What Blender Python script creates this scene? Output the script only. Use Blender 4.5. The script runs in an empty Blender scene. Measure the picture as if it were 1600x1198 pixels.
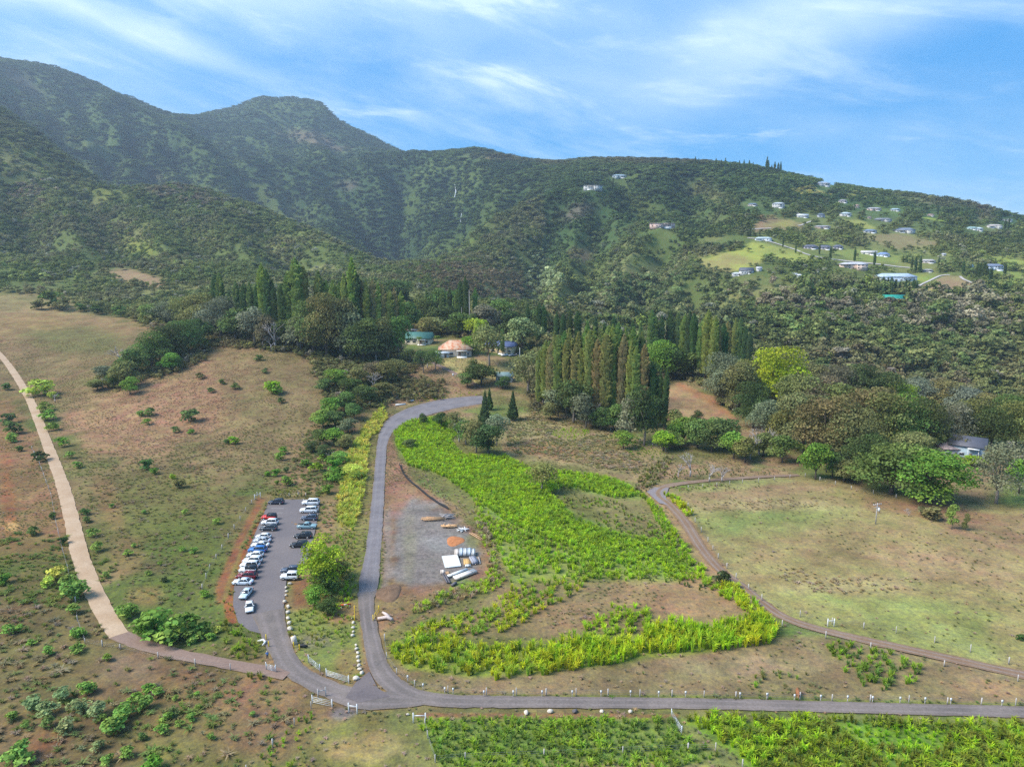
import bpy, bmesh, math, random
import numpy as np
from mathutils import Vector, Matrix

# ------------------------------------------------------------------ camera, world, sun, exposure
SC = bpy.context.scene
COL = SC.collection
H = 75.0                     # drone height above the pasture, metres
FPX, CU, CV = 1067.0, 800.0, 599.0
TH = math.atan((599.0 - 410.0) / FPX)
CT, ST = math.cos(TH), math.sin(TH)

cam_data = bpy.data.cameras.new('camera')
cam_data.sensor_width = 36.0
cam_data.lens = FPX / 1600.0 * 36.0
cam_data.clip_start = 1.0
cam_data.clip_end = 60000.0
cam = bpy.data.objects.new('camera', cam_data)
COL.objects.link(cam)
cam.location = (0, 0, H)
cam.rotation_euler = (math.radians(90) - TH, 0, 0)
SC.camera = cam

SUN_EL, SUN_AZ = 48.0, 256.0         # azimuth clockwise from +Y (view direction): from the left, a little behind the camera
EXPOSURE = 1.57
DENOISE = False
SC.view_settings.view_transform = 'Standard'
SC.view_settings.look = 'None'
SC.view_settings.gamma = 1.0
SC.view_settings.exposure = EXPOSURE
SC.cycles.use_denoising = DENOISE
SC.cycles.adaptive_threshold = 0.004

def new_nodes(nt):
    nt.nodes.clear()
    return nt.nodes, nt.links

world = bpy.data.worlds.new('World')
SC.world = world
world.use_nodes = True
def build_world():
    N, L = new_nodes(world.node_tree)
    out = N.new('ShaderNodeOutputWorld'); bg = N.new('ShaderNodeBackground')
    sky = N.new('ShaderNodeTexSky'); sky.sky_type = 'NISHITA'; sky.sun_disc = False
    sky.sun_elevation = math.radians(SUN_EL); sky.sun_rotation = math.radians(SUN_AZ)
    sky.altitude = 600; sky.air_density = 1.0; sky.dust_density = 0.2; sky.ozone_density = 3.0
    hs = N.new('ShaderNodeHueSaturation'); hs.inputs['Saturation'].default_value = 1.5
    hs.inputs['Hue'].default_value = 0.49
    L.new(sky.outputs[0], hs.inputs['Color'])
    tc = N.new('ShaderNodeTexCoord'); sep = N.new('ShaderNodeSeparateXYZ')
    L.new(tc.outputs['Generated'], sep.inputs[0])
    def math_(op, a, b=None, clamp=False):
        m = N.new('ShaderNodeMath'); m.operation = op; m.use_clamp = clamp
        for i, v in enumerate((a, b)):
            if v is None: continue
            if isinstance(v, (int, float)): m.inputs[i].default_value = v
            else: L.new(v, m.inputs[i])
        return m.outputs[0]
    # thin cloud, laid out by compass direction and elevation
    az = math_('ARCTAN2', sep.outputs[0], sep.outputs[1]); el = math_('ARCSINE', sep.outputs[2])
    comb = N.new('ShaderNodeCombineXYZ'); L.new(az, comb.inputs[0]); L.new(el, comb.inputs[1])
    def layer(rot, scl, off, scale, detail, rough, dist, lo, hi):
        mp = N.new('ShaderNodeMapping'); mp.vector_type = 'POINT'
        vr = N.new('ShaderNodeVectorRotate'); vr.rotation_type = 'Z_AXIS'; L.new(comb.outputs[0], vr.inputs['Vector']); vr.inputs['Angle'].default_value = math.radians(rot)
        L.new(vr.outputs[0], mp.inputs[0]); mp.inputs['Scale'].default_value = scl; mp.inputs['Location'].default_value = off
        nz = N.new('ShaderNodeTexNoise'); L.new(mp.outputs[0], nz.inputs['Vector'])
        nz.inputs['Scale'].default_value = scale; nz.inputs['Detail'].default_value = detail
        nz.inputs['Roughness'].default_value = rough; nz.inputs['Distortion'].default_value = dist
        mr = N.new('ShaderNodeMapRange'); mr.interpolation_type = 'SMOOTHSTEP'
        mr.inputs[1].default_value = lo; mr.inputs[2].default_value = hi
        L.new(nz.outputs[0], mr.inputs[0])
        return mr.outputs[0]
    veil = layer(12, (1.0, 2.4, 1), (3.1, 0.4, 0), 2.2, 6, 0.55, 0.2, 0.34, 0.72)
    streak = layer(14, (0.9, 4.6, 1), (1.3, 2.1, 0), 2.6, 10, 0.62, 0.35, 0.47, 0.76)
    fleck = layer(4, (1.0, 5.0, 1), (7.7, 5.2, 0), 5.5, 9, 0.6, 0.3, 0.52, 0.80)
    def blob(a0, e0, ra, re, rot, lo=0.0, hi=1.0):
        """soft bank of cloud centred on an azimuth and elevation in degrees"""
        vr = N.new('ShaderNodeVectorRotate'); vr.rotation_type = 'Z_AXIS'; L.new(comb.outputs[0], vr.inputs['Vector'])
        vr.inputs['Center'].default_value = (math.radians(a0), math.radians(e0), 0); vr.inputs['Angle'].default_value = math.radians(rot)
        sb = N.new('ShaderNodeVectorMath'); sb.operation = 'SUBTRACT'; L.new(vr.outputs[0], sb.inputs[0]); sb.inputs[1].default_value = (math.radians(a0), math.radians(e0), 0)
        dv = N.new('ShaderNodeVectorMath'); dv.operation = 'DIVIDE'; L.new(sb.outputs[0], dv.inputs[0]); dv.inputs[1].default_value = (math.radians(ra), math.radians(re), 1)
        ln = N.new('ShaderNodeVectorMath'); ln.operation = 'LENGTH'; L.new(dv.outputs[0], ln.inputs[0])
        mr = N.new('ShaderNodeMapRange'); mr.interpolation_type = 'SMOOTHSTEP'; mr.inputs[1].default_value = 1; mr.inputs[2].default_value = 0
        L.new(ln.outputs['Value'], mr.inputs[0]); return mr.outputs[0]
    def addm(d, k, w0, w1, t): return math_('ADD', d, math_('MULTIPLY', k, math_('ADD', w0, math_('MULTIPLY', t, w1))))
    dens = math_('ADD', math_('MULTIPLY', veil, 0.46), math_('MULTIPLY', streak, 0.62))
    dens = math_('ADD', dens, math_('MULTIPLY', fleck, 0.42))
    dens = addm(dens, blob(-1, 20.0, 19, 2.6, 13), .22, 1.2, streak)      # bright diagonal streak, top middle
    dens = addm(dens, blob(2, 14.0, 17, 1.8, 10), .12, 1.1, streak)       # lower diagonal streak
    dens = addm(dens, blob(25, 17.0, 17, 4.6, -8), .55, .5, veil)        # broad soft bank on the right
    dens = addm(dens, blob(-24, 21.5, 24, 5.5, 6), .34, .6, veil)        # veil, top left
    dens = addm(dens, blob(20, 9.8, 16, 1.5, 4), .05, 1.2, fleck)
    dens = addm(dens, blob(-37, 18.0, 8, 3.0, 10), .95, .1, veil)         # cloud sitting on the left summit
    dens = addm(dens, blob(-26, 15.3, 11, 1.6, 14), .4, .3, veil)
    dens = addm(dens, blob(-12, 11.3, 12, .9, 3), .12, .9, fleck)
    dens = math_('MINIMUM', dens, 1.0)
    base = N.new('ShaderNodeMixRGB'); base.inputs[0].default_value = .84; L.new(hs.outputs[0], base.inputs[1]); base.inputs[2].default_value = (.025, .69, 1.85, 1)
    mix = N.new('ShaderNodeMixRGB'); L.new(dens, mix.inputs[0]); L.new(base.outputs[0], mix.inputs[1])
    mix.inputs[2].default_value = (2.0, 2.6, 3.25, 1)
    L.new(mix.outputs[0], bg.inputs['Color']); bg.inputs['Strength'].default_value = 0.145
    L.new(bg.outputs[0], out.inputs[0])
build_world()

sun_d = bpy.data.lights.new('sun', 'SUN'); sun_d.energy = 2.4; sun_d.angle = math.radians(28); sun_d.color = (1.0, 0.95, 0.87)
sun = bpy.data.objects.new('sun', sun_d); COL.objects.link(sun)
_az, _el = math.radians(SUN_AZ), math.radians(SUN_EL)
_sd = Vector((math.sin(_az) * math.cos(_el), math.cos(_az) * math.cos(_el), math.sin(_el)))
sun.rotation_euler = _sd.to_track_quat('Z', 'Y').to_euler()

# ------------------------------------------------------------------ numpy noise
def _hash(ix, iy, seed):
    h = (ix.astype(np.int64) * 374761393 + iy.astype(np.int64) * 668265263 + seed * 1442695041) & 0xffffffff
    h = ((h ^ (h >> 13)) * 1274126177) & 0xffffffff
    return ((h ^ (h >> 16)) & 0xffff) / 65535.0
def vnoise(x, y, seed=0):
    x = np.asarray(x, float); y = np.asarray(y, float)
    ix = np.floor(x); iy = np.floor(y); fx = x - ix; fy = y - iy
    fx = fx * fx * fx * (fx * (fx * 6 - 15) + 10); fy = fy * fy * fy * (fy * (fy * 6 - 15) + 10)
    a = _hash(ix, iy, seed); b = _hash(ix + 1, iy, seed); c = _hash(ix, iy + 1, seed); d = _hash(ix + 1, iy + 1, seed)
    return (a + (b - a) * fx) * (1 - fy) + (c + (d - c) * fx) * fy
def fbm(x, y, octaves=4, seed=0, gain=0.5):
    s = 0; a = 1; tot = 0
    for k in range(octaves):
        c, sn = math.cos(0.6 * k), math.sin(0.6 * k)
        s = s + a * vnoise((x * c - y * sn) * 2 ** k, (x * sn + y * c) * 2 ** k, seed + 17 * k); tot += a; a *= gain
    return s / tot
def ridged(x, y, octaves=4, seed=0, gain=0.5):
    s = 0; a = 1; tot = 0
    for k in range(octaves):
        c, sn = math.cos(0.7 * k), math.sin(0.7 * k)
        n = 1 - np.abs(2 * vnoise((x * c - y * sn) * 2 ** k, (x * sn + y * c) * 2 ** k, seed + 31 * k) - 1)
        s = s + a * n * n; tot += a; a *= gain
    return s / tot
def sstep(a, b, x):
    t = np.clip((np.asarray(x, float) - a) / (b - a), 0, 1); return t * t * (3 - 2 * t)

# ------------------------------------------------------------------ terrain: heights from sightings (direction, distance)
def ray_dir(u, v):
    u = np.asarray(u, float); v = np.asarray(v, float)
    return u - CU, FPX * CT - (v - CV) * ST, -FPX * ST - (v - CV) * CT
def project(x, y, z):
    zz = z - H
    depth = y * CT - zz * ST; dn = -(y * ST) - zz * CT
    return CU + FPX * x / depth, CV + FPX * dn / depth
PROFILE = {
 -200: [(1300,60),(1000,136),(800,0),(700,270),(560,400),(450,600),(390,800),(290,1100),(215,1300),(140,1550),(150,1850),(100,2350),(75,2900),(130,4200)],
    0: [(1300,60),(1000,136),(800,0),(700,270),(562,425),(455,640),(400,800),(300,1100),(230,1300),(170,1550),(190,1800),(150,2300),(100,2900),(150,4200)],
  100: [(1300,60),(1000,136),(800,0),(700,275),(562,425),(468,620),(400,820),(310,1100),(255,1350),(225,1500),(250,1720),(180,2300),(114,2900),(160,4200)],
  200: [(1300,60),(1000,136),(800,0),(700,275),(560,415),(482,600),(400,820),(330,1080),(280,1300),(256,1450),(285,1680),(215,2300),(163,2850),(200,4200)],
  300: [(1300,60),(1000,136),(800,0),(700,275),(560,405),(480,600),(400,820),(340,1050),(305,1250),(288,1380),(320,1600),(240,2300),(200,2900),(183,3700),(230,5000)],
  400: [(1300,60),(1000,136),(800,0),(700,275),(545,420),(470,620),(405,850),(360,1060),(335,1200),(322,1300),(365,1550),(280,2250),(235,2750),(196,3300),(167,3900),(220,5200)],
  440: [(545,420),(380,1000),(345,1180),(336,1260),(400,1500),(300,2200),(235,2700),(195,3300),(172,3900),(220,5200)],
  500: [(1300,60),(1000,136),(800,0),(700,275),(552,420),(470,610),(420,800),(390,980),(368,1120),(410,1350),(385,1550),(310,2150),(240,2650),(205,3200),(172,3900),(230,5200)],
  560: [(560,412),(440,750),(405,980),(396,1060),(425,1250),(370,1650),(300,2150),(240,2600),(222,3300),(208,3900),(250,5200)],
  600: [(1300,60),(1000,136),(800,0),(700,278),(572,405),(480,600),(440,790),(415,1000),(430,1150),(408,1550),(380,1950),(310,2200),(250,2450),(240,2600),(228,3400),(227,3800),(270,5200)],
  650: [(575,400),(500,560),(450,750),(412,1050),(406,1400),(392,1800),(345,2080),(280,2330),(243,2550),(246,3000),(300,4500)],
  700: [(1300,60),(1000,136),(800,0),(690,282),(610,362),(555,425),(490,580),(440,800),(412,1080),(378,1500),(340,1800),(275,2150),(240,2450),(290,4000)],
  800: [(1300,60),(1000,136),(800,0),(690,282),(620,352),(560,425),(500,560),(450,750),(405,1000),(340,1380),(285,1850),(243,2400),(290,3800)],
  900: [(1300,60),(1000,136),(800,0),(680,290),(630,345),(575,410),(500,600),(440,800),(385,1000),(335,1250),(290,1550),(252,1950),(300,3200)],
 1000: [(1300,60),(1000,136),(800,0),(680,290),(640,338),(585,400),(575,500),(500,640),(435,800),(380,960),(335,1170),(300,1420),(255,1750),(300,3000)],
 1100: [(1300,60),(1000,136),(800,0),(690,284),(640,336),(590,396),(600,480),(505,630),(430,780),(380,930),(335,1120),(300,1370),(262,1640),(310,2800)],
 1200: [(1300,60),(1000,136),(800,0),(690,284),(645,332),(600,380),(620,460),(520,600),(460,690),(415,790),(375,910),(330,1080),(295,1300),(271,1530),(320,2600)],
 1300: [(1300,60),(1000,136),(800,0),(700,277),(650,328),(615,365),(640,440),(540,565),(470,670),(425,770),(385,890),(345,1040),(315,1240),(292,1480),(340,2500)],
 1400: [(1300,60),(1000,136),(800,0),(720,262),(670,312),(640,345),(660,420),(550,550),(480,655),(435,760),(395,870),(355,1020),(328,1200),(307,1420),(350,2500)],
 1500: [(1300,60),(1000,136),(800,0),(740,248),(690,296),(660,325),(670,400),(560,535),(485,640),(440,740),(400,850),(362,1000),(340,1170),(321,1380),(370,2500)],
 1600: [(1300,60),(1000,136),(800,0),(750,240),(710,280),(680,308),(690,380),(570,520),(490,625),(450,720),(410,830),(378,960),(360,1130),(348,1300),(390,2500)],
 1800: [(1300,60),(1000,136),(800,0),(760,236),(720,275),(690,303),(700,370),(580,510),(500,615),(455,710),(420,820),(395,950),(385,1100),(380,1250),(420,2500)],
}
def _controls():
    T, S, Q = [], [], []
    for u, lst in PROFILE.items():
        for v, d in lst:
            if d == 0: d = H / (v - 410) * FPX * 1.0
            dx, dy, dz = ray_dir(u, v); k = d / dy
            z = H + k * dz; x = k * dx
            if d < 300: z = 0.0
            T.append(x / d); S.append(math.log(d)); Q.append(z / d)
    for t in np.linspace(-1.4, 1.4, 9):
        T.append(t); S.append(math.log(40)); Q.append(0)
        T.append(t); S.append(math.log(180)); Q.append(0)
        T.append(t); S.append(math.log(7000)); Q.append(0.02)
    return np.array(T), np.array(S), np.array(Q)
_T, _S, _Q = _controls()
SX = 2.4
def _rbf():
    c = 0.12
    P = np.stack([_T * SX, _S], 1)
    D = np.sqrt(((P[:, None] - P[None]) ** 2).sum(-1) + c * c)
    n = len(P)
    A = np.zeros((n + 3, n + 3)); A[:n, :n] = D - 3e-3 * np.eye(n)
    A[:n, n] = 1; A[:n, n + 1:] = P; A[n, :n] = 1; A[n + 1:, :n] = P.T
    w = np.linalg.solve(A, np.concatenate([_Q, [0, 0, 0]]))
    gt = np.linspace(-1.5, 1.5, 361); gs = np.linspace(math.log(35), math.log(7000), 420)
    G = np.zeros((len(gs), len(gt)))
    for i, s in enumerate(gs):
        d = np.sqrt((gt[:, None] * SX - P[None, :, 0]) ** 2 + (s - P[None, :, 1]) ** 2 + c * c)
        G[i] = d @ w[:n] + w[n] + w[n + 1] * gt * SX + w[n + 2] * s
    return gt, gs, G
_GT, _GS, _G = _rbf()
_G *= sstep(math.log(255), math.log(345), _GS)[:, None]     # dead level around the roads and the car park
CARVE = None      # stream beds cut into the mountain, filled below
def terrain(x, y):
    x = np.asarray(x, float); y = np.maximum(np.asarray(y, float), 36.0)
    t = np.clip(x / y, -1.49, 1.49); s = np.log(y)
    ft = (t - _GT[0]) / (_GT[1] - _GT[0]); fs = np.clip((s - _GS[0]) / (_GS[1] - _GS[0]), 0, len(_GS) - 1.001)
    i = np.floor(ft).astype(int); j = np.floor(fs).astype(int); i = np.clip(i, 0, len(_GT) - 2)
    a = ft - i; b = fs - j
    q = (_G[j, i] * (1 - a) + _G[j, i + 1] * a) * (1 - b) + (_G[j + 1, i] * (1 - a) + _G[j + 1, i + 1] * a) * b
    z = q * y
    wx = x + 60 * (fbm(x / 260, y / 260, 2, 5) - .5); wy = y + 60 * (fbm(x / 260, y / 260, 2, 9) - .5)
    far = sstep(620, 1500, y); vfar = sstep(1300, 2300, y) * (1 - sstep(0.1, 0.5, t) * .7) * (1 - .8 * sstep(-.22, -.08, t))
    z = z + far * (16 - 9 * sstep(1300, 1700, y) * (t > .0)) * (ridged(wx / 210, wy / 210, 3, 3) - 0.45)
    rot_x = wx * .45 - wy * .89; rot_y = wx * .89 + wy * .45
    z = z + vfar * (1 - .75 * sstep(2450, 2900, y)) * 125 * (ridged(rot_x / 1000, rot_y / 290, 4, 21) - 0.45)
    cx, cy = wx * .5 + wy * .85, wx * .85 - wy * .5
    z = z + sstep(800, 1150, y) * (1 - sstep(1350, 1800, y)) * sstep(-.16, -.02, t) * (1 - sstep(.24, .40, t)) * 62 * (ridged(cx / 700, cy / 200, 3, 23) - .45)
    z = z + 52 * sstep(-.382, -.345, t) * (1 - sstep(-.270, -.238, t)) * np.exp(-((y - 3850) / 420) ** 2)
    if CARVE is not None:
        k = np.nonzero(np.ravel(y) > 650)[0]
        if len(k):
            xs, ys = np.ravel(x)[k], np.ravel(y)[k]; cut = np.zeros(len(k))
            for ax, ay, bx, by, dep, wid in CARVE:
                m = np.nonzero((xs > min(ax, bx) - 3 * wid) & (xs < max(ax, bx) + 3 * wid) & (ys > min(ay, by) - 3 * wid) & (ys < max(ay, by) + 3 * wid))[0]
                if not len(m): continue
                ex, ey = bx - ax, by - ay; f = np.clip(((xs[m] - ax) * ex + (ys[m] - ay) * ey) / (ex * ex + ey * ey + 1e-9), 0, 1)
                d = np.hypot(xs[m] - ax - f * ex, ys[m] - ay - f * ey); cut[m] = np.maximum(cut[m], dep * np.exp(-(d / wid) ** 1.5))
            zr = np.ravel(z).copy(); zr[k] -= cut; z = zr.reshape(np.shape(z))
    z = z + sstep(330, 600, y) * 3.0 * (fbm(x / 60, y / 60, 3, 77) - .5)
    return z
def px2w(u, v, lo=45.0, hi=6500.0):
    """first point of the terrain along the sight line through photo pixel (u, v)"""
    u = np.atleast_1d(np.asarray(u, float)); v = np.atleast_1d(np.asarray(v, float))
    dx, dy, dz = ray_dir(u, v)
    ys = np.exp(np.linspace(math.log(lo), math.log(hi), 900))
    res = np.zeros((len(u), 3))
    for c in range(0, len(u), 400):
        sl = slice(c, c + 400)
        Y = ys[None, :] * np.ones((len(u[sl]), 1)); X = Y * (dx[sl] / dy[sl])[:, None]; Z = H + Y * (dz[sl] / dy[sl])[:, None]
        below = Z < terrain(X, Y)
        k = np.argmax(below, 1); k = np.where(below.any(1), np.maximum(k, 1), len(ys) - 1)
        a = ys[k - 1].copy(); b = ys[k].copy()
        for _ in range(22):
            m = (a + b) / 2; bel = (H + m * dz[sl] / dy[sl]) < terrain(m * dx[sl] / dy[sl], m)
            b = np.where(bel, m, b); a = np.where(bel, a, m)
        res[sl, 1] = b; res[sl, 0] = b * dx[sl] / dy[sl]
        res[sl, 2] = terrain(res[sl, 0], b)
    return res
def _gullies():
    out = []
    for dep, wid, pix in [
        (60, 80, [(645,408),(612,385),(585,355),(562,322),(540,290),(522,262)]), (55, 70, [(645,408),(672,385),(700,362),(720,345),(714,318),(708,285),(700,262)]),
        (40, 55, [(612,385),(625,345),(630,310),(622,275)]), (36, 48, [(700,362),(752,352),(790,325),(806,295)]),
        (42, 42, [(790,470),(812,440),(835,412),(850,380),(862,345),(870,312)]), (38, 38, [(870,480),(890,445),(912,412),(930,380),(936,345),(940,315)]), (30, 34, [(960,500),(985,465),(1010,430),(1030,395),(1040,370)]),
        (30, 34, [(1075,500),(1085,470),(1075,440)]), (26, 30, [(1130,520),(1150,490),(1160,470)]),
        (46, 75, [(335,300),(300,255),(262,215),(232,190)]), (46, 75, [(262,282),(232,232),(200,190),(172,160)]), (46, 75, [(190,262),(165,215),(140,170),(118,138)]), (46, 75, [(115,232),(100,190),(78,145),(60,122)]),
        (40, 70, [(420,322),(388,275),(350,232),(322,205)]), (40, 70, [(490,340),(455,290),(420,245),(400,222)]), (30, 55, [(40,195),(28,160),(15,130)]),
        (20, 38, [(60,380),(40,330),(20,280)]), (20, 38, [(200,390),(170,340),(130,290),(100,260)]), (20, 38, [(330,395),(300,350),(250,310)]), (20, 38, [(470,415),(440,380),(400,350)]),
        (40, 90, [(470,235),(455,205),(450,180)]), (36, 80, [(545,245),(520,215),(500,195)]), (30, 40, [(1000,330),(985,300),(980,275)]), (26, 36, [(1100,340),(1085,305),(1080,280)])]:
        w = px2w([q[0] for q in pix], [q[1] for q in pix]); n = len(w)
        for i in range(n - 1): out.append((w[i][0], w[i][1], w[i+1][0], w[i+1][1], 1.75 * dep * (1 - .55 * i / n), wid * (1 - .25 * i / n)))
    return out
CARVE = _gullies()
def ground(x, y): return float(terrain(np.array([x]), np.array([y]))[0])
def P1(u, v): return Vector(px2w(u, v)[0])

# ------------------------------------------------------------------ object helpers
def tag(o, label=None, cat=None, group=None, kind=None):
    if label: o['label'] = label
    if cat: o['category'] = cat
    if group: o['group'] = group
    if kind: o['kind'] = kind
    return o
def link(name, data, parent=None, loc=None, rz=None, scale=None):
    o = bpy.data.objects.new(name, data); COL.objects.link(o)
    if parent is not None: o.parent = parent
    if loc is not None: o.location = loc
    if rz is not None: o.rotation_euler = (0, 0, rz)
    if scale is not None: o.scale = (scale,) * 3 if isinstance(scale, (int, float)) else scale
    return o
def empty(name, loc, rz=0.0, scale=1.0):
    o = link(name, None, None, loc, rz, scale); o.empty_display_size = 0.5; return o
def copy_tree(o, parent=None):
    c = o.copy(); COL.objects.link(c)
    if parent is not None: c.parent = parent
    for ch in list(o.children): copy_tree(ch, c)
    return c
def mesh_np(name, verts, faces, mats=(), mat_idx=None, smooth=False):
    """verts (n,3) array, faces: (m,k) array or list of lists"""
    me = bpy.data.meshes.new(name)
    verts = np.asarray(verts, np.float32)
    if isinstance(faces, np.ndarray):
        m, k = faces.shape
        loops = faces.astype(np.int32).ravel(); starts = np.arange(0, m * k, k, dtype=np.int32)
    else:
        ln = np.array([len(f) for f in faces], np.int32); m = len(faces)
        loops = np.fromiter((i for f in faces for i in f), np.int32); starts = np.concatenate([[0], np.cumsum(ln)[:-1]]).astype(np.int32)
    me.vertices.add(len(verts)); me.vertices.foreach_set('co', verts.ravel())
    me.loops.add(len(loops)); me.loops.foreach_set('vertex_index', loops)
    me.polygons.add(m); me.polygons.foreach_set('loop_start', starts)
    for mt in mats: me.materials.append(mt)
    if mat_idx is not None: me.polygons.foreach_set('material_index', np.asarray(mat_idx, np.int32))
    if smooth: me.polygons.foreach_set('use_smooth', np.ones(m, bool))
    me.update(calc_edges=True); me.validate()
    return me
class MB:
    """collects boxes, prisms and tubes into ONE mesh"""
    def __init__(s): s.v = []; s.f = []
    def add(s, vs, fs):
        b = len(s.v); s.v += [tuple(p) for p in vs]; s.f += [[i + b for i in f] for f in fs]; return s
    def box(s, x0, x1, y0, y1, z0, z1):
        return s.add([(x0,y0,z0),(x1,y0,z0),(x1,y1,z0),(x0,y1,z0),(x0,y0,z1),(x1,y0,z1),(x1,y1,z1),(x0,y1,z1)],
                     [(0,3,2,1),(4,5,6,7),(0,1,5,4),(1,2,6,5),(2,3,7,6),(3,0,4,7)])
    def obox(s, c, ax, ay, az):
        c, ax, ay, az = Vector(c), Vector(ax), Vector(ay), Vector(az)
        vs = [c + sx * ax + sy * ay + sz * az for sz in (-1, 1) for sx, sy in ((-1,-1),(1,-1),(1,1),(-1,1))]
        return s.add(vs, [(0,3,2,1),(4,5,6,7),(0,1,5,4),(1,2,6,5),(2,3,7,6),(3,0,4,7)])
    def tube(s, pts, rad, n=6):
        pts = [Vector(p) for p in pts]
        if isinstance(rad, (int, float)): rad = [rad] * len(pts)
        rings = []
        for i, p in enumerate(pts):
            d = (pts[min(i + 1, len(pts) - 1)] - pts[max(i - 1, 0)]).normalized()
            a = d.cross(Vector((0.13, 0.31, 0.94))) if abs(d.z) < .9 else d.cross(Vector((1, 0, 0)))
            a.normalize(); b = d.cross(a)
            rings.append([p + rad[i] * (math.cos(2 * math.pi * k / n) * a + math.sin(2 * math.pi * k / n) * b) for k in range(n)])
        vs = [q for r in rings for q in r]; fs = []
        for i in range(len(rings) - 1):
            for k in range(n):
                fs.append((i * n + k, i * n + (k + 1) % n, (i + 1) * n + (k + 1) % n, (i + 1) * n + k))
        fs.append(tuple(range(n - 1, -1, -1))); fs.append(tuple((len(rings) - 1) * n + k for k in range(n)))
        return s.add(vs, fs)
    def prism(s, prof, y0, y1):
        """profile in x,z extruded along y"""
        n = len(prof); vs = [(x, y0, z) for x, z in prof] + [(x, y1, z) for x, z in prof]
        fs = [tuple(range(n)), tuple(range(2 * n - 1, n - 1, -1))] + [(i, i + n, (i + 1) % n + n, (i + 1) % n) for i in range(n)]
        return s.add(vs, fs)
    def mesh(s, name, mat, smooth=False):
        return mesh_np(name, s.v, s.f, [mat] if mat else [], smooth=smooth)
    def build(s, name, mat, parent=None, smooth=False, loc=None, rz=None):
        return link(name, s.mesh(name, mat, smooth), parent, loc, rz)

# ------------------------------------------------------------------ materials
MATS = {}
def mat(name, col, rough=0.8, metal=0.0, noise=0.0, nscale=3.0, spec=0.3, bump=0.0, bscale=20.0, coat=0.0):
    if name in MATS: return MATS[name]
    m = bpy.data.materials.new(name); m.use_nodes = True
    N, L = m.node_tree.nodes, m.node_tree.links
    b = N['Principled BSDF']; b.inputs['Roughness'].default_value = rough; b.inputs['Metallic'].default_value = metal
    b.inputs['Specular IOR Level'].default_value = spec; b.inputs['Coat Weight'].default_value = coat
    b.inputs['Base Color'].default_value = (*col, 1)
    if noise:
        tc = N.new('ShaderNodeTexCoord'); nz = N.new('ShaderNodeTexNoise'); nz.inputs['Scale'].default_value = nscale
        nz.inputs['Detail'].default_value = 6
        L.new(tc.outputs['Object'], nz.inputs['Vector'])
        rp = N.new('ShaderNodeValToRGB'); L.new(nz.outputs[0], rp.inputs[0])
        rp.color_ramp.elements[0].position = .3; rp.color_ramp.elements[1].position = .7
        rp.color_ramp.elements[0].color = (*[c * (1 - noise) for c in col], 1)
        rp.color_ramp.elements[1].color = (*[min(1, c * (1 + noise)) for c in col], 1)
        L.new(rp.outputs[0], b.inputs['Base Color'])
        if bump:
            bp = N.new('ShaderNodeBump'); bp.inputs['Strength'].default_value = bump; n2 = N.new('ShaderNodeTexNoise')
            n2.inputs['Scale'].default_value = bscale; L.new(tc.outputs['Object'], n2.inputs['Vector'])
            L.new(n2.outputs[0], bp.inputs['Height']); L.new(bp.outputs[0], b.inputs['Normal'])
    MATS[name] = m
    return m

# ------------------------------------------------------------------ what grows and lies where (photo-pixel outlines, put on the ground they show)
def ell(u, v, a, b, rot=0): return ('e', u, v, a, b, math.radians(rot))
def poly(*p): return ('p', p)
def region_sd(shape, u, v):
    """signed distance in pixels (positive inside)"""
    if shape[0] == 'e':
        _, cu, cv, a, b, r = shape
        du, dv = u - cu, v - cv; c, s = math.cos(r), math.sin(r)
        p, q = (du * c + dv * s) / a, (-du * s + dv * c) / b
        return (1 - np.sqrt(p * p + q * q)) * min(a, b)
    P = np.array(shape[1], float); d = np.full(u.shape, 1e9); ins = np.zeros(u.shape, bool)
    for i in range(len(P)):
        (ax, ay), (bx, by) = P[i], P[(i + 1) % len(P)]
        ex, ey = bx - ax, by - ay; wx, wy = u - ax, v - ay
        k = np.clip((wx * ex + wy * ey) / (ex * ex + ey * ey + 1e-9), 0, 1)
        d = np.minimum(d, (wx - k * ex) ** 2 + (wy - k * ey) ** 2)
        cond = ((ay > v) != (by > v)); xin = (bx - ax) * (v - ay) / np.where(by == ay, 1e-9, by - ay) + ax
        ins ^= cond & (u < xin)
    d = np.sqrt(d); return np.where(ins, d, -d)
def bbox(shape):
    if shape[0] == 'e':
        _, cu, cv, a, b, r = shape; m = max(a, b); return cu - m, cu + m, cv - m, cv + m
    P = np.array(shape[1]); return P[:, 0].min(), P[:, 0].max(), P[:, 1].min(), P[:, 1].max()
def region_w(shape, u, v, y, soft, y0, y1, nz, namp):
    m = bbox(shape); pad = soft + namp + 2
    w = np.zeros(u.shape)
    k = np.nonzero((u > m[0] - pad) & (u < m[1] + pad) & (v > m[2] - pad) & (v < m[3] + pad) & (y > y0) & (y < y1))[0]
    if len(k):
        w[k] = sstep(-soft, soft, region_sd(shape, u[k], v[k]) + namp * 2 * (nz[k] - .5))
    return w
NEAR, FAR = (0, 560), (560, 9000)
DRY, OLIVE, GREEN, RED, TAN = (.205,.135,.078), (.125,.115,.045), (.095,.135,.036), (.215,.092,.048), (.30,.215,.12)
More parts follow.
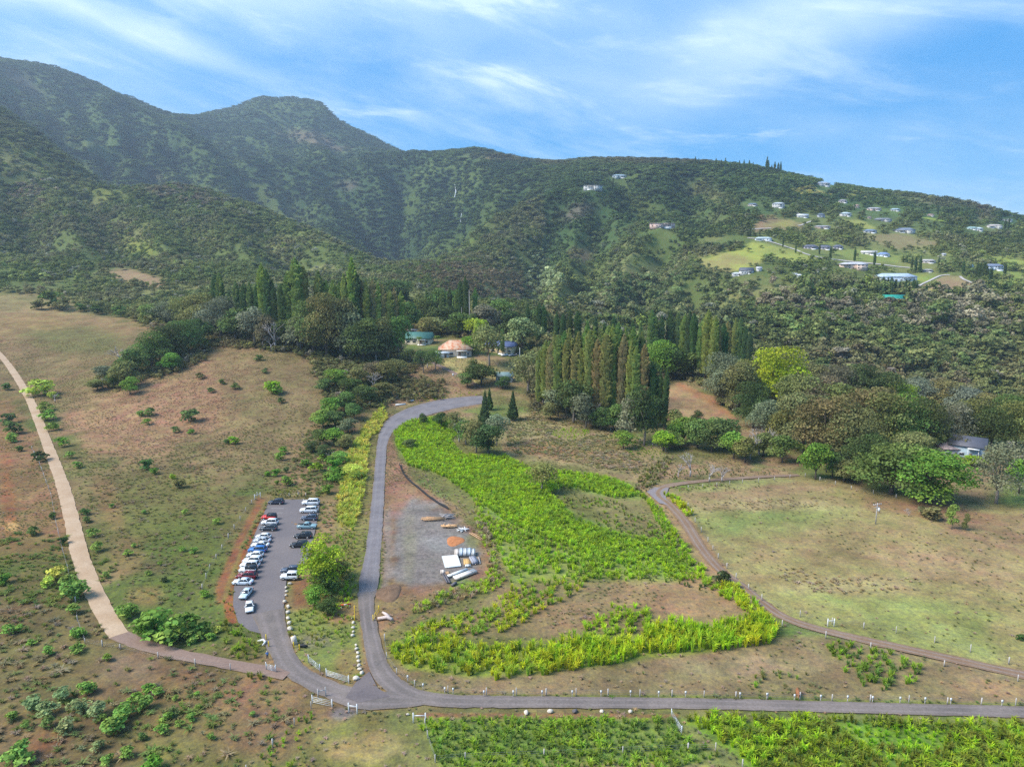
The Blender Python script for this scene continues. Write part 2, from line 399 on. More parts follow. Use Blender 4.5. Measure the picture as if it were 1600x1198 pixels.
PAINT = [  # shape, colour, opacity, softness, (nearest, farthest), wobble
 # upper left pastures
 (poly((-200,430),(60,462),(240,512),(330,540),(480,548),(560,570),(560,700),(440,720),(330,700),(100,640),(-200,600)), (.19,.135,.072), .8, 20, NEAR, 25),
 (poly((-150,440),(70,466),(235,512),(120,545),(0,530),(-150,520)), (.245,.165,.085), .6, 10, (300,800), 14),
 (ell(120,530,85,22,8), (.105,.11,.04), .75, 10, NEAR, 12),
 (ell(60,505,50,10), (.25,.17,.08), .6, 6, (300,800), 8),
 (ell(190,575,50,14), (.12,.11,.045), .6, 8, NEAR, 8),
 (poly((105,650),(170,625),(250,600),(330,560),(400,560),(410,600),(370,650),(300,690),(250,715),(200,725),(140,712)), (.275,.165,.10), .8, 12, NEAR, 22),
 (poly((330,560),(420,545),(470,570),(520,565),(540,600),(500,640),(430,700),(400,760),(300,780),(350,650)), (.175,.135,.068), .7, 15, NEAR, 20),
 (ell(200,760,110,50), (.16,.125,.062), .6, 20, NEAR, 20),
 (ell(300,700,90,26,-12), (.25,.16,.095), .45, 14, NEAR, 22),
 (ell(265,800,120,60,10), (.11,.115,.036), .7, 25, NEAR, 25),
 (ell(300,880,70,70), (.088,.115,.03), .8, 25, NEAR, 22),
 (ell(200,870,28,30), (.20,.125,.065), .55, 12, NEAR, 10),
 (ell(225,930,28,16), (.22,.14,.068), .7, 8, NEAR, 8),
 (ell(170,780,16,45,-20), (.21,.115,.065), .5, 8, NEAR, 8),
 (ell(240,885,26,14), (.15,.10,.065), .5, 8, NEAR, 8),
 # beside and below the pale track
 (poly((-80,640),(20,620),(60,700),(100,790),(112,870),(60,890),(-80,850)), (.205,.115,.064), .75, 14, NEAR, 20),
 (ell(14,780,9,70,-4), (.23,.09,.045), .6, 6, NEAR, 8),
 (ell(18,822,9,7), (.42,.28,.12), .7, 4, NEAR, 4),
 (ell(60,880,70,30), (.105,.105,.035), .6, 18, NEAR, 20),
 (poly((-100,930),(140,920),(190,990),(380,1050),(470,1080),(380,1198),(330,1260),(-100,1260)), (.15,.10,.058), .65, 20, NEAR, 25),
 (ell(340,1080,110,34,8), (.20,.125,.070), .65, 18, NEAR, 20),
 (ell(250,1130,90,40), (.14,.12,.045), .6, 20, NEAR, 25),
 (ell(90,1020,120,40), (.125,.105,.045), .6, 20, NEAR, 25),
 (ell(200,1040,50,24), (.18,.12,.09), .6, 14, NEAR, 14),
 (ell(70,1160,40,20), (.20,.095,.055), .55, 10, NEAR, 12),
 (ell(300,1190,120,30), (.12,.125,.04), .6, 15, NEAR, 20),
 # around the car park
 (poly((404,776),(414,780),(380,850),(354,938),(338,942),(338,915),(366,850)), (.20,.088,.048), .9, 4, NEAR, 4),
 (poly((420,782),(426,786),(398,835),(374,890),(362,925),(372,978),(352,968),(350,930),(362,890),(384,845)), (.22,.085,.042), .95, 3, NEAR, 3),
 (poly((414,782),(420,782),(382,850),(356,932),(346,942),(352,918),(378,848)), (.17,.145,.055), .8, 3, NEAR, 3),
 (poly((502,782),(524,780),(520,830),(500,845)), (.25,.17,.095), .85, 5, NEAR, 6),
 (poly((455,905),(480,905),(478,945),(460,945)), (.17,.085,.05), .85, 5, NEAR, 5),
 (poly((448,960),(555,930),(565,1050),(540,1066),(470,1030)), (.13,.165,.045), .85, 7, NEAR, 10),
 (ell(532,952,24,22), (.205,.115,.068), .8, 8, NEAR, 8),
 (ell(545,1040,20,24), (.19,.12,.062), .6, 8, NEAR, 8),
 (ell(490,1000,26,10), (.17,.15,.115), .6, 6, NEAR, 6),
 (poly((540,700),(575,650),(592,660),(582,760),(572,850),(560,930),(530,920),(520,860),(530,780)), (.175,.165,.055), .8, 8, NEAR, 10),
 # yard and the slope beside the road
 (poly((598,672),(612,672),(626,730),(650,752),(690,780),(742,826),(768,860),(778,905),(700,928),(606,935),(598,930)), (.205,.115,.072), .95, 4, NEAR, 6),
 (poly((600,935),(660,925),(690,935),(640,960),(600,1000),(592,960)), (.20,.12,.07), .85, 6, NEAR, 8),
 (poly((618,664),(640,655),(720,640),(748,636),(742,628),(660,640),(606,668)), (.20,.12,.075), .8, 4, NEAR, 5),
 (poly((618,800),(645,785),(690,790),(736,828),(752,862),(748,898),(700,914),(640,920),(612,900)), (.165,.145,.145), .9, 9, NEAR, 16),
 (poly((600,800),(612,790),(612,900),(598,920)), (.22,.185,.175), .6, 5, NEAR, 6), (ell(625,760,14,40,10), (.235,.125,.085), .7, 6, NEAR, 8),
 (ell(690,850,30,14), (.20,.182,.19), .6, 8, NEAR, 10), (ell(640,860,10,50), (.19,.165,.11), .45, 6, NEAR, 8), (ell(740,845,14,12), (.14,.14,.05), .7, 6, NEAR, 6), (ell(728,912,24,9), (.10,.15,.035), .8, 5, NEAR, 5),
 (ell(538,1114,22,11), (.165,.15,.155), .9, 4, NEAR, 5),
 # the big cane field and its bare patches
 (poly((615,668),(640,660),(740,655),(800,705),(900,725),(1000,760),(1050,830),(1110,905),(1195,965),(1222,992),(1100,1020),(800,1050),(640,1050),(598,1000),(640,960),(790,912),(772,842),(700,775),(625,715)), (.125,.12,.042), .95, 5, NEAR, 8),
 (poly((670,985),(800,910),(920,905),(1040,900),(1180,960),(1120,985),(960,985),(800,1000)), (.185,.13,.07), .85, 8, NEAR, 12),
 (ell(1060,930,105,30,4), (.245,.15,.085), .8, 10, NEAR, 12),
 (ell(880,960,70,22), (.20,.125,.07), .7, 8, NEAR, 10),
 (ell(985,800,75,28,25), (.165,.135,.062), .8, 10, NEAR, 12),
 (ell(780,808,28,16,25), (.17,.13,.062), .8, 6, NEAR, 6),
 (ell(620,1010,22,30), (.16,.135,.05), .6, 8, NEAR, 8),
 (poly((772,838),(800,908),(780,918),(740,925),(690,955),(640,975),(650,965),(740,918),(782,905)), (.165,.105,.058), .8, 4, NEAR, 5),
 (poly((612,672),(640,660),(690,652),(722,655),(702,690),(722,712),(790,715),(830,735),(940,745),(988,762),(1002,776),(960,776),(880,757),(858,772),(900,802),(960,830),(1040,847),(1072,882),(1060,905),(960,890),(860,845),(800,822),(762,800),(745,780),(690,740),(640,725),(618,698)), (.125,.18,.04), .85, 6, NEAR, 8),
 (poly((760,815),(900,862),(1010,898),(1060,905),(1000,908),(930,905),(800,912),(778,860)), (.17,.20,.05), .7, 8, NEAR, 10),
 (poly((612,1020),(650,1005),(860,1012),(1000,990),(1195,968),(1215,990),(1120,1015),(960,1035),(780,1062),(640,1044)), (.20,.24,.045), .7, 6, NEAR, 8),
 # brown field above it and the clearing behind the grove
 (poly((775,660),(835,640),(960,668),(1045,700),(1000,748),(900,728),(790,712)), (.215,.165,.085), .95, 6, NEAR, 8),
 (ell(862,705,62,11,6), (.26,.13,.07), .8, 6, NEAR, 8),
 (ell(970,715,50,18,12), (.235,.155,.082), .7, 8, NEAR, 8),
 (ell(830,672,40,14), (.20,.175,.085), .6, 8, NEAR, 8),
 (poly((1030,602),(1062,597),(1112,620),(1152,656),(1080,664),(1030,662)), (.285,.175,.10), .95, 3, NEAR, 4),
 (ell(1045,655,20,7), (.24,.105,.055), .8, 3, NEAR, 3),
 (poly((1060,597),(1112,618),(1154,655),(1140,652),(1100,625),(1055,602)), (.25,.12,.065), .8, 3, NEAR, 3),
 # pasture right of the dirt road
 (poly((1040,768),(1250,742),(1350,765),(1480,788),(1700,800),(1700,1060),(1300,985),(1200,960),(1130,890),(1085,815)), (.235,.185,.085), .95, 6, NEAR, 8),
 (ell(1190,815,120,26,-2), (.165,.185,.062), .85, 14, NEAR, 14),
 (ell(1180,768,110,13,-4), (.215,.14,.082), .85, 8, NEAR, 8),
 (ell(1200,788,110,10,-2), (.285,.21,.115), .7, 6, NEAR, 9),
 (ell(1340,850,150,34,2), (.235,.165,.085), .7, 16, NEAR, 16),
 (ell(1490,885,120,24,8), (.25,.165,.095), .8, 10, NEAR, 12),
 (ell(1250,905,90,22,8), (.22,.17,.078), .6, 12, NEAR, 14),
 (ell(1330,915,95,14,-3), (.285,.215,.115), .75, 6, NEAR, 9),
 (ell(1420,975,210,44,6), (.19,.20,.068), .85, 18, NEAR, 18),
 (ell(1290,960,90,16,14), (.20,.165,.07), .6, 8, NEAR, 10),
 (ell(1575,985,40,22), (.235,.165,.085), .6, 10, NEAR, 12),
 (ell(1545,820,90,40,15), (.205,.13,.078), .85, 14, NEAR, 16),
 (ell(1440,795,110,12,8), (.19,.105,.064), .8, 6, NEAR, 8),
 (ell(1595,778,30,14), (.19,.215,.06), .85, 5, NEAR, 6),
 (ell(1560,795,50,7,8), (.25,.215,.085), .7, 5, NEAR, 5),
 (poly((1000,765),(1030,790),(1070,845),(1120,905),(1145,900),(1110,850),(1075,800),(1050,775)), (.245,.155,.085), .9, 5, NEAR, 5),
 (poly((1225,745),(1120,752),(1050,765),(1060,772),(1140,765),(1240,752)), (.185,.18,.07), .7, 4, NEAR, 5),
 # between the dirt road and the tarmac
 (poly((640,1060),(900,1050),(1110,1020),(1220,990),(1320,995),(1700,1070),(1700,1110),(1100,1088),(700,1080),(600,1040)), (.185,.132,.073), .9, 6, NEAR, 9),
 (ell(1150,1040,120,14), (.21,.15,.09), .7, 8, NEAR, 10),
 (ell(1560,1075,60,10,6), (.23,.14,.08), .7, 6, NEAR, 8),
 (poly((640,1078),(760,1084),(1100,1084),(1600,1098),(1700,1100),(1700,1107),(1100,1092),(700,1089)), (.14,.15,.045), .85, 2.5, NEAR, 4),
 # below the tarmac
 (poly((560,1110),(660,1110),(1700,1122),(1700,1300),(500,1300),(430,1198)), (.15,.15,.052), .9, 6, NEAR, 8),
 (poly((650,1112),(860,1112),(1060,1114),(1060,1121),(860,1121),(650,1119)), (.19,.10,.056), .9, 2.5, NEAR, 3),
 (poly((655,1124),(1045,1124),(1065,1150),(1120,1175),(1060,1200),(690,1205)), (.15,.20,.05), .8, 6, NEAR, 8),
 (ell(565,1165,75,22), (.30,.225,.105), .75, 10, NEAR, 14),
 (ell(960,1200,130,11), (.255,.175,.095), .8, 6, NEAR, 9),
 (ell(510,1140,50,18), (.20,.20,.07), .6, 10, NEAR, 10),
 (poly((1060,1122),(1700,1130),(1700,1300),(1250,1300),(1150,1180)), (.12,.19,.03), .9, 5, NEAR, 6),
 # around the houses behind the bend
 (poly((640,575),(690,572),(752,604),(748,622),(680,630),(610,640),(600,600)), (.205,.125,.075), .9, 7, NEAR, 9),
 (poly((682,556),(740,562),(800,575),(800,592),(750,602),(700,580)), (.25,.195,.085), .95, 4, NEAR, 4),
 (ell(812,572,20,10), (.25,.19,.09), .8, 4, NEAR, 4),
 # far fields on the house slope
 (poly((1085,405),(1150,390),(1178,377),(1245,392),(1282,404),(1240,413),(1200,402),(1160,424),(1100,420)), (.25,.26,.065), 1, 4, FAR, 6), (ell(1150,405,34,7,10), (.20,.15,.075), .7, 4, FAR, 6), (ell(1210,393,20,5), (.20,.21,.06), .8, 3, FAR, 4),
 (poly((1178,350),(1205,338),(1258,350),(1250,359),(1180,362)), (.22,.13,.085), 1, 3, FAR, 4),
 (poly((1235,300),(1275,297),(1300,303),(1290,309),(1240,306)), (.30,.26,.08), 1, 2, FAR, 2),
 (poly((1320,303),(1350,305),(1375,311),(1350,312),(1325,310)), (.27,.25,.08), 1, 2, FAR, 2),
 (poly((1315,343),(1345,343),(1368,356),(1362,362),(1325,352)), (.27,.26,.07), 1, 3, FAR, 3),
 (poly((1352,366),(1400,365),(1465,378),(1462,388),(1400,390),(1362,376)), (.22,.14,.095), 1, 3, FAR, 5),
 (poly((1300,392),(1350,390),(1410,398),(1400,411),(1330,407)), (.19,.22,.06), 1, 3, FAR, 4),
 (poly((1440,338),(1480,344),(1475,347),(1445,342)), (.20,.25,.05), 1, 2, FAR, 2),
 (poly((1505,399),(1555,401),(1640,412),(1640,424),(1550,412)), (.27,.29,.06), 1, 3, FAR, 4),
 (poly((1545,424),(1640,424),(1640,436),(1550,437)), (.20,.24,.05), 1, 3, FAR, 3),
 (poly((1440,446),(1478,430),(1500,431),(1545,458),(1530,465),(1470,457)), (.245,.165,.10), 1, 2, FAR, 2),
 (poly((1440,450),(1505,455),(1500,464),(1440,462)), (.27,.22,.08), 1, 2, FAR, 3),
 (poly((1430,428),(1470,430),(1450,444),(1425,440)), (.19,.22,.055), 1, 3, FAR, 3),
 (ell(1590,442,16,8), (.19,.24,.04), 1, 3, FAR, 3),
 (ell(1410,470,26,4), (.24,.16,.10), 1, 2, FAR, 2),
 (poly((1585,354),(1640,356),(1640,362),(1588,360)), (.25,.26,.07), 1, 2, FAR, 2),
 (poly((1180,375),(1200,340),(1300,325),(1420,350),(1640,400),(1640,450),(1420,430),(1300,415)), (.15,.17,.06), .45, 10, FAR, 12),
 (ell(1260,372,50,8,5), (.17,.20,.06), .8, 4, FAR, 5), (ell(1225,350,14,5), (.25,.22,.07), .8, 3, FAR, 3), (ell(1480,395,50,6,8), (.18,.19,.07), .7, 4, FAR, 5),
 (ell(1120,415,30,10,10), (.20,.14,.08), .6, 4, FAR, 5), (ell(1590,385,40,5), (.17,.19,.06), .6, 4, FAR, 4),
 # open grass and rock on the mountain
 (poly((160,424),(200,420),(262,436),(255,450),(190,442)), (.225,.15,.09), 1, 4, (500,1400), 5),
 
]
MOUNTAIN = [
 (ell(70,250,70,16,20), (.15,.175,.035)), (ell(170,302,45,10,15), (.16,.175,.035)), (ell(225,392,36,14,10), (.17,.18,.04)),
 (ell(130,225,30,8,20), (.14,.16,.04)), (ell(470,355,60,14,30), (.12,.145,.035)), (ell(420,310,40,12,30), (.11,.14,.035)),
 (ell(150,190,14,40,20), (.10,.145,.04)), (ell(180,215,12,30,20), (.10,.145,.04)), (ell(310,240,40,8,30), (.09,.13,.04)),
 (ell(690,400,45,18,-40), (.125,.165,.035)), (ell(640,330,10,40,25), (.09,.13,.035)), (ell(760,340,14,50,30), (.10,.135,.035)),
 (ell(1010,400,16,60,30), (.115,.14,.035)), (ell(905,450,30,26,-30), (.13,.145,.04)), (ell(1020,330,60,10,20), (.10,.12,.035)),
 (ell(480,215,34,9,12), (.20,.135,.10)), (ell(520,230,22,5,10), (.18,.13,.09)), (ell(545,290,18,9), (.14,.11,.10)),
 (ell(790,247,60,4,3), (.17,.13,.07)), (ell(900,333,30,12,-20), (.135,.105,.095)), (ell(235,275,14,7,20), (.17,.12,.09)),
 (ell(1110,305,40,12,20), (.15,.14,.06)), (ell(1130,345,40,8,10), (.11,.12,.045)), (ell(40,130,30,10,30), (.12,.09,.075)),
 (ell(1000,252,120,5,2), (.16,.12,.065)), (ell(860,255,40,4), (.15,.11,.06)), (ell(905,400,18,8), (.17,.115,.075)),
 (ell(1540,335,14,8,40), (.15,.115,.09)), (ell(1460,318,60,6,8), (.13,.115,.065)), (ell(100,470,60,6,8), (.2,.14,.08)),
]
FIELD_FOREST_FREE = [p[0] for p in PAINT if (p[4] == FAR and p[2] == 1) or p[4] == (500,1400)]

def ground_albedo(x, y, z):
    u, v = project(x, y, z)
    n1 = fbm(x / 34, y / 34, 4, 11); n2 = fbm(x / 11, y / 11, 3, 23); n3 = fbm(x / 3.0, y / 3.0, 3, 41)
    c = np.array(OLIVE)[None] + (np.array(DRY) - np.array(OLIVE))[None] * sstep(.38, .62, .6 * n1 + .4 * n2)[:, None]
    c = c + (np.array(GREEN)[None] - c) * sstep(.52, .68, fbm(x / 22, y / 22, 4, 57))[:, None] * .75
    farw = sstep(520, 640, y)[:, None]
    fz = fbm(x / 90, y / 90, 4, 91)[:, None]
    fc = np.array((.085,.105,.034)) + (np.array((.155,.150,.060)) - np.array((.085,.105,.034))) * sstep(.42, .68, fz)
    deep = np.array((.050,.085,.030)) + (np.array((.10,.14,.042)) - np.array((.050,.085,.030))) * sstep(.45, .70, fbm(x / 130 + 3, y / 130, 4, 93))[:, None]
    dw = sstep(1350, 1750, y + 500 * (u > 850))[:, None]; fc = fc * (1 - dw) + deep * dw
    c = c * (1 - farw) + fc * farw
    nz = .5 * n2 + .3 * n3 + .2 * n1
    for shape, col, op, soft, (y0, y1), wob in PAINT:
        if op == 0: continue
        w = region_w(shape, u, v, y, soft, y0, y1, nz, wob)
        k = np.nonzero(w > 0)[0]
        c[k] += (np.array(col)[None] - c[k]) * (w[k] * op)[:, None]
    for shape, col in MOUNTAIN:
        w = region_w(shape, u, v, y, min(shape[3], shape[4]) * .8, 520, 9000, fbm(x / 60, y / 60, 3, 71), min(shape[3], shape[4]) * .9)
        k = np.nonzero(w > 0)[0]
        c[k] += (np.array(col)[None] - c[k]) * (w[k] * .7)[:, None]
    # small tufts, dead grass and bare spots
    m = (1 + (0.5 * (n3 - .5) + 0.55 * (n2 - .5)) * (1 - .5 * sstep(500, 900, y)))[:, None]
    return np.clip(c * m * np.where(y < 560, .94 + .15 * sstep(560, 700, u), 1.08 - .36 * sstep(950, 1500, y) * (u < 1150))[:, None] * np.where((u < 600)[:, None] & (y < 560)[:, None], np.array((1.03, .98, .87)), np.array((.98, 1.0, .90))) * np.where((u > 850) & (y > 430) & (y < 660), .72, 1.0)[:, None], 0.01, .9)

def ground_material(name, attr='albedo', base=None, speckle=.35, bump=.5):
    m = bpy.data.materials.new(name); m.use_nodes = True
    N, L = new_nodes(m.node_tree)
    out = N.new('ShaderNodeOutputMaterial'); b = N.new('ShaderNodeBsdfPrincipled')
    b.inputs['Roughness'].default_value = .95; b.inputs['Specular IOR Level'].default_value = .1
    at = N.new('ShaderNodeAttribute'); at.attribute_name = attr
    geo = N.new('ShaderNodeNewGeometry')
    def nz(scale, detail, rough=.6):
        n = N.new('ShaderNodeTexNoise'); n.inputs['Scale'].default_value = scale; n.inputs['Detail'].default_value = detail
        n.inputs['Roughness'].default_value = rough; L.new(geo.outputs['Position'], n.inputs['Vector']); return n.outputs[0]
    a = nz(.9, 5, .7); c = nz(.16, 4); e = nz(3.2, 3, .6)
    def mr(v, lo, hi, to0, to1):
        r = N.new('ShaderNodeMapRange'); r.inputs[1].default_value = lo; r.inputs[2].default_value = hi
        r.inputs[3].default_value = to0; r.inputs[4].default_value = to1; L.new(v, r.inputs[0]); return r.outputs[0]
    f = N.new('ShaderNodeMath'); f.operation = 'MULTIPLY'
    L.new(mr(a, .3, .7, 1 - speckle, 1 + speckle), f.inputs[0]); L.new(mr(e, .3, .7, 1 - speckle * .6, 1 + speckle * .6), f.inputs[1])
    mul = N.new('ShaderNodeVectorMath'); mul.operation = 'SCALE'
    L.new(at.outputs['Color'], mul.inputs[0]); L.new(f.outputs[0], mul.inputs['Scale'])
    # patches of greener and of drier growth
    hs = N.new('ShaderNodeHueSaturation'); L.new(mul.outputs[0], hs.inputs['Color'])
    L.new(mr(c, .3, .7, .475, .525), hs.inputs['Hue']); L.new(mr(a, .3, .7, .85, 1.15), hs.inputs['Saturation'])
    L.new(hs.outputs[0], b.inputs['Base Color'])
    bp = N.new('ShaderNodeBump'); bp.inputs['Strength'].default_value = bump; bp.inputs['Distance'].default_value = .35
    L.new(a, bp.inputs['Height']); L.new(bp.outputs[0], b.inputs['Normal'])
    L.new(b.outputs[0], out.inputs[0]); return m

def build_terrain():
    nt, ns = 900, 1250
    t = np.linspace(-1.3, 1.3, nt); s = np.linspace(math.log(58), math.log(4900), ns)
    TT, SS = np.meshgrid(t, s); y = np.exp(SS).ravel(); x = TT.ravel() * y
    z = terrain(x, y)
    zz = z + (.16 * (fbm(x / 1.7, y / 1.7, 2, 301) - .5) + .35 * (fbm(x / 7, y / 7, 2, 302) - .5)) * sstep(90, 130, y) * (y < 600)
    i = np.arange(nt * ns).reshape(ns, nt)
    f = np.stack([i[:-1, :-1].ravel(), i[:-1, 1:].ravel(), i[1:, 1:].ravel(), i[1:, :-1].ravel()], 1)
    me = mesh_np('terrain', np.stack([x, y, zz - .12], 1), f, [ground_material('pasture_soil')], smooth=True)
    c = ground_albedo(x, y, z)
    a = me.color_attributes.new('albedo', 'FLOAT_COLOR', 'POINT')
    a.data.foreach_set('color', np.concatenate([c, np.ones((len(c), 1))], 1).astype(np.float32).ravel())
    tag(link('terrain', me), kind='structure')
    R = 40000
    tag(MB().add([(-R,-R,-160),(R,-R,-160),(R,R,-160),(-R,R,-160)], [(0,1,2,3)]).build('sea', mat('sea_water', (.02,.06,.09), .15, spec=.5)), kind='structure')
build_terrain()

# ------------------------------------------------------------------ roads and paved areas
def spline(P, step):
    P = np.asarray(P, float)
    Q = [2 * P[0] - P[1]] + list(P) + [2 * P[-1] - P[-2]]; out = []
    for i in range(1, len(Q) - 2):
        n = max(2, int(np.linalg.norm(Q[i + 1][:2] - Q[i][:2]) / step))
        for k in range(n):
            t = k / n
            out.append(.5 * (2 * Q[i] + (Q[i + 1] - Q[i - 1]) * t + (2 * Q[i - 1] - 5 * Q[i] + 4 * Q[i + 1] - Q[i + 2]) * t * t + (3 * Q[i] - Q[i - 1] - 3 * Q[i + 1] + Q[i + 2]) * t ** 3))
    out.append(P[-1]); return np.array(out)
ROAD_LINES = []
def road(name, pix, m, lift=.05, step=1.5, keep=True, cross=6):
    """pix: (u, v, width in metres) along the centre line"""
    w = px2w([p[0] for p in pix], [p[1] for p in pix])
    c = spline(np.column_stack([w[:, :2], [p[2] for p in pix]]), step)
    d = np.gradient(c[:, :2], axis=0); d /= np.linalg.norm(d, axis=1)[:, None] + 1e-9; nrm = np.stack([-d[:, 1], d[:, 0]], 1)
    wob = 1 + .10 * (fbm(c[:, 0] / 5, c[:, 1] / 5, 3, 7) - .5)
    rows = []
    for k in range(cross + 1):
        o = (k / cross - .5) * c[:, 2] * wob
        if k in (0, cross): o = o + .5 * (fbm(c[:, 0] / 1.6 + 9 * k, c[:, 1] / 1.6, 3, 5 + k) - .5)
        p = c[:, :2] + nrm * o[:, None]; crown = .05 * (1 - (2 * k / cross - 1) ** 2)
        rows.append(np.column_stack([p, terrain(p[:, 0], p[:, 1]) + lift + crown, np.full(len(p), k / cross)]))
    V = np.stack(rows, 1); n = len(c); i = np.arange(n * (cross + 1)).reshape(n, cross + 1)
    f = np.stack([i[:-1, :-1].ravel(), i[:-1, 1:].ravel(), i[1:, 1:].ravel(), i[1:, :-1].ravel()], 1)[:, ::-1]
    me = mesh_np(name, V.reshape(-1, 4)[:, :3], f, [m], smooth=True)
    at = me.attributes.new('across', 'FLOAT', 'POINT'); at.data.foreach_set('value', V[..., 3].astype(np.float32).ravel())
    if keep: ROAD_LINES.append((c[:, :2], c[:, 2]))
    return tag(link(name, me), kind='structure')
def paving(name, pix, m, lift=.04, cell=3.0):
    w = px2w([p[0] for p in pix], [p[1] for p in pix])
    bm = bmesh.new(); bm.faces.new([bm.verts.new((p[0], p[1], 0)) for p in w])
    lo, hi = w.min(0), w.max(0)
    for ax in (0, 1):
        k = lo[ax] + cell
        while k < hi[ax]:
            no = (1, 0, 0) if ax == 0 else (0, 1, 0); co = (k, 0, 0) if ax == 0 else (0, k, 0)
            bmesh.ops.bisect_plane(bm, geom=bm.verts[:] + bm.edges[:] + bm.faces[:], plane_co=co, plane_no=no); k += cell
    for q in bm.verts: q.co.z = ground(q.co.x, q.co.y) + lift
    bmesh.ops.recalc_face_normals(bm, faces=bm.faces[:])
    if sum(f.normal.z for f in bm.faces) < 0: bmesh.ops.reverse_faces(bm, faces=bm.faces[:])
    me = bpy.data.meshes.new(name); bm.to_mesh(me); bm.free(); me.materials.append(m)
    return tag(link(name, me), kind='structure')
def paved_mat(name, base, other, patch=.12, crack=.0, track=0.0, tcol=(.2,.2,.2), grain=.25, pcol=None):
    m = bpy.data.materials.new(name); m.use_nodes = True
    N, L = m.node_tree.nodes, m.node_tree.links; b = N['Principled BSDF']
    b.inputs['Roughness'].default_value = .9; b.inputs['Specular IOR Level'].default_value = .2
    geo = N.new('ShaderNodeNewGeometry')
    def nz(scale, detail, rough=.6, dist=0):
        n = N.new('ShaderNodeTexNoise'); n.inputs['Scale'].default_value = scale; n.inputs['Detail'].default_value = detail
        n.inputs['Roughness'].default_value = rough; n.inputs['Distortion'].default_value = dist; L.new(geo.outputs['Position'], n.inputs['Vector']); return n.outputs[0]
    def mr(v, lo, hi, a=0, c=1, sm=True):
        r = N.new('ShaderNodeMapRange'); r.inputs[1].default_value = lo; r.inputs[2].default_value = hi
        r.inputs[3].default_value = a; r.inputs[4].default_value = c; L.new(v, r.inputs[0]); return r.outputs[0]
    def mix(fac, a, c):
        x = N.new('ShaderNodeMixRGB'); L.new(fac, x.inputs[0])
        for i, k in ((1, a), (2, c)):
            if isinstance(k, tuple): x.inputs[i].default_value = (*k, 1)
            else: L.new(k, x.inputs[i])
        return x.outputs[0]
    col = mix(mr(nz(patch, 5, .6), .38, .64), base, other)
    if track:
        at = N.new('ShaderNodeAttribute'); at.attribute_name = 'across'
        w = N.new('ShaderNodeMath'); w.operation = 'PINGPONG'; L.new(at.outputs['Fac'], w.inputs[0]); w.inputs[1].default_value = .5
        d = N.new('ShaderNodeMath'); d.operation = 'SUBTRACT'; L.new(w.outputs[0], d.inputs[0]); d.inputs[1].default_value = .27
        ab = N.new('ShaderNodeMath'); ab.operation = 'ABSOLUTE'; L.new(d.outputs[0], ab.inputs[0])
        tr = mr(ab.outputs[0], .02, .12, track, 0)
        mm = N.new('ShaderNodeMath'); mm.operation = 'MULTIPLY'; L.new(tr, mm.inputs[0]); L.new(mr(nz(.5, 3), .3, .6, .3, 1), mm.inputs[1])
        col = mix(mm.outputs[0], col, tcol)
        ed = mr(w.outputs[0], .0, .10, .55, 0)
        m3 = N.new('ShaderNodeMath'); m3.operation = 'MULTIPLY'; L.new(ed, m3.inputs[0]); L.new(mr(nz(.9, 4), .35, .6), m3.inputs[1])
        col = mix(m3.outputs[0], col, pcol or (.19,.13,.08))
    if crack:
        col = mix(mr(nz(.35, 6, .7, 1.5), .60, .66, 0, crack), col, (.10,.095,.09))
    sc = N.new('ShaderNodeVectorMath'); sc.operation = 'SCALE'; L.new(col, sc.inputs[0]); L.new(mr(nz(2.2, 5, .7), .3, .7, 1 - grain, 1 + grain), sc.inputs['Scale'])
    L.new(sc.outputs[0], b.inputs['Base Color'])
    bp = N.new('ShaderNodeBump'); bp.inputs['Strength'].default_value = .25; bp.inputs['Distance'].default_value = .08
    L.new(nz(4, 4), bp.inputs['Height']); L.new(bp.outputs[0], b.inputs['Normal'])
    return m
M_TARMAC = paved_mat('worn_tarmac', (.130,.110,.100), (.185,.152,.134), track=.6, tcol=(.215,.175,.165), grain=.2)
M_OLDROAD = paved_mat('cracked_tarmac', (.145,.130,.136), (.195,.172,.172), patch=.2, crack=.5, track=.4, tcol=(.215,.20,.206), grain=.2)
M_LOT = paved_mat('gravel_lot', (.138,.120,.121), (.172,.146,.140), patch=.07, grain=.16)
M_DARK = paved_mat('fresh_tarmac', (.118,.099,.10), (.15,.124,.12), patch=.2, grain=.15)
M_CONC = paved_mat('pale_concrete', (.37,.25,.155), (.43,.31,.205), patch=.15, grain=.14)
M_DIRT = paved_mat('dirt_track', (.19,.115,.07), (.22,.145,.095), patch=.15, track=.8, tcol=(.23,.19,.165), grain=.2, pcol=(.16,.12,.05))
M_REDDIRT = paved_mat('red_dirt_track', (.205,.135,.105), (.235,.16,.125), patch=.2, track=.3, tcol=(.20,.14,.115), grain=.18, pcol=(.16,.12,.05))
M_YARD = paved_mat('yard_gravel', (.215,.185,.185), (.20,.13,.095), patch=.07, grain=.22)
M_ROADWHITE = paved_mat('bright_concrete', (.40,.36,.33), (.47,.43,.40), patch=.1, grain=.08)

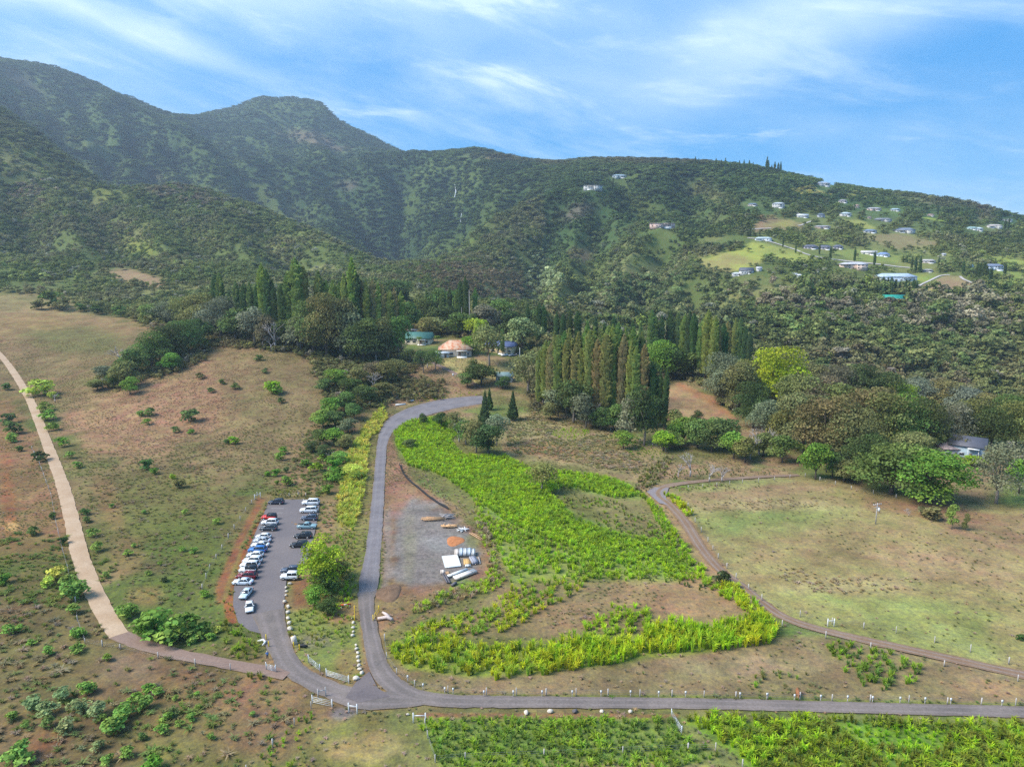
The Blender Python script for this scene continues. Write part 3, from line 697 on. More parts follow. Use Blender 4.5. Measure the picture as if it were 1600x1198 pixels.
road('road', [(1720,1119,3.2),(1600,1112,3.1),(1450,1108,3.0),(1300,1104,3.0),(1100,1099,3.0),(900,1097,3.1),(760,1096,3.3),(690,1094,3.6),(645,1086,3.9),(613,1068,4.1),(594,1045,3.9),(584,1015,3.4),(577,980,3.3),(573,950,3.3),(572,925,4.0)], M_TARMAC, .055)
road('upper_road', [(572,935,3.7),(577,905,4.5),(583,860,4.0),(588,810,3.9),(592,760,3.9),(595,715,3.9),(598,690,4.4),(606,672,6.5),(625,655,11),(660,641,15),(700,631,16),(735,626,15),(757,624,12)], M_OLDROAD, .045)
road('car_park_road', [(668,1094,2.4),(640,1094.5,3.4),(600,1094,4.9),(560,1091,5.3),(520,1078,4.3),(480,1060,4.0),(452,1038,4.2),(437,1010,4.4),(426,980,5.6),(419,955,6.8)], M_TARMAC, .05)
paving('car_park', [(372,972),(364,945),(366,915),(384,868),(402,825),(420,784),(436,780),(500,780),(498,800),(488,850),(474,890),(448,902),(442,960),(440,990),(410,990),(390,985)], M_LOT, .035)
paving('junction_patch', [(556,1066),(566,1058),(577,1049),(590,1075),(610,1088),(560,1098),(540,1090)], M_DARK, .115)
#paving('gravel_yard', [(600,915),(604,860),(608,800),(640,782),(690,790),(738,828),(756,862),(752,900),(700,918),(650,922)], M_YARD, .03)
#paving('gravel_apron', [(518,1105),(548,1096),(600,1106),(560,1112),(555,1124),(530,1125)], M_YARD, .04)
road('concrete_track', [(-60,490,3.36),(-20,535,3.36),(10,566,3.44),(40,612,3.52),(62,662,3.68),(84,720,3.76),(100,765,3.84),(113,815,3.92),(126,870,3.92),(147,925,3.84),(168,965,3.68),(186,992,3.60)], M_CONC, .07)
road('dirt_drive', [(183,990,3.68),(215,1004,3.36),(270,1020,3.20),(330,1032,3.04),(385,1042,3.04),(430,1050,3.20),(450,1054,3.2)], M_REDDIRT, .05)
road('dirt_road', [(1720,1076,3.17),(1600,1054,3.02),(1500,1032,2.95),(1400,1010,2.88),(1300,988,2.81),(1230,966,2.81),(1190,940,2.74),(1160,915,2.59),(1125,890,2.88),(1095,855,3.17),(1070,815,3.46),(1048,790,3.46),(1028,772,3.60),(1040,760,3.31),(1080,753,2.88),(1140,748,2.59),(1200,744,2.45),(1248,742,2.30)], M_DIRT, .05)
paving('turnout', [(1010,768),(1022,761),(1045,762),(1040,778),(1048,790),(1030,786)], M_YARD, .09)
road('house_drive', [(752,605,3),(735,597,3),(715,586,3),(690,573,3),(676,566,3)], M_REDDIRT, .08, keep=False)
road('hill_road', [(1168,372,2.6),(1195,376,3),(1235,388,3.2),(1262,398,3.2),(1290,404,3.2),(1330,409,4.5),(1380,414,3.5),(1425,419,3)], M_ROADWHITE, .5, 4, False)
road('hill_lane', [(1162,361,2.6),(1205,357,2.6)], M_ROADWHITE, .5, 4, False)
road('estate_lane', [(1500,432,2.8),(1506,437,2.8),(1522,444,2.8),(1535,452,2.8),(1543,460,3),(1541,467,3)], M_ROADWHITE, .5, 4, False)
road('estate_spur', [(1541,469,2.2),(1551,465,2.2),(1559,466,2.2),(1563,474,2.2)], M_ROADWHITE, .5, 4, False)
road('upper_lane', [(1247,353,2.6),(1262,348,2.8),(1276,343,2.8)], M_ROADWHITE, .5, 4, False)
road('field_lane', [(1432,449,2.2),(1450,440,2.4),(1470,431,2.4),(1484,430,2.2)], M_ROADWHITE, .5, 4, False)
road('ridge_lane', [(1228,328,2.2),(1245,333,2.2),(1252,336,2.2)], M_ROADWHITE, .6, 4, False)

def waterfall(name, pix, w):
    q = px2w([p[0] for p in pix], [p[1] for p in pix]); V = []
    for i, (p, ww) in enumerate(zip(q, w)):
        d = np.array([0, -1, 0]) * 14; V += [p + d + np.array([-ww, 0, 5.]), p + d + np.array([0, -1.5, 5.5]), p + d + np.array([ww, 0, 5.])]
    F = []
    for i in range(len(q) - 1): F += [[3*i, 3*i+1, 3*i+4, 3*i+3], [3*i+1, 3*i+2, 3*i+5, 3*i+4]]
    tag(link(name, mesh_np(name, V, F, [mat('white_water', (.6,.64,.68), .5)])), kind='structure')
waterfall('waterfall', [(711,291),(712,296),(713,302),(712,307),(711,312)], [.5,1.0,1.3,.8,1.1])
waterfall('lower_waterfall', [(722,337),(721,342),(721,348),(720,352)], [.9,.6,1.0,.7])

for _a, _b in (((423,794),(444,794)), ((421,801),(442,801)), ((474,779),(474,782)), ((406,833),(424,833))):
    _w = px2w([_a[0], _b[0]], [_a[1], _b[1]]); _d = _w[1] - _w[0]; _n = np.array([-_d[1], _d[0], 0]) / np.linalg.norm(_d[:2]) * .06
    tag(link('bay_line', mesh_np('bay_line', [_w[0] - _n + [0,0,.045], _w[1] - _n + [0,0,.045], _w[1] + _n + [0,0,.045], _w[0] + _n + [0,0,.045]], [[0,1,2,3]], [mat('faded_line_paint', (.42,.40,.38), .8)])), kind='structure')

# ------------------------------------------------------------------ foliage: leaf-clump crowns, pines, dead wood, tufts
RNG = np.random.default_rng(12)
def foliage_mat(name, instancer=False, trans=.32, hue=.03):
    m = bpy.data.materials.new(name); m.use_nodes = True
    N, L = new_nodes(m.node_tree); out = N.new('ShaderNodeOutputMaterial')
    tint = N.new('ShaderNodeAttribute'); tint.attribute_name = 'tint'
    if instancer:
        c = N.new('ShaderNodeAttribute'); c.attribute_type = 'INSTANCER'; c.attribute_name = 'canopy'; src = c.outputs['Color']
        oi = N.new('ShaderNodeObjectInfo')
    else:
        oi = N.new('ShaderNodeObjectInfo'); src = oi.outputs['Color']
    sc = N.new('ShaderNodeVectorMath'); sc.operation = 'SCALE'; L.new(src, sc.inputs[0]); L.new(tint.outputs['Fac'], sc.inputs['Scale'])
    t2 = N.new('ShaderNodeAttribute'); t2.attribute_name = 'hue'
    hs = N.new('ShaderNodeHueSaturation'); L.new(sc.outputs[0], hs.inputs['Color'])
    mr = N.new('ShaderNodeMapRange'); mr.inputs[3].default_value = .5 - hue; mr.inputs[4].default_value = .5 + hue
    L.new(t2.outputs['Fac'], mr.inputs[0]); L.new(mr.outputs[0], hs.inputs['Hue'])
    d = N.new('ShaderNodeBsdfDiffuse'); L.new(hs.outputs[0], d.inputs[0])
    tr = N.new('ShaderNodeBsdfTranslucent'); L.new(hs.outputs[0], tr.inputs[0])
    mx = N.new('ShaderNodeMixShader'); mx.inputs[0].default_value = trans
    L.new(d.outputs[0], mx.inputs[1]); L.new(tr.outputs[0], mx.inputs[2]); L.new(mx.outputs[0], out.inputs[0])
    return m
M_LEAF = foliage_mat('leaf_clumps'); M_PINE = foliage_mat('pine_needles', trans=.5); M_FAR = foliage_mat('canopy_leaves', True); M_GRASS = foliage_mat('grass_blades', True, .5)
M_BARK = mat('grey_bark', (.23,.19,.155), .9, noise=.35, nscale=3); M_BARKD = mat('dark_bark', (.10,.078,.06), .9, noise=.3, nscale=3)
M_DEAD = mat('weathered_dead_wood', (.40,.355,.33), .9, noise=.25, nscale=3)

def leaf_quads(pos, nrm, size, rng, aspect=1.0, tint=None, hue=None):
    n = len(pos)
    a = np.cross(nrm, rng.normal(size=(n, 3))); a /= np.linalg.norm(a, axis=1)[:, None] + 1e-9
    b = np.cross(nrm, a); s = (size * rng.uniform(.6, 1.4, n))[:, None]
    k = rng.uniform(.55, 1.0, (n, 1)) * aspect
    bend = nrm * s * rng.uniform(-.35, .1, (n, 1))
    V = np.stack([pos - a * s + bend, pos - b * s * k, pos + a * s + bend, pos + b * s * k], 1)
    return V.reshape(-1, 3), np.repeat(tint, 4), np.repeat(hue, 4)
def quads_mesh(name, V, tint, hue, m):
    f = np.arange(len(V)).reshape(-1, 4)
    me = mesh_np(name, V, f, [m])
    a = me.attributes.new('tint', 'FLOAT', 'POINT'); a.data.foreach_set('value', tint.astype(np.float32))
    a = me.attributes.new('hue', 'FLOAT', 'POINT'); a.data.foreach_set('value', hue.astype(np.float32))
    return me
def crown(name, seed, m, lobes=14, leaves=1500, size=.035, base=.28, top=1.0, spread=.5, shape='round', flat=.75, tv=.28, rs=1.0):
    """unit tree: height 1, crown radius `spread`; returns mesh and lobe centres"""
    rng = np.random.default_rng(seed)
    mid = (base + top) / 2; hh = (top - base) / 2
    C, R = [], []
    for k in range(lobes):
        a = rng.uniform(0, 2 * math.pi); q = math.sqrt(rng.uniform(0, 1))
        if shape == 'umbrella':
            r = q * spread * .80; z = top - hh * .50 - .55 * hh * (q ** 2) + rng.normal() * .04; R.append(rng.uniform(.13, .21) * spread / .5)
        elif shape == 'tall':
            z = base + (top - base) * rng.uniform(.08, .92); w = math.sin(math.pi * min(1, .15 + .85 * (z - base) / (top - base))) ** .6
            r = q * spread * .62 * w; R.append(rng.uniform(.16, .26) * spread / .5)
        else:
            u = rng.uniform(-.75, 1); r = q * spread * .74 * math.sqrt(max(.05, 1 - .8 * u * u)); z = mid + u * hh * .74; R.append(rng.uniform(.17, .30) * spread / .5)
        C.append((r * math.cos(a), r * math.sin(a), z))
    C = np.array(C); R = np.array(R) * rs
    p = R ** 2 / (R ** 2).sum(); li = rng.choice(lobes, leaves, p=p)
    d = rng.normal(size=(leaves, 3)); d /= np.linalg.norm(d, axis=1)[:, None]
    d[:, 2] = np.where(d[:, 2] < -.35, -d[:, 2], d[:, 2])
    rad = R[li] * (1 - .45 * rng.uniform(0, 1, leaves) ** 2.2)
    pos = C[li] + d * rad[:, None] * np.array([1, 1, flat])
    nr = d * .75 + rng.normal(size=(leaves, 3)) * .5 + np.array([0, 0, .25]); nr /= np.linalg.norm(nr, axis=1)[:, None]
    lt = 1 + tv * (rng.uniform(-1, 1, lobes)); lh = rng.uniform(.2, .8, lobes)
    V, t, h = leaf_quads(pos, nr, size, rng, tint=lt[li] * rng.uniform(.75, 1.25, leaves), hue=np.clip(lh[li] + rng.normal(size=leaves) * .12, 0, 1))
    return quads_mesh(name, V, t, h, m), C, R
def trunk_mesh(name, C, base, m, seed, r0=.028, n=6, fork=.6):
    rng = random.Random(seed); mb = MB()
    top = (rng.uniform(-.03, .03), rng.uniform(-.03, .03), base * fork + .12)
    mb.tube([(0, 0, -.05), (top[0] * .4, top[1] * .4, base * .4), top], [r0 * 1.25, r0, r0 * .8], 7)
    order = sorted(range(len(C)), key=lambda k: rng.random())[:n]
    for k in order:
        c = Vector(C[k]); s = Vector(top); mdl = s.lerp(c, .5) + Vector((0, 0, .03))
        mb.tube([s - Vector((0, 0, .03)), mdl, c], [r0 * .62, r0 * .42, r0 * .18], 5)
    return mb.mesh(name, m, True)
def pine_mesh(seed, m, whorls=74, ratio=.085, bare=.16, taper=.30, cone=False, per=7):
    """column (or cone) of short whorled, upturned branches on a unit-height stem"""
    rng = np.random.default_rng(seed); tn, hu, V = [], [], []
    for k in range(whorls):
        z = bare + (1 - bare) * (k + rng.uniform(0, .9)) / whorls
        e = (1 - z) / (1 - bare)
        r = ratio * (e ** .9 + .06 if cone else min(1, (e / taper + .06)) ** .7) * (.88 + .12 * math.sin(k * .9 + seed)) * rng.uniform(.8, 1.1)
        a0 = rng.uniform(0, 6.28)
        for j in range(per):
            a = a0 + 6.283 * j / per + rng.normal() * .2; rr = r * rng.uniform(.72, 1.15); q = rr * rng.uniform(.15, .4)
            d = np.array([math.cos(a), math.sin(a), 0]); s = np.array([-d[1], d[0], 0]) * (rr * .26 + .003)
            dz = np.array([0, 0, rr * (rng.uniform(.05, .4) if cone else rng.uniform(.35, 1.0))])
            p0 = d * q + np.array([0, 0, z]); p1 = d * rr * .75 + np.array([0, 0, z]) + dz * .45; p2 = d * rr + np.array([0, 0, z]) + dz
            up = np.array([0, 0, rr * .34 + .003])
            V += [p0 - s * .5, p1 - s, p1 + s, p0 + s * .5, p1 - s, p2 - s * .4, p2 + s * .4, p1 + s]
            V += [p1 - s - up * .5, p1 + s - up * .5, p2 + s * .7 + up * .5, p2 - s * .7 + up * .5]
            t = rng.uniform(.72, 1.28); h = rng.uniform(.2, .8); tn += [t] * 12; hu += [h] * 12
    return quads_mesh('pine_foliage', np.array(V), np.array(tn), np.array(hu), m)
def dead_mesh(seed, levels=4, m=None, spread=.55, r0=.03):
    rng = random.Random(seed); mb = MB()
    def grow(p, d, ln, r, lv):
        q = p + d * ln * .55 + Vector((rng.uniform(-1, 1), rng.uniform(-1, 1), rng.uniform(-.3, 1))) * ln * .06; e = p + d * ln
        mb.tube([p, q, e], [r, r * .85, r * .62], 5 if lv > 1 else 4)
        if lv == 0: return
        for k in range(rng.choice((2, 3, 3))):
            nd = (d + Vector((rng.uniform(-1, 1), rng.uniform(-1, 1), rng.uniform(-.25, .6))) * spread * 1.5).normalized()
            grow(e - d * ln * rng.uniform(0, .25), nd, ln * rng.uniform(.6, .85), r * .6, lv - 1)
    grow(Vector((0, 0, -.04)), Vector((rng.uniform(-.1, .1), rng.uniform(-.1, .1), 1)).normalized(), .32, r0, levels)
    return mb.mesh('bare_branches', m or M_DEAD)
def tuft_mesh(seed, m, blades=18, w=.06, lean=.6, h=1.0, r=.18):
    rng = np.random.default_rng(seed); V, tn, hu = [], [], []
    for k in range(blades):
        a = rng.uniform(0, 6.28); b = rng.uniform(0, 6.28); q = r * math.sqrt(rng.uniform()); p = np.array([q * math.cos(b), q * math.sin(b), -.04])
        L_ = rng.uniform(.55, 1.05) * h; le = lean * rng.uniform(.2, 1.1)
        d = np.array([math.cos(a), math.sin(a), 0]); s = np.array([-math.sin(a), math.cos(a), 0]) * w * rng.uniform(.7, 1.4)
        m1 = p + d * le * .3 * L_ + np.array([0, 0, L_ * .62]); e = p + d * le * L_ * .95 + np.array([0, 0, L_ * (1 - .35 * le)])
        V += [p - s * .7, p + s * .7, m1 + s, m1 - s]; V += [m1 - s, m1 + s, e + s * .25, e - s * .25]
        t = rng.uniform(.75, 1.25); g = rng.uniform(.2, .8); tn += [t] * 8; hu += [g] * 8
    return quads_mesh('tuft', np.array(V), np.array(tn), np.array(hu), m)

# ------------------------------------------------------------------ scattered masses (geometry nodes): one object each
def scatter(name, pts, rot, scl, col, idx, protos):
    pc = bpy.data.collections.new(name + '_kinds')
    for k, me in enumerate(protos):
        o = bpy.data.objects.new('%s_kind' % name, me); pc.objects.link(o)
    me = bpy.data.meshes.new(name); me.vertices.add(len(pts)); me.vertices.foreach_set('co', np.asarray(pts, np.float32).ravel())
    def att(n, t, v, key):
        a = me.attributes.new(n, t, 'POINT'); a.data.foreach_set(key, v)
    att('turn', 'FLOAT_VECTOR', np.asarray(rot, np.float32).ravel(), 'vector'); att('scl', 'FLOAT_VECTOR', np.asarray(scl, np.float32).ravel(), 'vector')
    att('kind', 'INT', np.asarray(idx, np.int32), 'value')
    att('canopy', 'FLOAT_COLOR', np.concatenate([col, np.ones((len(col), 1))], 1).astype(np.float32).ravel(), 'color')
    me.update()
    g = bpy.data.node_groups.new(name + '_spread', 'GeometryNodeTree'); N, L = g.nodes, g.links
    g.interface.new_socket('Geometry', in_out='INPUT', socket_type='NodeSocketGeometry'); g.interface.new_socket('Geometry', in_out='OUTPUT', socket_type='NodeSocketGeometry')
    gi = N.new('NodeGroupInput'); go = N.new('NodeGroupOutput'); ip = N.new('GeometryNodeInstanceOnPoints')
    ci = N.new('GeometryNodeCollectionInfo'); ci.inputs[0].default_value = pc; ci.inputs['Separate Children'].default_value = True; ci.inputs['Reset Children'].default_value = True
    def na(n, t):
        x = N.new('GeometryNodeInputNamedAttribute'); x.data_type = t; x.inputs[0].default_value = n; return x.outputs[0]
    L.new(gi.outputs[0], ip.inputs['Points']); L.new(ci.outputs[0], ip.inputs['Instance']); ip.inputs['Pick Instance'].default_value = True
    L.new(na('kind', 'INT'), ip.inputs['Instance Index']); L.new(na('turn', 'FLOAT_VECTOR'), ip.inputs['Rotation']); L.new(na('scl', 'FLOAT_VECTOR'), ip.inputs['Scale'])
    L.new(ip.outputs[0], go.inputs[0])
    o = link(name, me); md = o.modifiers.new('spread', 'NODES'); md.node_group = g
    return tag(o, kind='stuff')

CLEARINGS = [  # open ground nearer than 640 m where no wood is scattered
 poly((-300,425),(60,462),(240,512),(330,540),(480,548),(560,566),(640,572),(700,545),(800,555),(830,580),(830,640),(960,672),(1040,700),(1060,735),(1250,742),(1350,768),(1480,790),(1800,810),(1800,1400),(-300,1400)),
 poly((680,550),(740,556),(800,568),(812,600),(700,600)),
 poly((1026,596),(1062,592),(1112,614),(1156,656),(1080,668),(1026,664)),
 poly((628,515),(690,520),(740,535),(740,560),(640,560)),
]
THICKETS = [poly((485,565),(560,560),(650,575),(640,600),(612,632),(580,645),(560,690),(545,735),(500,748),(486,720),(500,660),(505,610)),
 poly((150,600),(200,560),(260,540),(330,535),(330,555),(280,580),(240,592),(180,616)), poly((330,520),(480,535),(640,555),(640,570),(480,556),(330,540)),
 poly((1040,660),(1160,660),(1235,700),(1235,735),(1150,738),(1050,725)), poly((498,870),(560,850),(556,930),(545,965),(505,965)), poly((822,590),(1040,690),(1045,706),(960,680),(830,645)),
 poly((1235,700),(1360,750),(1420,770),(1560,780),(1600,760),(1600,690),(1350,650)), poly((640,590),(690,600),(690,625),(630,625)), poly((690,650),(770,650),(785,700),(760,712),(700,700))]
HOUSE_SPOTS = []      # filled by the house list below: (u, v, half width px)
# (u of the middle, v of the base, width m, depth m, eaves m, roof m, roof kind, wall colour, roof colour, turn, label, windows)
W_, CR, GY, TANW, PINKW = (.50,.50,.48), (.62,.56,.42), (.42,.42,.42), (.52,.43,.33), (.58,.42,.36)
RG, RB, RW, RGR, RT = (.23,.24,.26), (.20,.27,.38), (.38,.40,.42), (.05,.30,.22), (.50,.17,.085)
HOUSES = [
 (927,296,30,12,6.0,2.5,'flat',W_,RW,.1,'wide white ridge house with tall wings standing alone high above the gorge',6),
 (968,278,26,11,3.5,3,'hip',(.40,.45,.46),(.32,.43,.52),.1,'low house with pale blue roof above the white ridge house',4),
 (1036,355,34,11,5.0,2,'flat',PINKW,(.60,.50,.46),.0,'long pinkish white house on the spur halfway up the green slope',6),
 (1177,322,22,10,4,3,'hip',(.45,.40,.35),(.17,.22,.30),-.2,'dark blue roofed house at the left end of the upper lane',4),
 (1218,325,21,13,7.5,2.5,'hip',W_,(.58,.62,.66),-.2,'two storey white house with pale roof beside the upper lane',5),
 (1255,340,22,10,3.5,3.5,'gable',W_,(.70,.72,.72),.1,'white gabled house just below the upper lane',3),
 (1284,340,10,8,4,2.5,'hip',(.36,.38,.42),(.15,.18,.23),.1,'small dark grey house at the head of the driveway',2),
 (1286,357,28,9,3.2,2,'hip',PINKW,(.42,.40,.42),.1,'low pink grey house on the red soil bank below the driveway',4),
 (1323,338,17,11,4.5,2.5,'hip',W_,(.55,.66,.72),.1,'small white house with pale blue roof right of the driveway',3),
 (1359,342,9,7,3,2.4,'hip',TANW,(.32,.24,.21),.0,'tiny brown cottage on the yellow field edge',1),
 (1381,346,28,10,3.2,2.6,'hip',GY,RG,.05,'grey roofed bungalow above the yellow slope',5),
 (1361,364,18,9,3,2.5,'hip',W_,RB,.1,'white bungalow with deep blue roof on the yellow field',3),
 (1416,364,27,12,4,3.5,'hip',W_,(.22,.26,.33),.1,'white house with many dark hips above the bare brown bank',5),
 (1287,291,24,12,5,3,'hip',(.55,.55,.55),(.42,.46,.52),.1,'grey house breaking the skyline of the ridge',4),
 (1367,329,24,10,3.2,2.4,'hip',(.55,.42,.35),(.50,.48,.50),.1,'pinkish long bungalow high on the wooded slope',4),
 (1400,330,18,9,3.5,2.4,'hip',W_,(.42,.55,.62),.0,'white cottage with blue roof high on the wooded slope',3),
 (1339,325,9,7,3.5,2.5,'hip',TANW,(.50,.33,.26),.0,'small orange brown cabin high among the trees',1),
 (1318,317,14,8,3.5,2.4,'hip',(.5,.45,.42),(.33,.31,.33),.1,'grey brown house between two straw coloured fields',2),
 (1455,338,16,8,3,2.4,'hip',TANW,(.52,.36,.30),.1,'brown roofed house above the bright green lawn',2),
 (1520,359,22,10,4,2.8,'hip',(.50,.58,.56),(.40,.60,.58),.1,'pale teal roofed house at the foot of the dark hill',3),
 (1530,361,16,9,4.5,3,'hip',W_,(.62,.72,.72),.1,'white house with mint roof right of the pale teal roofed house',3),
 (1556,357,26,12,5,3,'hip',W_,(.56,.50,.47),.1,'large white house with beige roofs near the end of the ridge',5),
 (1575,346,18,9,4,2.5,'flat',W_,(.66,.64,.62),.0,'white flat roofed house at the very end of the ridge',3),
 (1194,376,27,10,3.4,2.4,'hip',(.66,.70,.72),(.50,.60,.62),-.05,'long pale blue roofed house above the yellow green field',5),
 (1268,389,20,10,3.4,3,'hip',(.40,.36,.40),(.14,.145,.19),.0,'dark hipped bungalow, left one of three under the trees',4),
 (1290,390,20,10,3.4,3,'hip',(.46,.42,.44),(.16,.165,.21),.0,'dark hipped bungalow, middle one of three under the trees',4),
 (1311,389,14,9,3.2,3,'hip',(.40,.37,.40),(.14,.145,.19),.0,'dark hipped bungalow, right and smallest of three under the trees',3),
 (1360,398,20,9,3.2,2.2,'gable',(.68,.64,.56),(.66,.62,.58),-.15,'cream low house beside a blue roofed house on green lawn',3),
 (1382,401,18,10,3.6,2.8,'hip',(.60,.66,.74),(.26,.36,.58),-.15,'bright blue roofed house on green lawn',3),
 (1336,420,31,12,5.4,2,'hip',(.62,.47,.38),(.58,.58,.62),-.05,'large two storey cream pink house below the white road',7),
 (1168,428,19,11,4.5,4.5,'gable',W_,(.13,.14,.17),.15,'white farmhouse with steep dark gables at the end of the green field',5),
 (1152,431,13,8,3,2,'hip',W_,(.66,.70,.74),.15,'pale roofed outbuilding left of the white farmhouse',2),
 (1187,424,7,7,4.5,2.2,'gable',W_,(.60,.60,.62),.15,'small white gabled shed right of the white farmhouse',1),
 (1242,433,7,6,3,2,'gable',W_,(.70,.70,.70),.1,'tiny white shed, left of a pair on the grass strip',1),
 (1250,434,8,6,3,1.6,'hip',W_,(.68,.68,.66),.0,'tiny white shed, right of a pair on the grass strip',1),
 (1284,438,8,5,2.5,1.2,'gable',(.5,.6,.58),(.50,.64,.62),.0,'little mint roofed hut among the bushes',1),
 (1403,440,36,13,4.5,3,'hip',(.66,.72,.78),(.50,.60,.72),.08,'very long white house with light blue roof behind dark pines',9),
 (1400,473,22,12,4.5,4,'gable',(.42,.17,.11),(.03,.36,.27),.1,'house with bright green roofs and red deck at wood edge',4),
 (1451,411,22,9,3.2,2.2,'hip',(.58,.50,.46),(.55,.51,.48),.0,'beige roofed bungalow behind the row of slim pines',4),
 (1476,400,6,5,3,1.5,'gable',W_,(.6,.62,.68),.0,'tiny white hut under the hedge line',1),
 (1451,425,14,8,2.6,1.5,'hip',(.4,.38,.36),(.58,.54,.50),.0,'low beige shed beside the round dark tree',2),
 (1555,422,24,11,5.5,3,'hip',(.60,.66,.74),(.22,.26,.36),.0,'two storey pale blue house with dark blue roof by tall pines',6),
 (1519,417,5,4,2.4,1,'gable',(.3,.5,.6),(.32,.52,.66),.0,'tiny turquoise hut left of the tall pine clump',1),
]
for h in HOUSES: HOUSE_SPOTS.append((h[0], h[1], 1067 * h[2] / 2 / 900))
HOUSE_SPOTS += [(654,538,22),(710,557,28),(782,552,26),(788,597,14),(1507,722,42),(760,575,40)]
FAR_PAVED = [poly((1090,374),(1150,368),(1195,372),(1262,392),(1330,404),(1430,414),(1430,424),(1330,415),(1262,404),(1195,382),(1090,386)),
  poly((1175,356),(1240,348),(1290,338),(1292,346),(1240,358),(1172,366)), poly((1425,452),(1478,426),(1503,428),(1542,456),(1568,474),(1550,476),(1500,440),(1478,436),(1440,456))]

def canopy_colour(x, y, u, v, rng):
    n = len(x)
    g = fbm(x / 70, y / 70, 4, 131); b = fbm(x / 45 + 7, y / 45, 4, 133); r = rng.uniform(0, 1, n)
    dark, mid, lite = np.array((.075,.105,.036)), np.array((.125,.150,.050)), np.array((.20,.215,.065))
    c = dark + (mid - dark) * sstep(.30, .55, .6 * g + .4 * r)[:, None]
    c = c + (lite - c) * sstep(.62, .95, .55 * g + .45 * rng.uniform(0, 1, n))[:, None]
    br = np.array((.19,.15,.105)); c = c + (br - c) * (sstep(.52, .66, b) * (.35 + .65 * rng.uniform(0, 1, n)))[:, None] * .75
    rnd = rng.uniform(0, 1, n)
    c = np.where((rnd > .965)[:, None], np.array((.24,.23,.19)), c)               # bare grey crowns
    c = np.where((rnd < .02)[:, None], np.array((.20,.25,.05)), c)                # pale fresh crowns
    def blob(s, col, p, y0=520, y1=9000, wob=10, soft=8):
        w = region_w(s, u, v, y, soft, y0, y1, b, wob); k = rng.uniform(0, 1, n) < w * p
        c[k] = np.array(col) * 1.55 * rng.uniform(.7, 1.3, (k.sum(), 1))
    blob(ell(740,440,85,24,6), (.105,.070,.050), .85)
    blob(ell(1450,505,190,28,4), (.13,.112,.078), .6); blob(ell(1230,470,90,22,10), (.13,.10,.08), .5)
    blob(ell(1560,490,120,22), (.14,.122,.09), .5); blob(ell(270,290,60,20,20), (.135,.095,.08), .5); blob(ell(140,370,110,30,5), (.10,.085,.05), .45)
    blob(ell(30,300,50,20), (.14,.10,.08), .4); blob(ell(600,330,120,40), (.034,.055,.026), .6); blob(ell(540,275,60,30), (.05,.05,.036), .5)
    blob(ell(840,425,22,34,-20), (.24,.27,.15), .55, wob=5); blob(ell(590,360,10,26,20), (.20,.24,.14), .5, wob=4); blob(ell(930,390,14,22,30), (.20,.22,.09), .4, wob=4)
    blob(ell(870,455,20,10), (.22,.24,.13), .5, wob=4); blob(ell(1090,360,80,18,20), (.035,.055,.025), .5); blob(ell(1130,315,26,8), (.03,.05,.025), .6)
    blob(ell(1300,520,110,30,10), (.085,.115,.034), .6); blob(ell(1480,545,160,30,6), (.075,.105,.035), .6); blob(ell(1100,470,80,50,30), (.075,.085,.04), .5)
    blob(ell(330,400,90,30,8), (.085,.10,.034), .5); blob(ell(60,430,60,14,5), (.17,.19,.06), .3); blob(ell(1000,440,70,50), (.06,.085,.035), .5)
    blob(ell(740,335,14,60,25), (.08,.11,.034), .5); blob(ell(1490,330,60,12,8), (.075,.075,.045), .6)
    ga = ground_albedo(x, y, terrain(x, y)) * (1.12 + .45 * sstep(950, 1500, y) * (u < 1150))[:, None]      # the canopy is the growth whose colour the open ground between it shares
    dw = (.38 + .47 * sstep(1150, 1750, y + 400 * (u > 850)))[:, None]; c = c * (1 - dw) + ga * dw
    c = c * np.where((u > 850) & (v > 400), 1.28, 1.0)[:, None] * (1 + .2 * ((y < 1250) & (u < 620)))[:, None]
    return c * 1.3 * rng.uniform(.84, 1.16, (n, 1))

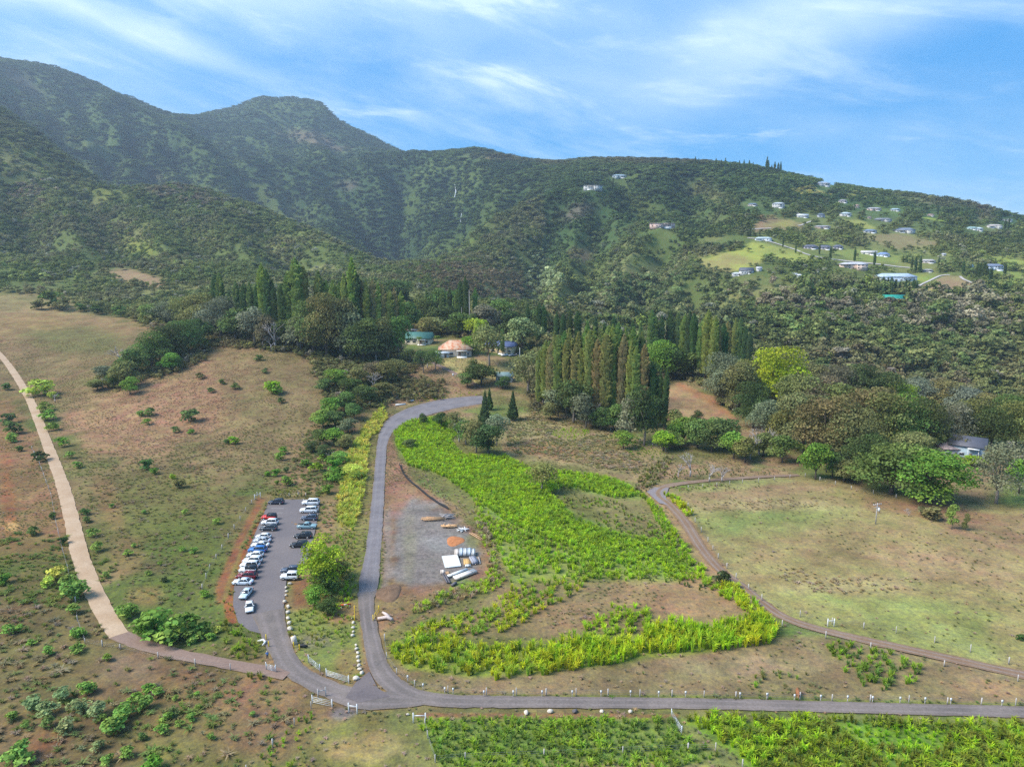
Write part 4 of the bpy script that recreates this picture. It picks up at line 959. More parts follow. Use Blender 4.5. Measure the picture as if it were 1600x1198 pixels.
def build_forest():
    rng = np.random.default_rng(5)
    step = .0064
    t = np.arange(-1.25, 1.25, step); s = np.arange(math.log(330), math.log(4300), step)
    T, S = np.meshgrid(t, s); T = T.ravel() + rng.uniform(-.5, .5, T.size) * step; S = S.ravel() + rng.uniform(-.5, .5, S.size) * step
    y = np.exp(S); x = T * y; cell = y * step
    want = np.clip(y * .0064, 4.6, 13)
    want = np.where((y < 520), np.clip(y * .0064, 2.1, 4.6), want)
    keep = rng.uniform(0, 1, len(y)) < (cell / want) ** 2
    x, y, want = x[keep], y[keep], want[keep]
    z = terrain(x, y); u, v = project(x, y, z)
    ok = (u > -260) & (u < 1860)
    nz = fbm(x / 18, y / 18, 3, 201)
    dens = np.ones(len(x))
    for c in CLEARINGS: dens *= 1 - region_w(c, u, v, y, 4, 0, 640, nz, 6)
    dens *= np.clip(sstep(330, 400, y) + (u > 1000), 0, 1)
    thick = np.zeros(len(x))
    for c in THICKETS: thick = np.maximum(thick, region_w(c, u, v, y, 3, 0, 640, nz, 8))
    dens = np.maximum(dens, thick)
    for c in FIELD_FOREST_FREE: dens *= 1 - .97 * region_w(c, u, v, y, 2, 560, 9000, nz, 3)
    for c in FAR_PAVED: dens *= 1 - region_w(c, u, v, y, 1, 560, 9000, nz, 0)
    for shp, _ in MOUNTAIN: dens *= 1 - .5 * region_w(shp, u, v, y, min(shp[3], shp[4]) * .7, 560, 9000, nz, min(shp[3], shp[4]) * .7)
    for hu, hv, hw in HOUSE_SPOTS:
        nr = hv > 480; d = np.sqrt(((u - hu) / (hw + 5)) ** 2 + ((v - hv - 2 - 8 * nr) / (8.5 + 9 * nr)) ** 2); dens = np.where((d < 1) & (y > (240 if nr else 500)), 0, dens)
    dens *= 1 - (.75 - .45 * sstep(1000, 1500, y)) * sstep(.50, .62, fbm(x / 55, y / 55, 3, 207)) * (y > 640)
    dens *= 1 - .25 * ((u > 1170) & (v > 290) & (v < 455) & (y > 560))
    k = (rng.uniform(0, 1, len(x)) < dens) & ok
    x, y, z, u, v, want = x[k], y[k], z[k], u[k], v[k], want[k]; n = len(x)
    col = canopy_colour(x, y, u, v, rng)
    resid = ((u > 1170) & (v > 290) & (v < 455) & (y > 560))
    w = want * rng.uniform(.95, 1.75, n) * (1 + .25 * (fbm(x / 90, y / 90, 2, 209) - .5)); h = w * rng.uniform(.6, 1.05, n)
    h = np.minimum(h, 13 + 0 * h)
    far = sstep(900, 1900, y); w *= 1 + .45 * far; h = h * (1 - .45 * far)
    wood = (y < 430) & (u > 1110) & (v < 770); w = np.where(wood, w * 2.0, w); h = np.where(wood, h * 1.9, h)
    wall = (u > 850) & (y > 430) & (v > 440); ln = np.exp(rng.normal(size=n) * .32); w = np.where(wall, w * 1.32 * ln, w * np.exp(rng.normal(size=n) * .18)); h = np.where(wall, w * rng.uniform(.35, 1.1, n), h)
    scl = np.stack([w, w * rng.uniform(.85, 1.15, n), h], 1); rot = np.zeros((n, 3)); rot[:, 2] = rng.uniform(0, 6.28, n)
    protos = [crown('wood_crown', 700 + i, M_FAR, lobes=7 + i % 4, leaves=190, size=.075, base=.02 + .06 * (i % 3), top=1, spread=.5, tv=.3)[0] for i in range(9)]
    print('forest instances', n)
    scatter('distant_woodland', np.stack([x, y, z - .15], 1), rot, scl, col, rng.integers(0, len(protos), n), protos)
build_forest()

LIME, YEL, CANE, SOFTG, DRYG, STRAW = (.44,.63,.035), (.56,.62,.035), (.32,.47,.045), (.20,.30,.06), (.27,.29,.10), (.46,.37,.20)
TUFTS = [
 (poly((-100,930),(120,905),(190,1000),(400,1060),(480,1090),(380,1198),(330,1260),(-100,1260)), .33, .55, (.20,.26,.07), (.36,.28,.16), 25), (ell(300,870,120,80), .4, .4, (.20,.28,.07), (.29,.27,.11), 25), (poly((110,700),(300,690),(450,640),(500,680),(480,780),(390,790),(340,900),(320,930),(200,940),(150,830)), .38, .38, (.24,.27,.08), (.34,.27,.15), 20),
 (ell(60,890,110,60), .45, .6, (.22,.28,.07), (.17,.24,.06), 20), (ell(240,1140,110,45), .5, .65, (.22,.31,.07), (.30,.28,.12), 20), (poly((500,640),(560,640),(545,760),(480,780),(450,760),(470,690)), .5, .6, (.17,.24,.06), (.24,.24,.09), 15),
 # outline, chance, height m, colour, second colour, wobble
 (poly((612,672),(640,660),(690,652),(722,655),(702,690),(722,712),(790,715),(830,735),(940,745),(988,762),(1002,776),(960,776),(880,757),(858,772),(900,802),(960,830),(1040,847),(1072,882),(1060,905),(960,890),(860,845),(800,822),(762,800),(745,780),(690,740),(640,725),(618,698)), .97, 1.7, LIME, CANE, 8),
 (poly((740,780),(800,822),(900,862),(1010,898),(1060,905),(1000,908),(930,905),(800,912),(778,860)), .88, 1.5, LIME, CANE, 6),
 (poly((860,770),(960,782),(1050,835),(1060,870),(960,838),(890,800)), .75, 1.0, DRYG, CANE, 8),
 (poly((1040,850),(1110,905),(1100,925),(1010,905),(960,890)), .7, 1.0, DRYG, SOFTG, 6),
 (poly((620,1000),(700,962),(760,955),(800,915),(930,905),(870,945),(800,985),(700,1000)), .8, 1.6, CANE, YEL, 6),
 (poly((606,1030),(612,1008),(650,995),(720,1000),(790,1012),(860,1008),(930,990),(930,1030),(880,1048),(780,1066),(700,1056),(640,1046)), .85, 2.5, YEL, CANE, 8),
 (poly((820,1030),(900,1008),(1000,1000),(1000,985),(1060,972),(1100,986),(1150,972),(1195,964),(1222,990),(1205,1008),(1120,1018),(1000,1022),(960,1040),(860,1052)), .97, 3.0, YEL, LIME, 5),
 (poly((905,975),(960,945),(1022,952),(1018,985),(925,1000)), .8, 1.7, LIME, CANE, 5),
 (poly((598,632),(580,650),(555,690),(540,730),(530,780),(524,815),(552,832),(562,800),(570,740),(580,690),(608,650)), .92, 1.8, (.72,.68,.14), (.50,.58,.08), 9),
 (poly((740,775),(768,840),(788,905),(780,920),(700,942),(650,962),(636,955),(690,925),(757,905),(764,870),(740,815)), .93, 1.3, LIME, STRAW, 4),
 (poly((655,735),(700,775),(745,800),(752,812),(700,790),(655,755)), .6, .9, STRAW, STRAW, 3),
 (poly((1000,745),(1035,715),(1052,716),(1040,745),(1010,768),(990,770)), .85, 1.6, (.24,.27,.055), STRAW, 4),
 (poly((998,770),(1030,792),(1070,850),(1110,900),(1165,940),(1205,966),(1185,970),(1100,915),(1055,870),(1018,800)), .9, 1.7, LIME, CANE, 3),
 (poly((1116,915),(1150,913),(1205,966),(1185,972)), .95, 2.0, YEL, LIME, 3),
 (poly((1035,772),(1058,775),(1086,806),(1075,810),(1045,792)), .9, 1.7, LIME, YEL, 3),
 (poly((1045,762),(1140,755),(1140,761),(1060,768)), .8, .8, CANE, STRAW, 2),
 (poly((1040,735),(1110,735),(1230,740),(1120,744),(1040,750)), .5, .9, SOFTG, STRAW, 3),
 (poly((1285,1003),(1340,1003),(1445,1040),(1448,1060),(1380,1080),(1330,1066)), .8, 1.4, CANE, SOFTG, 5),
 (poly((1170,1052),(1270,1038),(1290,1062),(1180,1072)), .45, 1.0, DRYG, CANE, 5),
 (poly((900,1045),(1100,1020),(1200,1015),(1130,1040),(900,1065)), .35, .7, DRYG, STRAW, 6),
 (poly((652,1122),(1048,1122),(1068,1150),(1130,1178),(1060,1205),(690,1210)), .95, 1.15, SOFTG, CANE, 5),
 (poly((1062,1118),(1700,1132),(1700,1300),(1280,1300),(1150,1182)), .92, 1.7, (.25,.29,.042), LIME, 6),
 (poly((1300,1130),(1480,1140),(1480,1180),(1340,1165)), .95, .9, (.22,.46,.02), LIME, 12),
 (poly((790,662),(835,642),(960,670),(1040,702),(1000,745),(900,725),(790,705)), .7, .55, DRYG, STRAW, 8),
 (ell(890,678,26,9), .8, .8, CANE, LIME, 4), (ell(1000,700,40,16,15), .5, .7, SOFTG, CANE, 5),
 (poly((340,972),(372,975),(402,1010),(410,1032),(370,1036),(350,1000)), .8, 1.6, (.24,.27,.05), CANE, 4),
 (poly((355,1044),(425,1052),(436,1066),(400,1064)), .85, 1.3, (.26,.29,.05), YEL, 3),
 (poly((478,1062),(495,1070),(492,1082),(480,1076)), .85, 1.2, YEL, CANE, 2), (ell(552,1055,10,4), .7, .5, SOFTG, CANE, 2),
 (poly((455,955),(510,945),(555,960),(552,1010),(500,1015),(450,1000)), .89, .8, CANE, (.40,.42,.10), 8),
 (poly((500,900),(560,910),(550,960),(505,965)), .9, 1.3, LIME, (.46,.46,.12), 8),
 (poly((520,830),(560,830),(556,915),(510,905)), .9, 1.0, (.36,.34,.11), CANE, 8),
 (poly((385,1210),(455,1130),(492,1108),(505,1122),(455,1198),(440,1215)), .8, .75, SOFTG, CANE, 5),
 (poly((640,1079),(760,1085),(1100,1085),(1650,1099),(1650,1106),(1100,1092),(700,1090)), .5, .35, SOFTG, DRYG, 2),
 (poly((600,1118),(1060,1118),(1060,1124),(600,1124)), .35, .4, SOFTG, STRAW, 2),
 (poly((640,625),(690,612),(745,615),(748,622),(690,626),(640,634)), .5, .8, CANE, YEL, 4),
 (ell(700,628,26,6), .8, .9, (.22,.30,.04), LIME, 3), (ell(640,618,22,8), .8, 1.0, (.22,.30,.05), CANE, 4),
 (ell(452,772,28,6), .9, 1.0, (.28,.30,.07), STRAW, 3), (poly((500,785),(528,780),(520,860),(500,850)), .3, .5, SOFTG, STRAW, 4),
 (ell(1330,915,95,14,-3), .6, .4, STRAW, STRAW, 8), (ell(1195,788,110,8,-2), .5, .35, STRAW, STRAW, 8), (ell(1250,900,40,14,10), .5, .4, STRAW, STRAW, 8), (poly((120,650),(250,605),(400,560),(420,600),(330,680),(200,720)), .5, .33, (.50,.33,.21), STRAW, 20),
 (poly((950,832),(1045,846),(1078,885),(1105,906),(1060,910),(980,895)), .95, 1.3, LIME, CANE, 6),
 (poly((414,784),(420,786),(384,850),(356,935),(346,944),(352,918),(378,850)), .6, .45, DRYG, SOFTG, 2),
 (poly((420,945),(450,950),(452,1040),(440,1010)), .0, .5, SOFTG, SOFTG, 2),
 (poly((350,940),(384,960),(410,1000),(395,1010),(355,975)), .7, .7, SOFTG, CANE, 4),
]
def build_grass():
    rng = np.random.default_rng(8)
    sp = 0.98
    gx = np.arange(-620, 620, sp); gy = np.arange(-120, 720, sp * 1.15)
    X, Y = np.meshgrid(gx, gy); X = X.ravel() + rng.uniform(-.5, .5, X.size) * sp * .75; Y = Y.ravel() + rng.uniform(-.5, .5, Y.size) * sp * .75
    a = math.radians(24); X, Y = X * math.cos(a) - (Y - 250) * math.sin(a), X * math.sin(a) + (Y - 250) * math.cos(a) + 250
    k = (Y > 88) & (Y < 540) & (np.abs(X) < Y * .95); X, Y = X[k], Y[k]
    Z = terrain(X, Y); U, V = project(X, Y, Z); n = len(X)
    nz = .5 * fbm(X / 9, Y / 9, 3, 401) + .5 * fbm(X / 25, Y / 25, 2, 403)
    prob = np.zeros(n); ht = np.zeros(n); col = np.zeros((n, 3)); r2 = fbm(X / 6, Y / 6, 3, 407)
    # low growth over all the open pasture
    gp = fbm(X / 16, Y / 16, 4, 411)
    past = (V > 440) & ((Y < 420) | (U < 600)); prob[past] = (.16 + .50 * sstep(.40, .65, gp[past])) * (Y[past] < 480); ht[past] = .27
    prob *= np.where((U > 1040) & (V > 745) & (V < 1060), .25, 1.0)
    cc = np.where((rng.uniform(0, 1, n) < .45 + .5 * (gp - .5) * 4)[:, None], np.array((.26,.27,.10)), np.array((.48,.36,.22))); col[:] = cc
    for s, p, h, c1, c2, wob in TUFTS:
        w = region_w(s, U, V, Y, 3, 0, 560, nz, wob); k = w > .45
        prob[k] = p * (1 - (.15 if p > .88 else .8) * sstep(.54, .66, nz[k] if wob >= 5 else nz[k] * .6)) * (1 if p > .9 or h < .7 else np.where(np.cos((X[k] - Y[k]) * 1.85) > -.35, 1.0, .12)); ht[k] = h * (.75 + .5 * r2[k])
        f = sstep(.36, .64, .6 * r2[k] + .4 * rng.uniform(0, 1, k.sum()))[:, None]; col[k] = np.array(c1) * (1 - f) + np.array(c2) * f
    for line, wd in ROAD_LINES:      # nothing grows on the roads
        for i in range(0, len(line), 1):
            pass
    keep = rng.uniform(0, 1, n) < prob
    X, Y, Z, U, V, ht, col = X[keep], Y[keep], Z[keep], U[keep], V[keep], ht[keep], col[keep]
    bad = np.zeros(len(X), bool)
    for line, wd in ROAD_LINES:
        for c in range(0, len(X), 4000):
            sl = slice(c, c + 4000); d = np.sqrt((X[sl, None] - line[None, :, 0]) ** 2 + (Y[sl, None] - line[None, :, 1]) ** 2)
            bad[sl] |= (d - wd[None] / 2 - .15).min(1) < 0
    for s in (poly((372,972),(364,945),(366,915),(384,868),(402,825),(420,782),(500,778),(498,800),(488,850),(474,890),(448,902),(442,960),(445,1000),(410,990),(390,985)),
              poly((598,915),(602,860),(606,800),(638,780),(690,790),(736,828),(754,862),(748,900),(700,916),(650,922)), poly((1030,602),(1062,597),(1112,620),(1152,656),(1080,664),(1030,662)),
              poly((404,776),(414,780),(380,850),(354,938),(338,942),(338,915),(366,850))):
        bad |= (region_sd(s, U, V) > 0) & (Y < 420)
    k = ~bad; X, Y, Z, ht, col = X[k], Y[k], Z[k], ht[k], col[k]; n = len(X)
    low = ht < .65; print('tufts', n, low.sum())
    h = ht * rng.uniform(.60, 1.25, n); wd = np.where(low, h * rng.uniform(1.6, 3.2, n), np.minimum(h, 1.5) * rng.uniform(.70, 1.15, n))
    scl = np.stack([wd, wd, h], 1); rot = np.zeros((n, 3)); rot[:, 2] = rng.uniform(0, 6.28, n)
    col = col * rng.uniform(.68, 1.22, (n, 1)) * np.stack([rng.uniform(.9, 1.15, n), np.ones(n), rng.uniform(.8, 1.4, n)], 1)
    protos = [tuft_mesh(900 + i, M_GRASS, 24, .055, .9) for i in range(5)]
    idx = rng.integers(0, 5, n); P = np.stack([X, Y, Z], 1)
    scatter('pasture_grass', P[low], rot[low], scl[low], col[low], idx[low], protos)
    scatter('tall_grass', P[~low], rot[~low], scl[~low], col[~low], idx[~low], protos)
build_grass()

# ------------------------------------------------------------------ houses
M_GLASS = mat('window_glass', (.035,.045,.06), .12, spec=.6)
M_TRIM = mat('white_trim', (.74,.73,.70), .6)
M_DOOR = mat('door_paint', (.16,.11,.08), .6)
def depth_of(p): return p.y * CT - (p.z - H) * ST
def house_parts(root, w, d, h, rh, kind, wallc, roofc, nwin, seed, detail=False):
    rng = random.Random(seed)
    mw = mat('wall_%02d' % (seed % 97), wallc, .85, noise=.08, nscale=.4)
    if seed < 50: roofc = tuple(c * .75 for c in roofc)
    mr = mat('roof_%02d' % (seed % 97), roofc, .55, noise=.16, nscale=.5)
    wing = w > 23
    mb = MB().box(-w/2, w/2, -d/2, d/2, -3.0, h)
    ww = w * rng.uniform(.26, .36); wx = rng.choice((-1, 1)) * w * rng.uniform(.18, .30); wd = d * .45
    if wing: mb.box(wx - ww/2, wx + ww/2, -d/2 - wd, -d/2 - .003, -3.0, h * .96)
    mb.build('wall', mw, root)
    o = .7; rb = MB()
    def roof_on(x0, x1, y0, y1, z, rise, kind, along='x', cut=False):
        if kind == 'flat': rb.box(x0, x1, y0, y1, z + .003, z + .38); return
        t = .16
        if kind == 'hip':
            if along == 'x': r = min((y1 - y0) / 2, (x1 - x0) * .32); a, b = (x0 + r, (y0 + y1) / 2), (x1 - r, (y0 + y1) / 2)
            else: r = min((x1 - x0) / 2, (y1 - y0) * .4); a, b = ((x0 + x1) / 2, y0 + r), ((x0 + x1) / 2, y1 - .2)
        else:
            a, b = ((x0, (y0 + y1) / 2), (x1, (y0 + y1) / 2)) if along == 'x' else (((x0 + x1) / 2, y0), ((x0 + x1) / 2, y1))
        v = [(x0,y0,z),(x1,y0,z),(x1,y1,z),(x0,y1,z),(x0,y0,z+t),(x1,y0,z+t),(x1,y1,z+t),(x0,y1,z+t),(*a,z+t+rise),(*b,z+t+rise)]
        if along == 'x': f = [(0,3,2,1),(0,1,5,4),(1,2,6,5),(2,3,7,6),(3,0,4,7),(4,5,9,8),(6,7,8,9),(5,6,9),(7,4,8)]
        else: f = [(0,3,2,1),(0,1,5,4),(1,2,6,5),(2,3,7,6),(3,0,4,7),(4,5,8),(5,6,9,8),(6,7,9),(7,4,8,9)]
        rb.add(v, f)
    roof_on(-w/2 - o, w/2 + o, -d/2 - o, d/2 + o, h + .004, rh, kind)
    if wing: roof_on(wx - ww/2 - o*.8, wx + ww/2 + o*.8, -d/2 - wd - o*.8, .0, h * .96 + .006, rh * .72, kind, 'y')
    roof = rb.build('roof', mr, root)
    n = nwin; rows = 2 if h > 5.2 else 1
    for r in range(rows):
        for k in range(n):
            x = -w/2 + w * (k + .5) / n; z0 = (.9 if rows == 1 else .7 + r * h / 2)
            ys = -d/2
            if wing and abs(x - wx) < ww/2 + .6: ys = -d/2 - wd
            door = (r == 0 and k == n // 2)
            ww2, hh = (1.1, 2.05) if door else (min(2.0, w / n * .62), 1.25)
            zb = 0.05 if door else z0
            p = MB().box(x - ww2/2, x + ww2/2, ys - .09, ys - .002, zb, zb + hh).build('door' if door else 'window', M_DOOR if door else M_TRIM, root)
            if not door: MB().box(x - ww2/2 + .12, x + ww2/2 - .12, ys - .13, ys - .093, zb + .12, zb + hh - .12).build('pane', M_GLASS, p)
    if w > 12:       # a covered porch along part of the front
        px = -wx if wing else w * .2
        m2 = MB().box(px - w*.16, px + w*.16, -d/2 - 2.2, -d/2 - .15, -3, .12)
        for s in (-1, 1): m2.box(px + s*w*.15 - .08, px + s*w*.15 + .08, -d/2 - 2.15, -d/2 - 2.0, .12, h - .5)
        m2.box(px - w*.17, px + w*.17, -d/2 - 2.4, -d/2 - .1, h - .5, h - .38).build('porch', M_TRIM, root)
PXW = [28,22,38,14,18,17,10,23,15,6,25,18,28,20,20,13,8,12,10,14,12,20,14,25,20,20,14,22,18,40,20,13,7,8,9,8,58,30,22,5,14,26,5]
for i, (u, v, w, d, h, rh, kind, wc, rc, rz, label, nw) in enumerate(HOUSES):
    p = P1(u, v); k = PXW[i] * depth_of(p) / FPX / w
    root = empty('house', p + Vector((0, d * k * .5, .2)), math.atan2(-p.x, p.y) * .5 + rz, (k, k, min(k, 1.25)))
    house_parts(root, w, d, h, rh, kind, wc, rc, nw, i)
    tag(root, label, 'house', 'houses on the far slope')
NEAR_HOUSES = [
 (654,538,40,15,9,3.2,3.4,'gable',CR,(.055,.15,.125),-.22,'cream house with long dark green roof left of the rusty roofed house',4),
 (710,557,50,17,13,3.6,4.2,'hip',(.45,.40,.33),(.56,.235,.12),.05,'old house with blotched orange rusty hipped roof behind the bend',4),
 (690,559,22,8,4,2.6,.9,'hip',W_,(.62,.66,.68),.05,'low white annexe with pale roof in front of the rusty roofed house',2),
 (782,552,46,18,9,4.2,2.8,'gable',(.60,.45,.25),(.12,.15,.27),-.35,'tan house with dark blue roof and cars parked outside',5),
 (788,597,26,9,6,2.9,2.0,'gable',(.66,.62,.54),(.17,.24,.23),-.05,'small white hut with grey green roof beside the round bush',2),
 (1522,716,46,13,10,5.0,3.6,'gable',(.30,.38,.43),(.10,.10,.12),-.35,'pale blue gabled house with dark roof among the large trees',4),
 (1494,713,34,11,9,3.6,2.6,'hip',(.42,.38,.36),(.36,.27,.25),.2,'house with faded pinkish hip roof beside the pale blue house',3),
 (652,521,26,12,5,2.2,.7,'flat',(.6,.6,.6),(.62,.60,.62),-.15,'long white roofed shed behind the dark green roof',2),
 (604,534,11,4,4,2.6,.8,'gable',(.03,.16,.34),(.05,.42,.42),0,'little turquoise roofed shed half hidden under the grove trees',1),
]
for i, (u, v, wp, w, d, h, rh, kind, wc, rc, rz, label, nw) in enumerate(NEAR_HOUSES):
    p = P1(u, v); k = wp * depth_of(p) / FPX / w
    root = empty('house', p + Vector((0, d * k * .5, .1)), math.atan2(-p.x, p.y) * .5 + rz, k)
    house_parts(root, w, d, h, rh, kind, wc, rc, nw, 50 + i)
    tag(root, label, 'house')
def rust_roof():      # the rusty roof is blotched with bare pale metal
    m = MATS['roof_51']; N = m.node_tree.nodes
    r = [n for n in N if n.type == 'VALTORGB'][0]; nz = [n for n in N if n.type == 'TEX_NOISE'][0]; nz.inputs['Scale'].default_value = .55; nz.inputs['Roughness'].default_value = .7
    r.color_ramp.elements[0].position = .40; r.color_ramp.elements[1].position = .56
    r.color_ramp.elements[0].color = (.50,.16,.06,1); r.color_ramp.elements[1].color = (.58,.40,.27,1)
rust_roof()

# ------------------------------------------------------------------ trees and shrubs as single things
ORD = 'first second third fourth fifth sixth seventh eighth ninth tenth eleventh twelfth thirteenth fourteenth fifteenth sixteenth seventeenth eighteenth nineteenth twentieth'.split()
PAL = {'dark green': (.050,.075,.024), 'green': (.080,.120,.034), 'bright green': (.105,.178,.028), 'lime green': (.165,.235,.022), 'vivid yellow green': (.235,.265,.018), 'olive': (.125,.125,.044),
       'grey green': (.125,.140,.078), 'pale green': (.16,.195,.08), 'brownish': (.112,.104,.052), 'yellow green': (.30,.34,.06), 'deep green': (.034,.058,.020),
       'light green': (.135,.205,.042), 'olive brown': (.122,.116,.046)}
def sized(seq, nth, of):
    return ORD[nth]
CROWNS = {}
def kinds():
    for i in range(5): CROWNS['round', i] = crown('crown', 20 + i, M_LEAF, 18, 2300, .030, .04, 1.0, .5)
    for i in range(4): CROWNS['open', i] = crown('crown', 40 + i, M_LEAF, 16, 1700, .028, .14, 1.0, .5, tv=.3)
    for i in range(3): CROWNS['tall', i] = crown('crown', 60 + i, M_LEAF, 18, 1700, .030, .12, 1.0, .5, 'tall')
    for i in range(3): CROWNS['umbrella', i] = crown('crown', 80 + i, M_LEAF, 34, 6500, .018, -.05, 1.0, .5, flat=.42, tv=.34)
    for i in range(2): CROWNS['ragged', i] = crown('crown', 130 + i, M_LEAF, 30, 4200, .017, .12, 1.0, .56, flat=.62, tv=.36, rs=.62)
    for i in range(4): CROWNS['fine', i] = crown('crown', 110 + i, M_LEAF, 26, 6000, .0175, .02, 1.0, .5, flat=.7, tv=.32)
    for i in range(4): CROWNS['shrub', i] = crown('foliage', 90 + i, M_LEAF, 11, 420, .075, -.1, 1.0, .5, flat=.9)
    for i in range(2): CROWNS['wispy', i] = crown('crown', 97 + i, M_LEAF, 20, 3000, .018, .10, 1.0, .5, tv=.2)
kinds()
TRUNKS = {k: trunk_mesh('trunk', c[1], .30 if k[0] == 'open' else .2, M_BARK if k[0] in ('open', 'wispy', 'ragged') else M_BARKD, 11 * k[1] + len(k[0])) for k, c in CROWNS.items() if k[0] != 'shrub'}
LEAFRNG = random.Random(4)
def plant(u, v, wp, hp, colour, kind, label, name='broadleaf_tree', cat='tree', group=None, jitter=.10):
    if wp >= 56 and kind in ('round', 'open'): kind = 'fine'
    p = P1(u, v); k = depth_of(p) / FPX; rng = LEAFRNG
    var = rng.choice([q for q in CROWNS if q[0] == kind])
    c = PAL[colour]; c = [1.75 * x * rng.uniform(1 - jitter, 1 + jitter) for x in c]
    W_m, H_m = wp * k * 1.14, hp * k * 1.04
    if kind == 'shrub':
        o = link(name, CROWNS[var][0], None, p - Vector((0, 0, .05)), rng.uniform(0, 6.28), (W_m, W_m, H_m)); o.color = (*c, 1)
        return tag(o, label, cat, group)
    root = empty(name, p, rng.uniform(0, 6.28), (W_m, W_m * rng.uniform(.9, 1.1), H_m))
    cr = link('crown', CROWNS[var][0], root); cr.color = (*c, 1)
    link('trunk', TRUNKS[var], root)
    return tag(root, label, cat, group)
def zone(phrase, items, noun='tree', group=None, name='broadleaf_tree', cat='tree'):
    """items: (u, v, w px, h px, colour, kind[, own label]); the rest are told apart by their order from the left"""
    left = sorted([it for it in items if len(it) < 7], key=lambda t: t[0])
    for it in items:
        if len(it) == 7: lab = it[6]
        else:
            i = left.index(it); n = len(left)
            lab = '%s %s, %s from left %s' % (it[4], noun, ORD[i], phrase) if n > 1 else '%s %s %s' % (it[4], noun, phrase)
        plant(*it[:6], lab, name, cat, group or ('trees ' + phrase))

zone('in the pasture hedge island', [
 (196,606,46,40,'olive','round'),(212,588,44,42,'green','round'),(238,575,58,52,'green','round'),(262,562,58,50,'dark green','round'),(290,552,60,48,'green','round'),
 (312,540,40,40,'dark green','round'),(203,616,26,26,'bright green','round','small bright green bush tree at the front of the pasture hedge island'),(176,604,30,20,'green','round'),(268,578,34,26,'bright green','round','low bright green tree in front of the pasture hedge island'),(152,610,28,16,'olive','round'),(160,590,30,18,'grey green','round')])
zone('between hedge island and pines', [
 (270,506,56,34,'grey green','round'),(292,510,62,48,'olive','round'),(318,520,66,60,'olive','round'),(346,530,60,60,'grey green','open'),(368,535,55,54,'green','open'),(388,538,44,50,'dark green','round'),(245,502,44,26,'green','round'),(222,496,40,22,'olive','round'),(330,500,50,40,'green','round')])
zone('below the upper grove pines', [
 (398,542,40,56,'grey green','open'),(412,546,36,50,'brownish','open'),(447,545,36,44,'green','open'),(466,548,50,52,'grey green','open'),(490,555,58,80,'green','open'),(512,560,60,98,'olive','open'),(533,556,46,88,'olive brown','open'),
 (548,560,52,70,'grey green','open'),(568,566,58,66,'green','open'),(588,568,46,60,'dark green','open'),(606,566,44,64,'olive','open'),(624,562,40,66,'green','open'),(478,520,46,44,'olive','open'),(556,530,44,52,'green','tall')])
zone('around the green roofed house', [
 (638,520,46,46,'green','round'),(622,512,40,44,'olive','open'),(668,528,36,30,'olive','round'),(686,522,40,26,'pale green','round'),(662,582,32,32,'dark green','open'),(680,578,24,30,'green','open'),(640,570,28,22,'dark green','open'),
 (664,512,40,44,'green','round'),(682,508,40,50,'green','tall'),(620,480,44,40,'dark green','round')])
zone('behind the rusty roofed house', [
 (700,520,48,40,'dark green','round'),(722,528,46,38,'green','round'),(742,536,36,36,'lime green','round'),(706,494,44,38,'green','round'),(760,522,48,44,'grey green','round'),(780,512,46,40,'green','open'),(746,505,44,36,'olive','open'),
 (738,552,30,26,'bright green','round'),(815,548,52,50,'pale green','round'),(840,520,40,36,'dark green','round'),(800,528,40,40,'dark green','round')])
plant(745,540,11,38,'yellow green','tall','slender yellow green vine covered tree behind the rusty roof', group=None)
zone('on the lawn below the houses', [
 (765,572,54,58,'olive','open'),(752,600,46,30,'dark green','round'),(730,604,30,22,'green','round'),(742,592,22,30,'dark green','open')])
plant(786,606,24,18,'dark green','round','round clipped dark bush in front of the small white hut', 'round_bush', 'bush')
zone('at the grove foot', [
 (824,618,52,62,'olive','open'),(848,632,46,66,'olive brown','open'),(838,600,42,56,'olive','open'),(872,650,44,44,'grey green','open'),(896,660,54,62,'dark green','open'),(915,668,48,50,'grey green','open'),(938,672,40,34,'dark green','round'),
 (958,672,34,40,'green','round'),(984,690,54,70,'grey green','open'),(1006,696,54,86,'dark green','open'),(1024,668,36,54,'dark green','open'),(1036,704,36,30,'lime green','round'),(974,700,34,26,'bright green','round'),(860,655,30,26,'olive','round')])
zone('behind the bare clearing', [
 (1030,590,56,56,'bright green','round','big round glossy green tree left of the clearing top'),(1056,592,50,48,'dark green','round'),(1080,592,44,40,'green','round'),(1010,600,40,40,'dark green','round'),(1098,588,36,30,'dark green','round')])
zone('below the clearing', [
 (1068,694,44,40,'bright green','round'),(1090,700,48,44,'green','round'),(1112,706,50,42,'green','round'),(1086,668,20,26,'dark green','open'),(1132,700,44,44,'dark green','round'),(1146,716,46,40,'bright green','round'),(1164,722,40,36,'olive','round'),
 (1056,672,36,30,'olive','round'),(1050,700,30,24,'light green','round'),(1120,678,34,26,'green','round')])
zone('in the front row of the big wood', [
 (1128,628,58,70,'grey green','open'),(1152,644,66,80,'olive','open'),(1176,668,58,66,'dark green','open'),(1200,690,56,66,'grey green','open'),(1226,698,60,74,'olive','round'),(1256,706,84,96,'olive brown','open'),(1290,720,86,100,'olive brown','open'),
 (1326,728,78,92,'olive','open'),(1352,746,60,66,'dark green','round'),(1274,748,46,56,'bright green','round'),(1300,746,34,40,'green','round'),(1222,722,44,42,'green','round'),(1192,712,40,36,'olive','round'),(1318,752,36,34,'olive','round')])
plant(1208,634,84,86,'vivid yellow green','round','huge bright lime green tree standing out in the wood')
plant(1180,610,40,44,'lime green','round','smaller lime green tree touching the huge lime one')
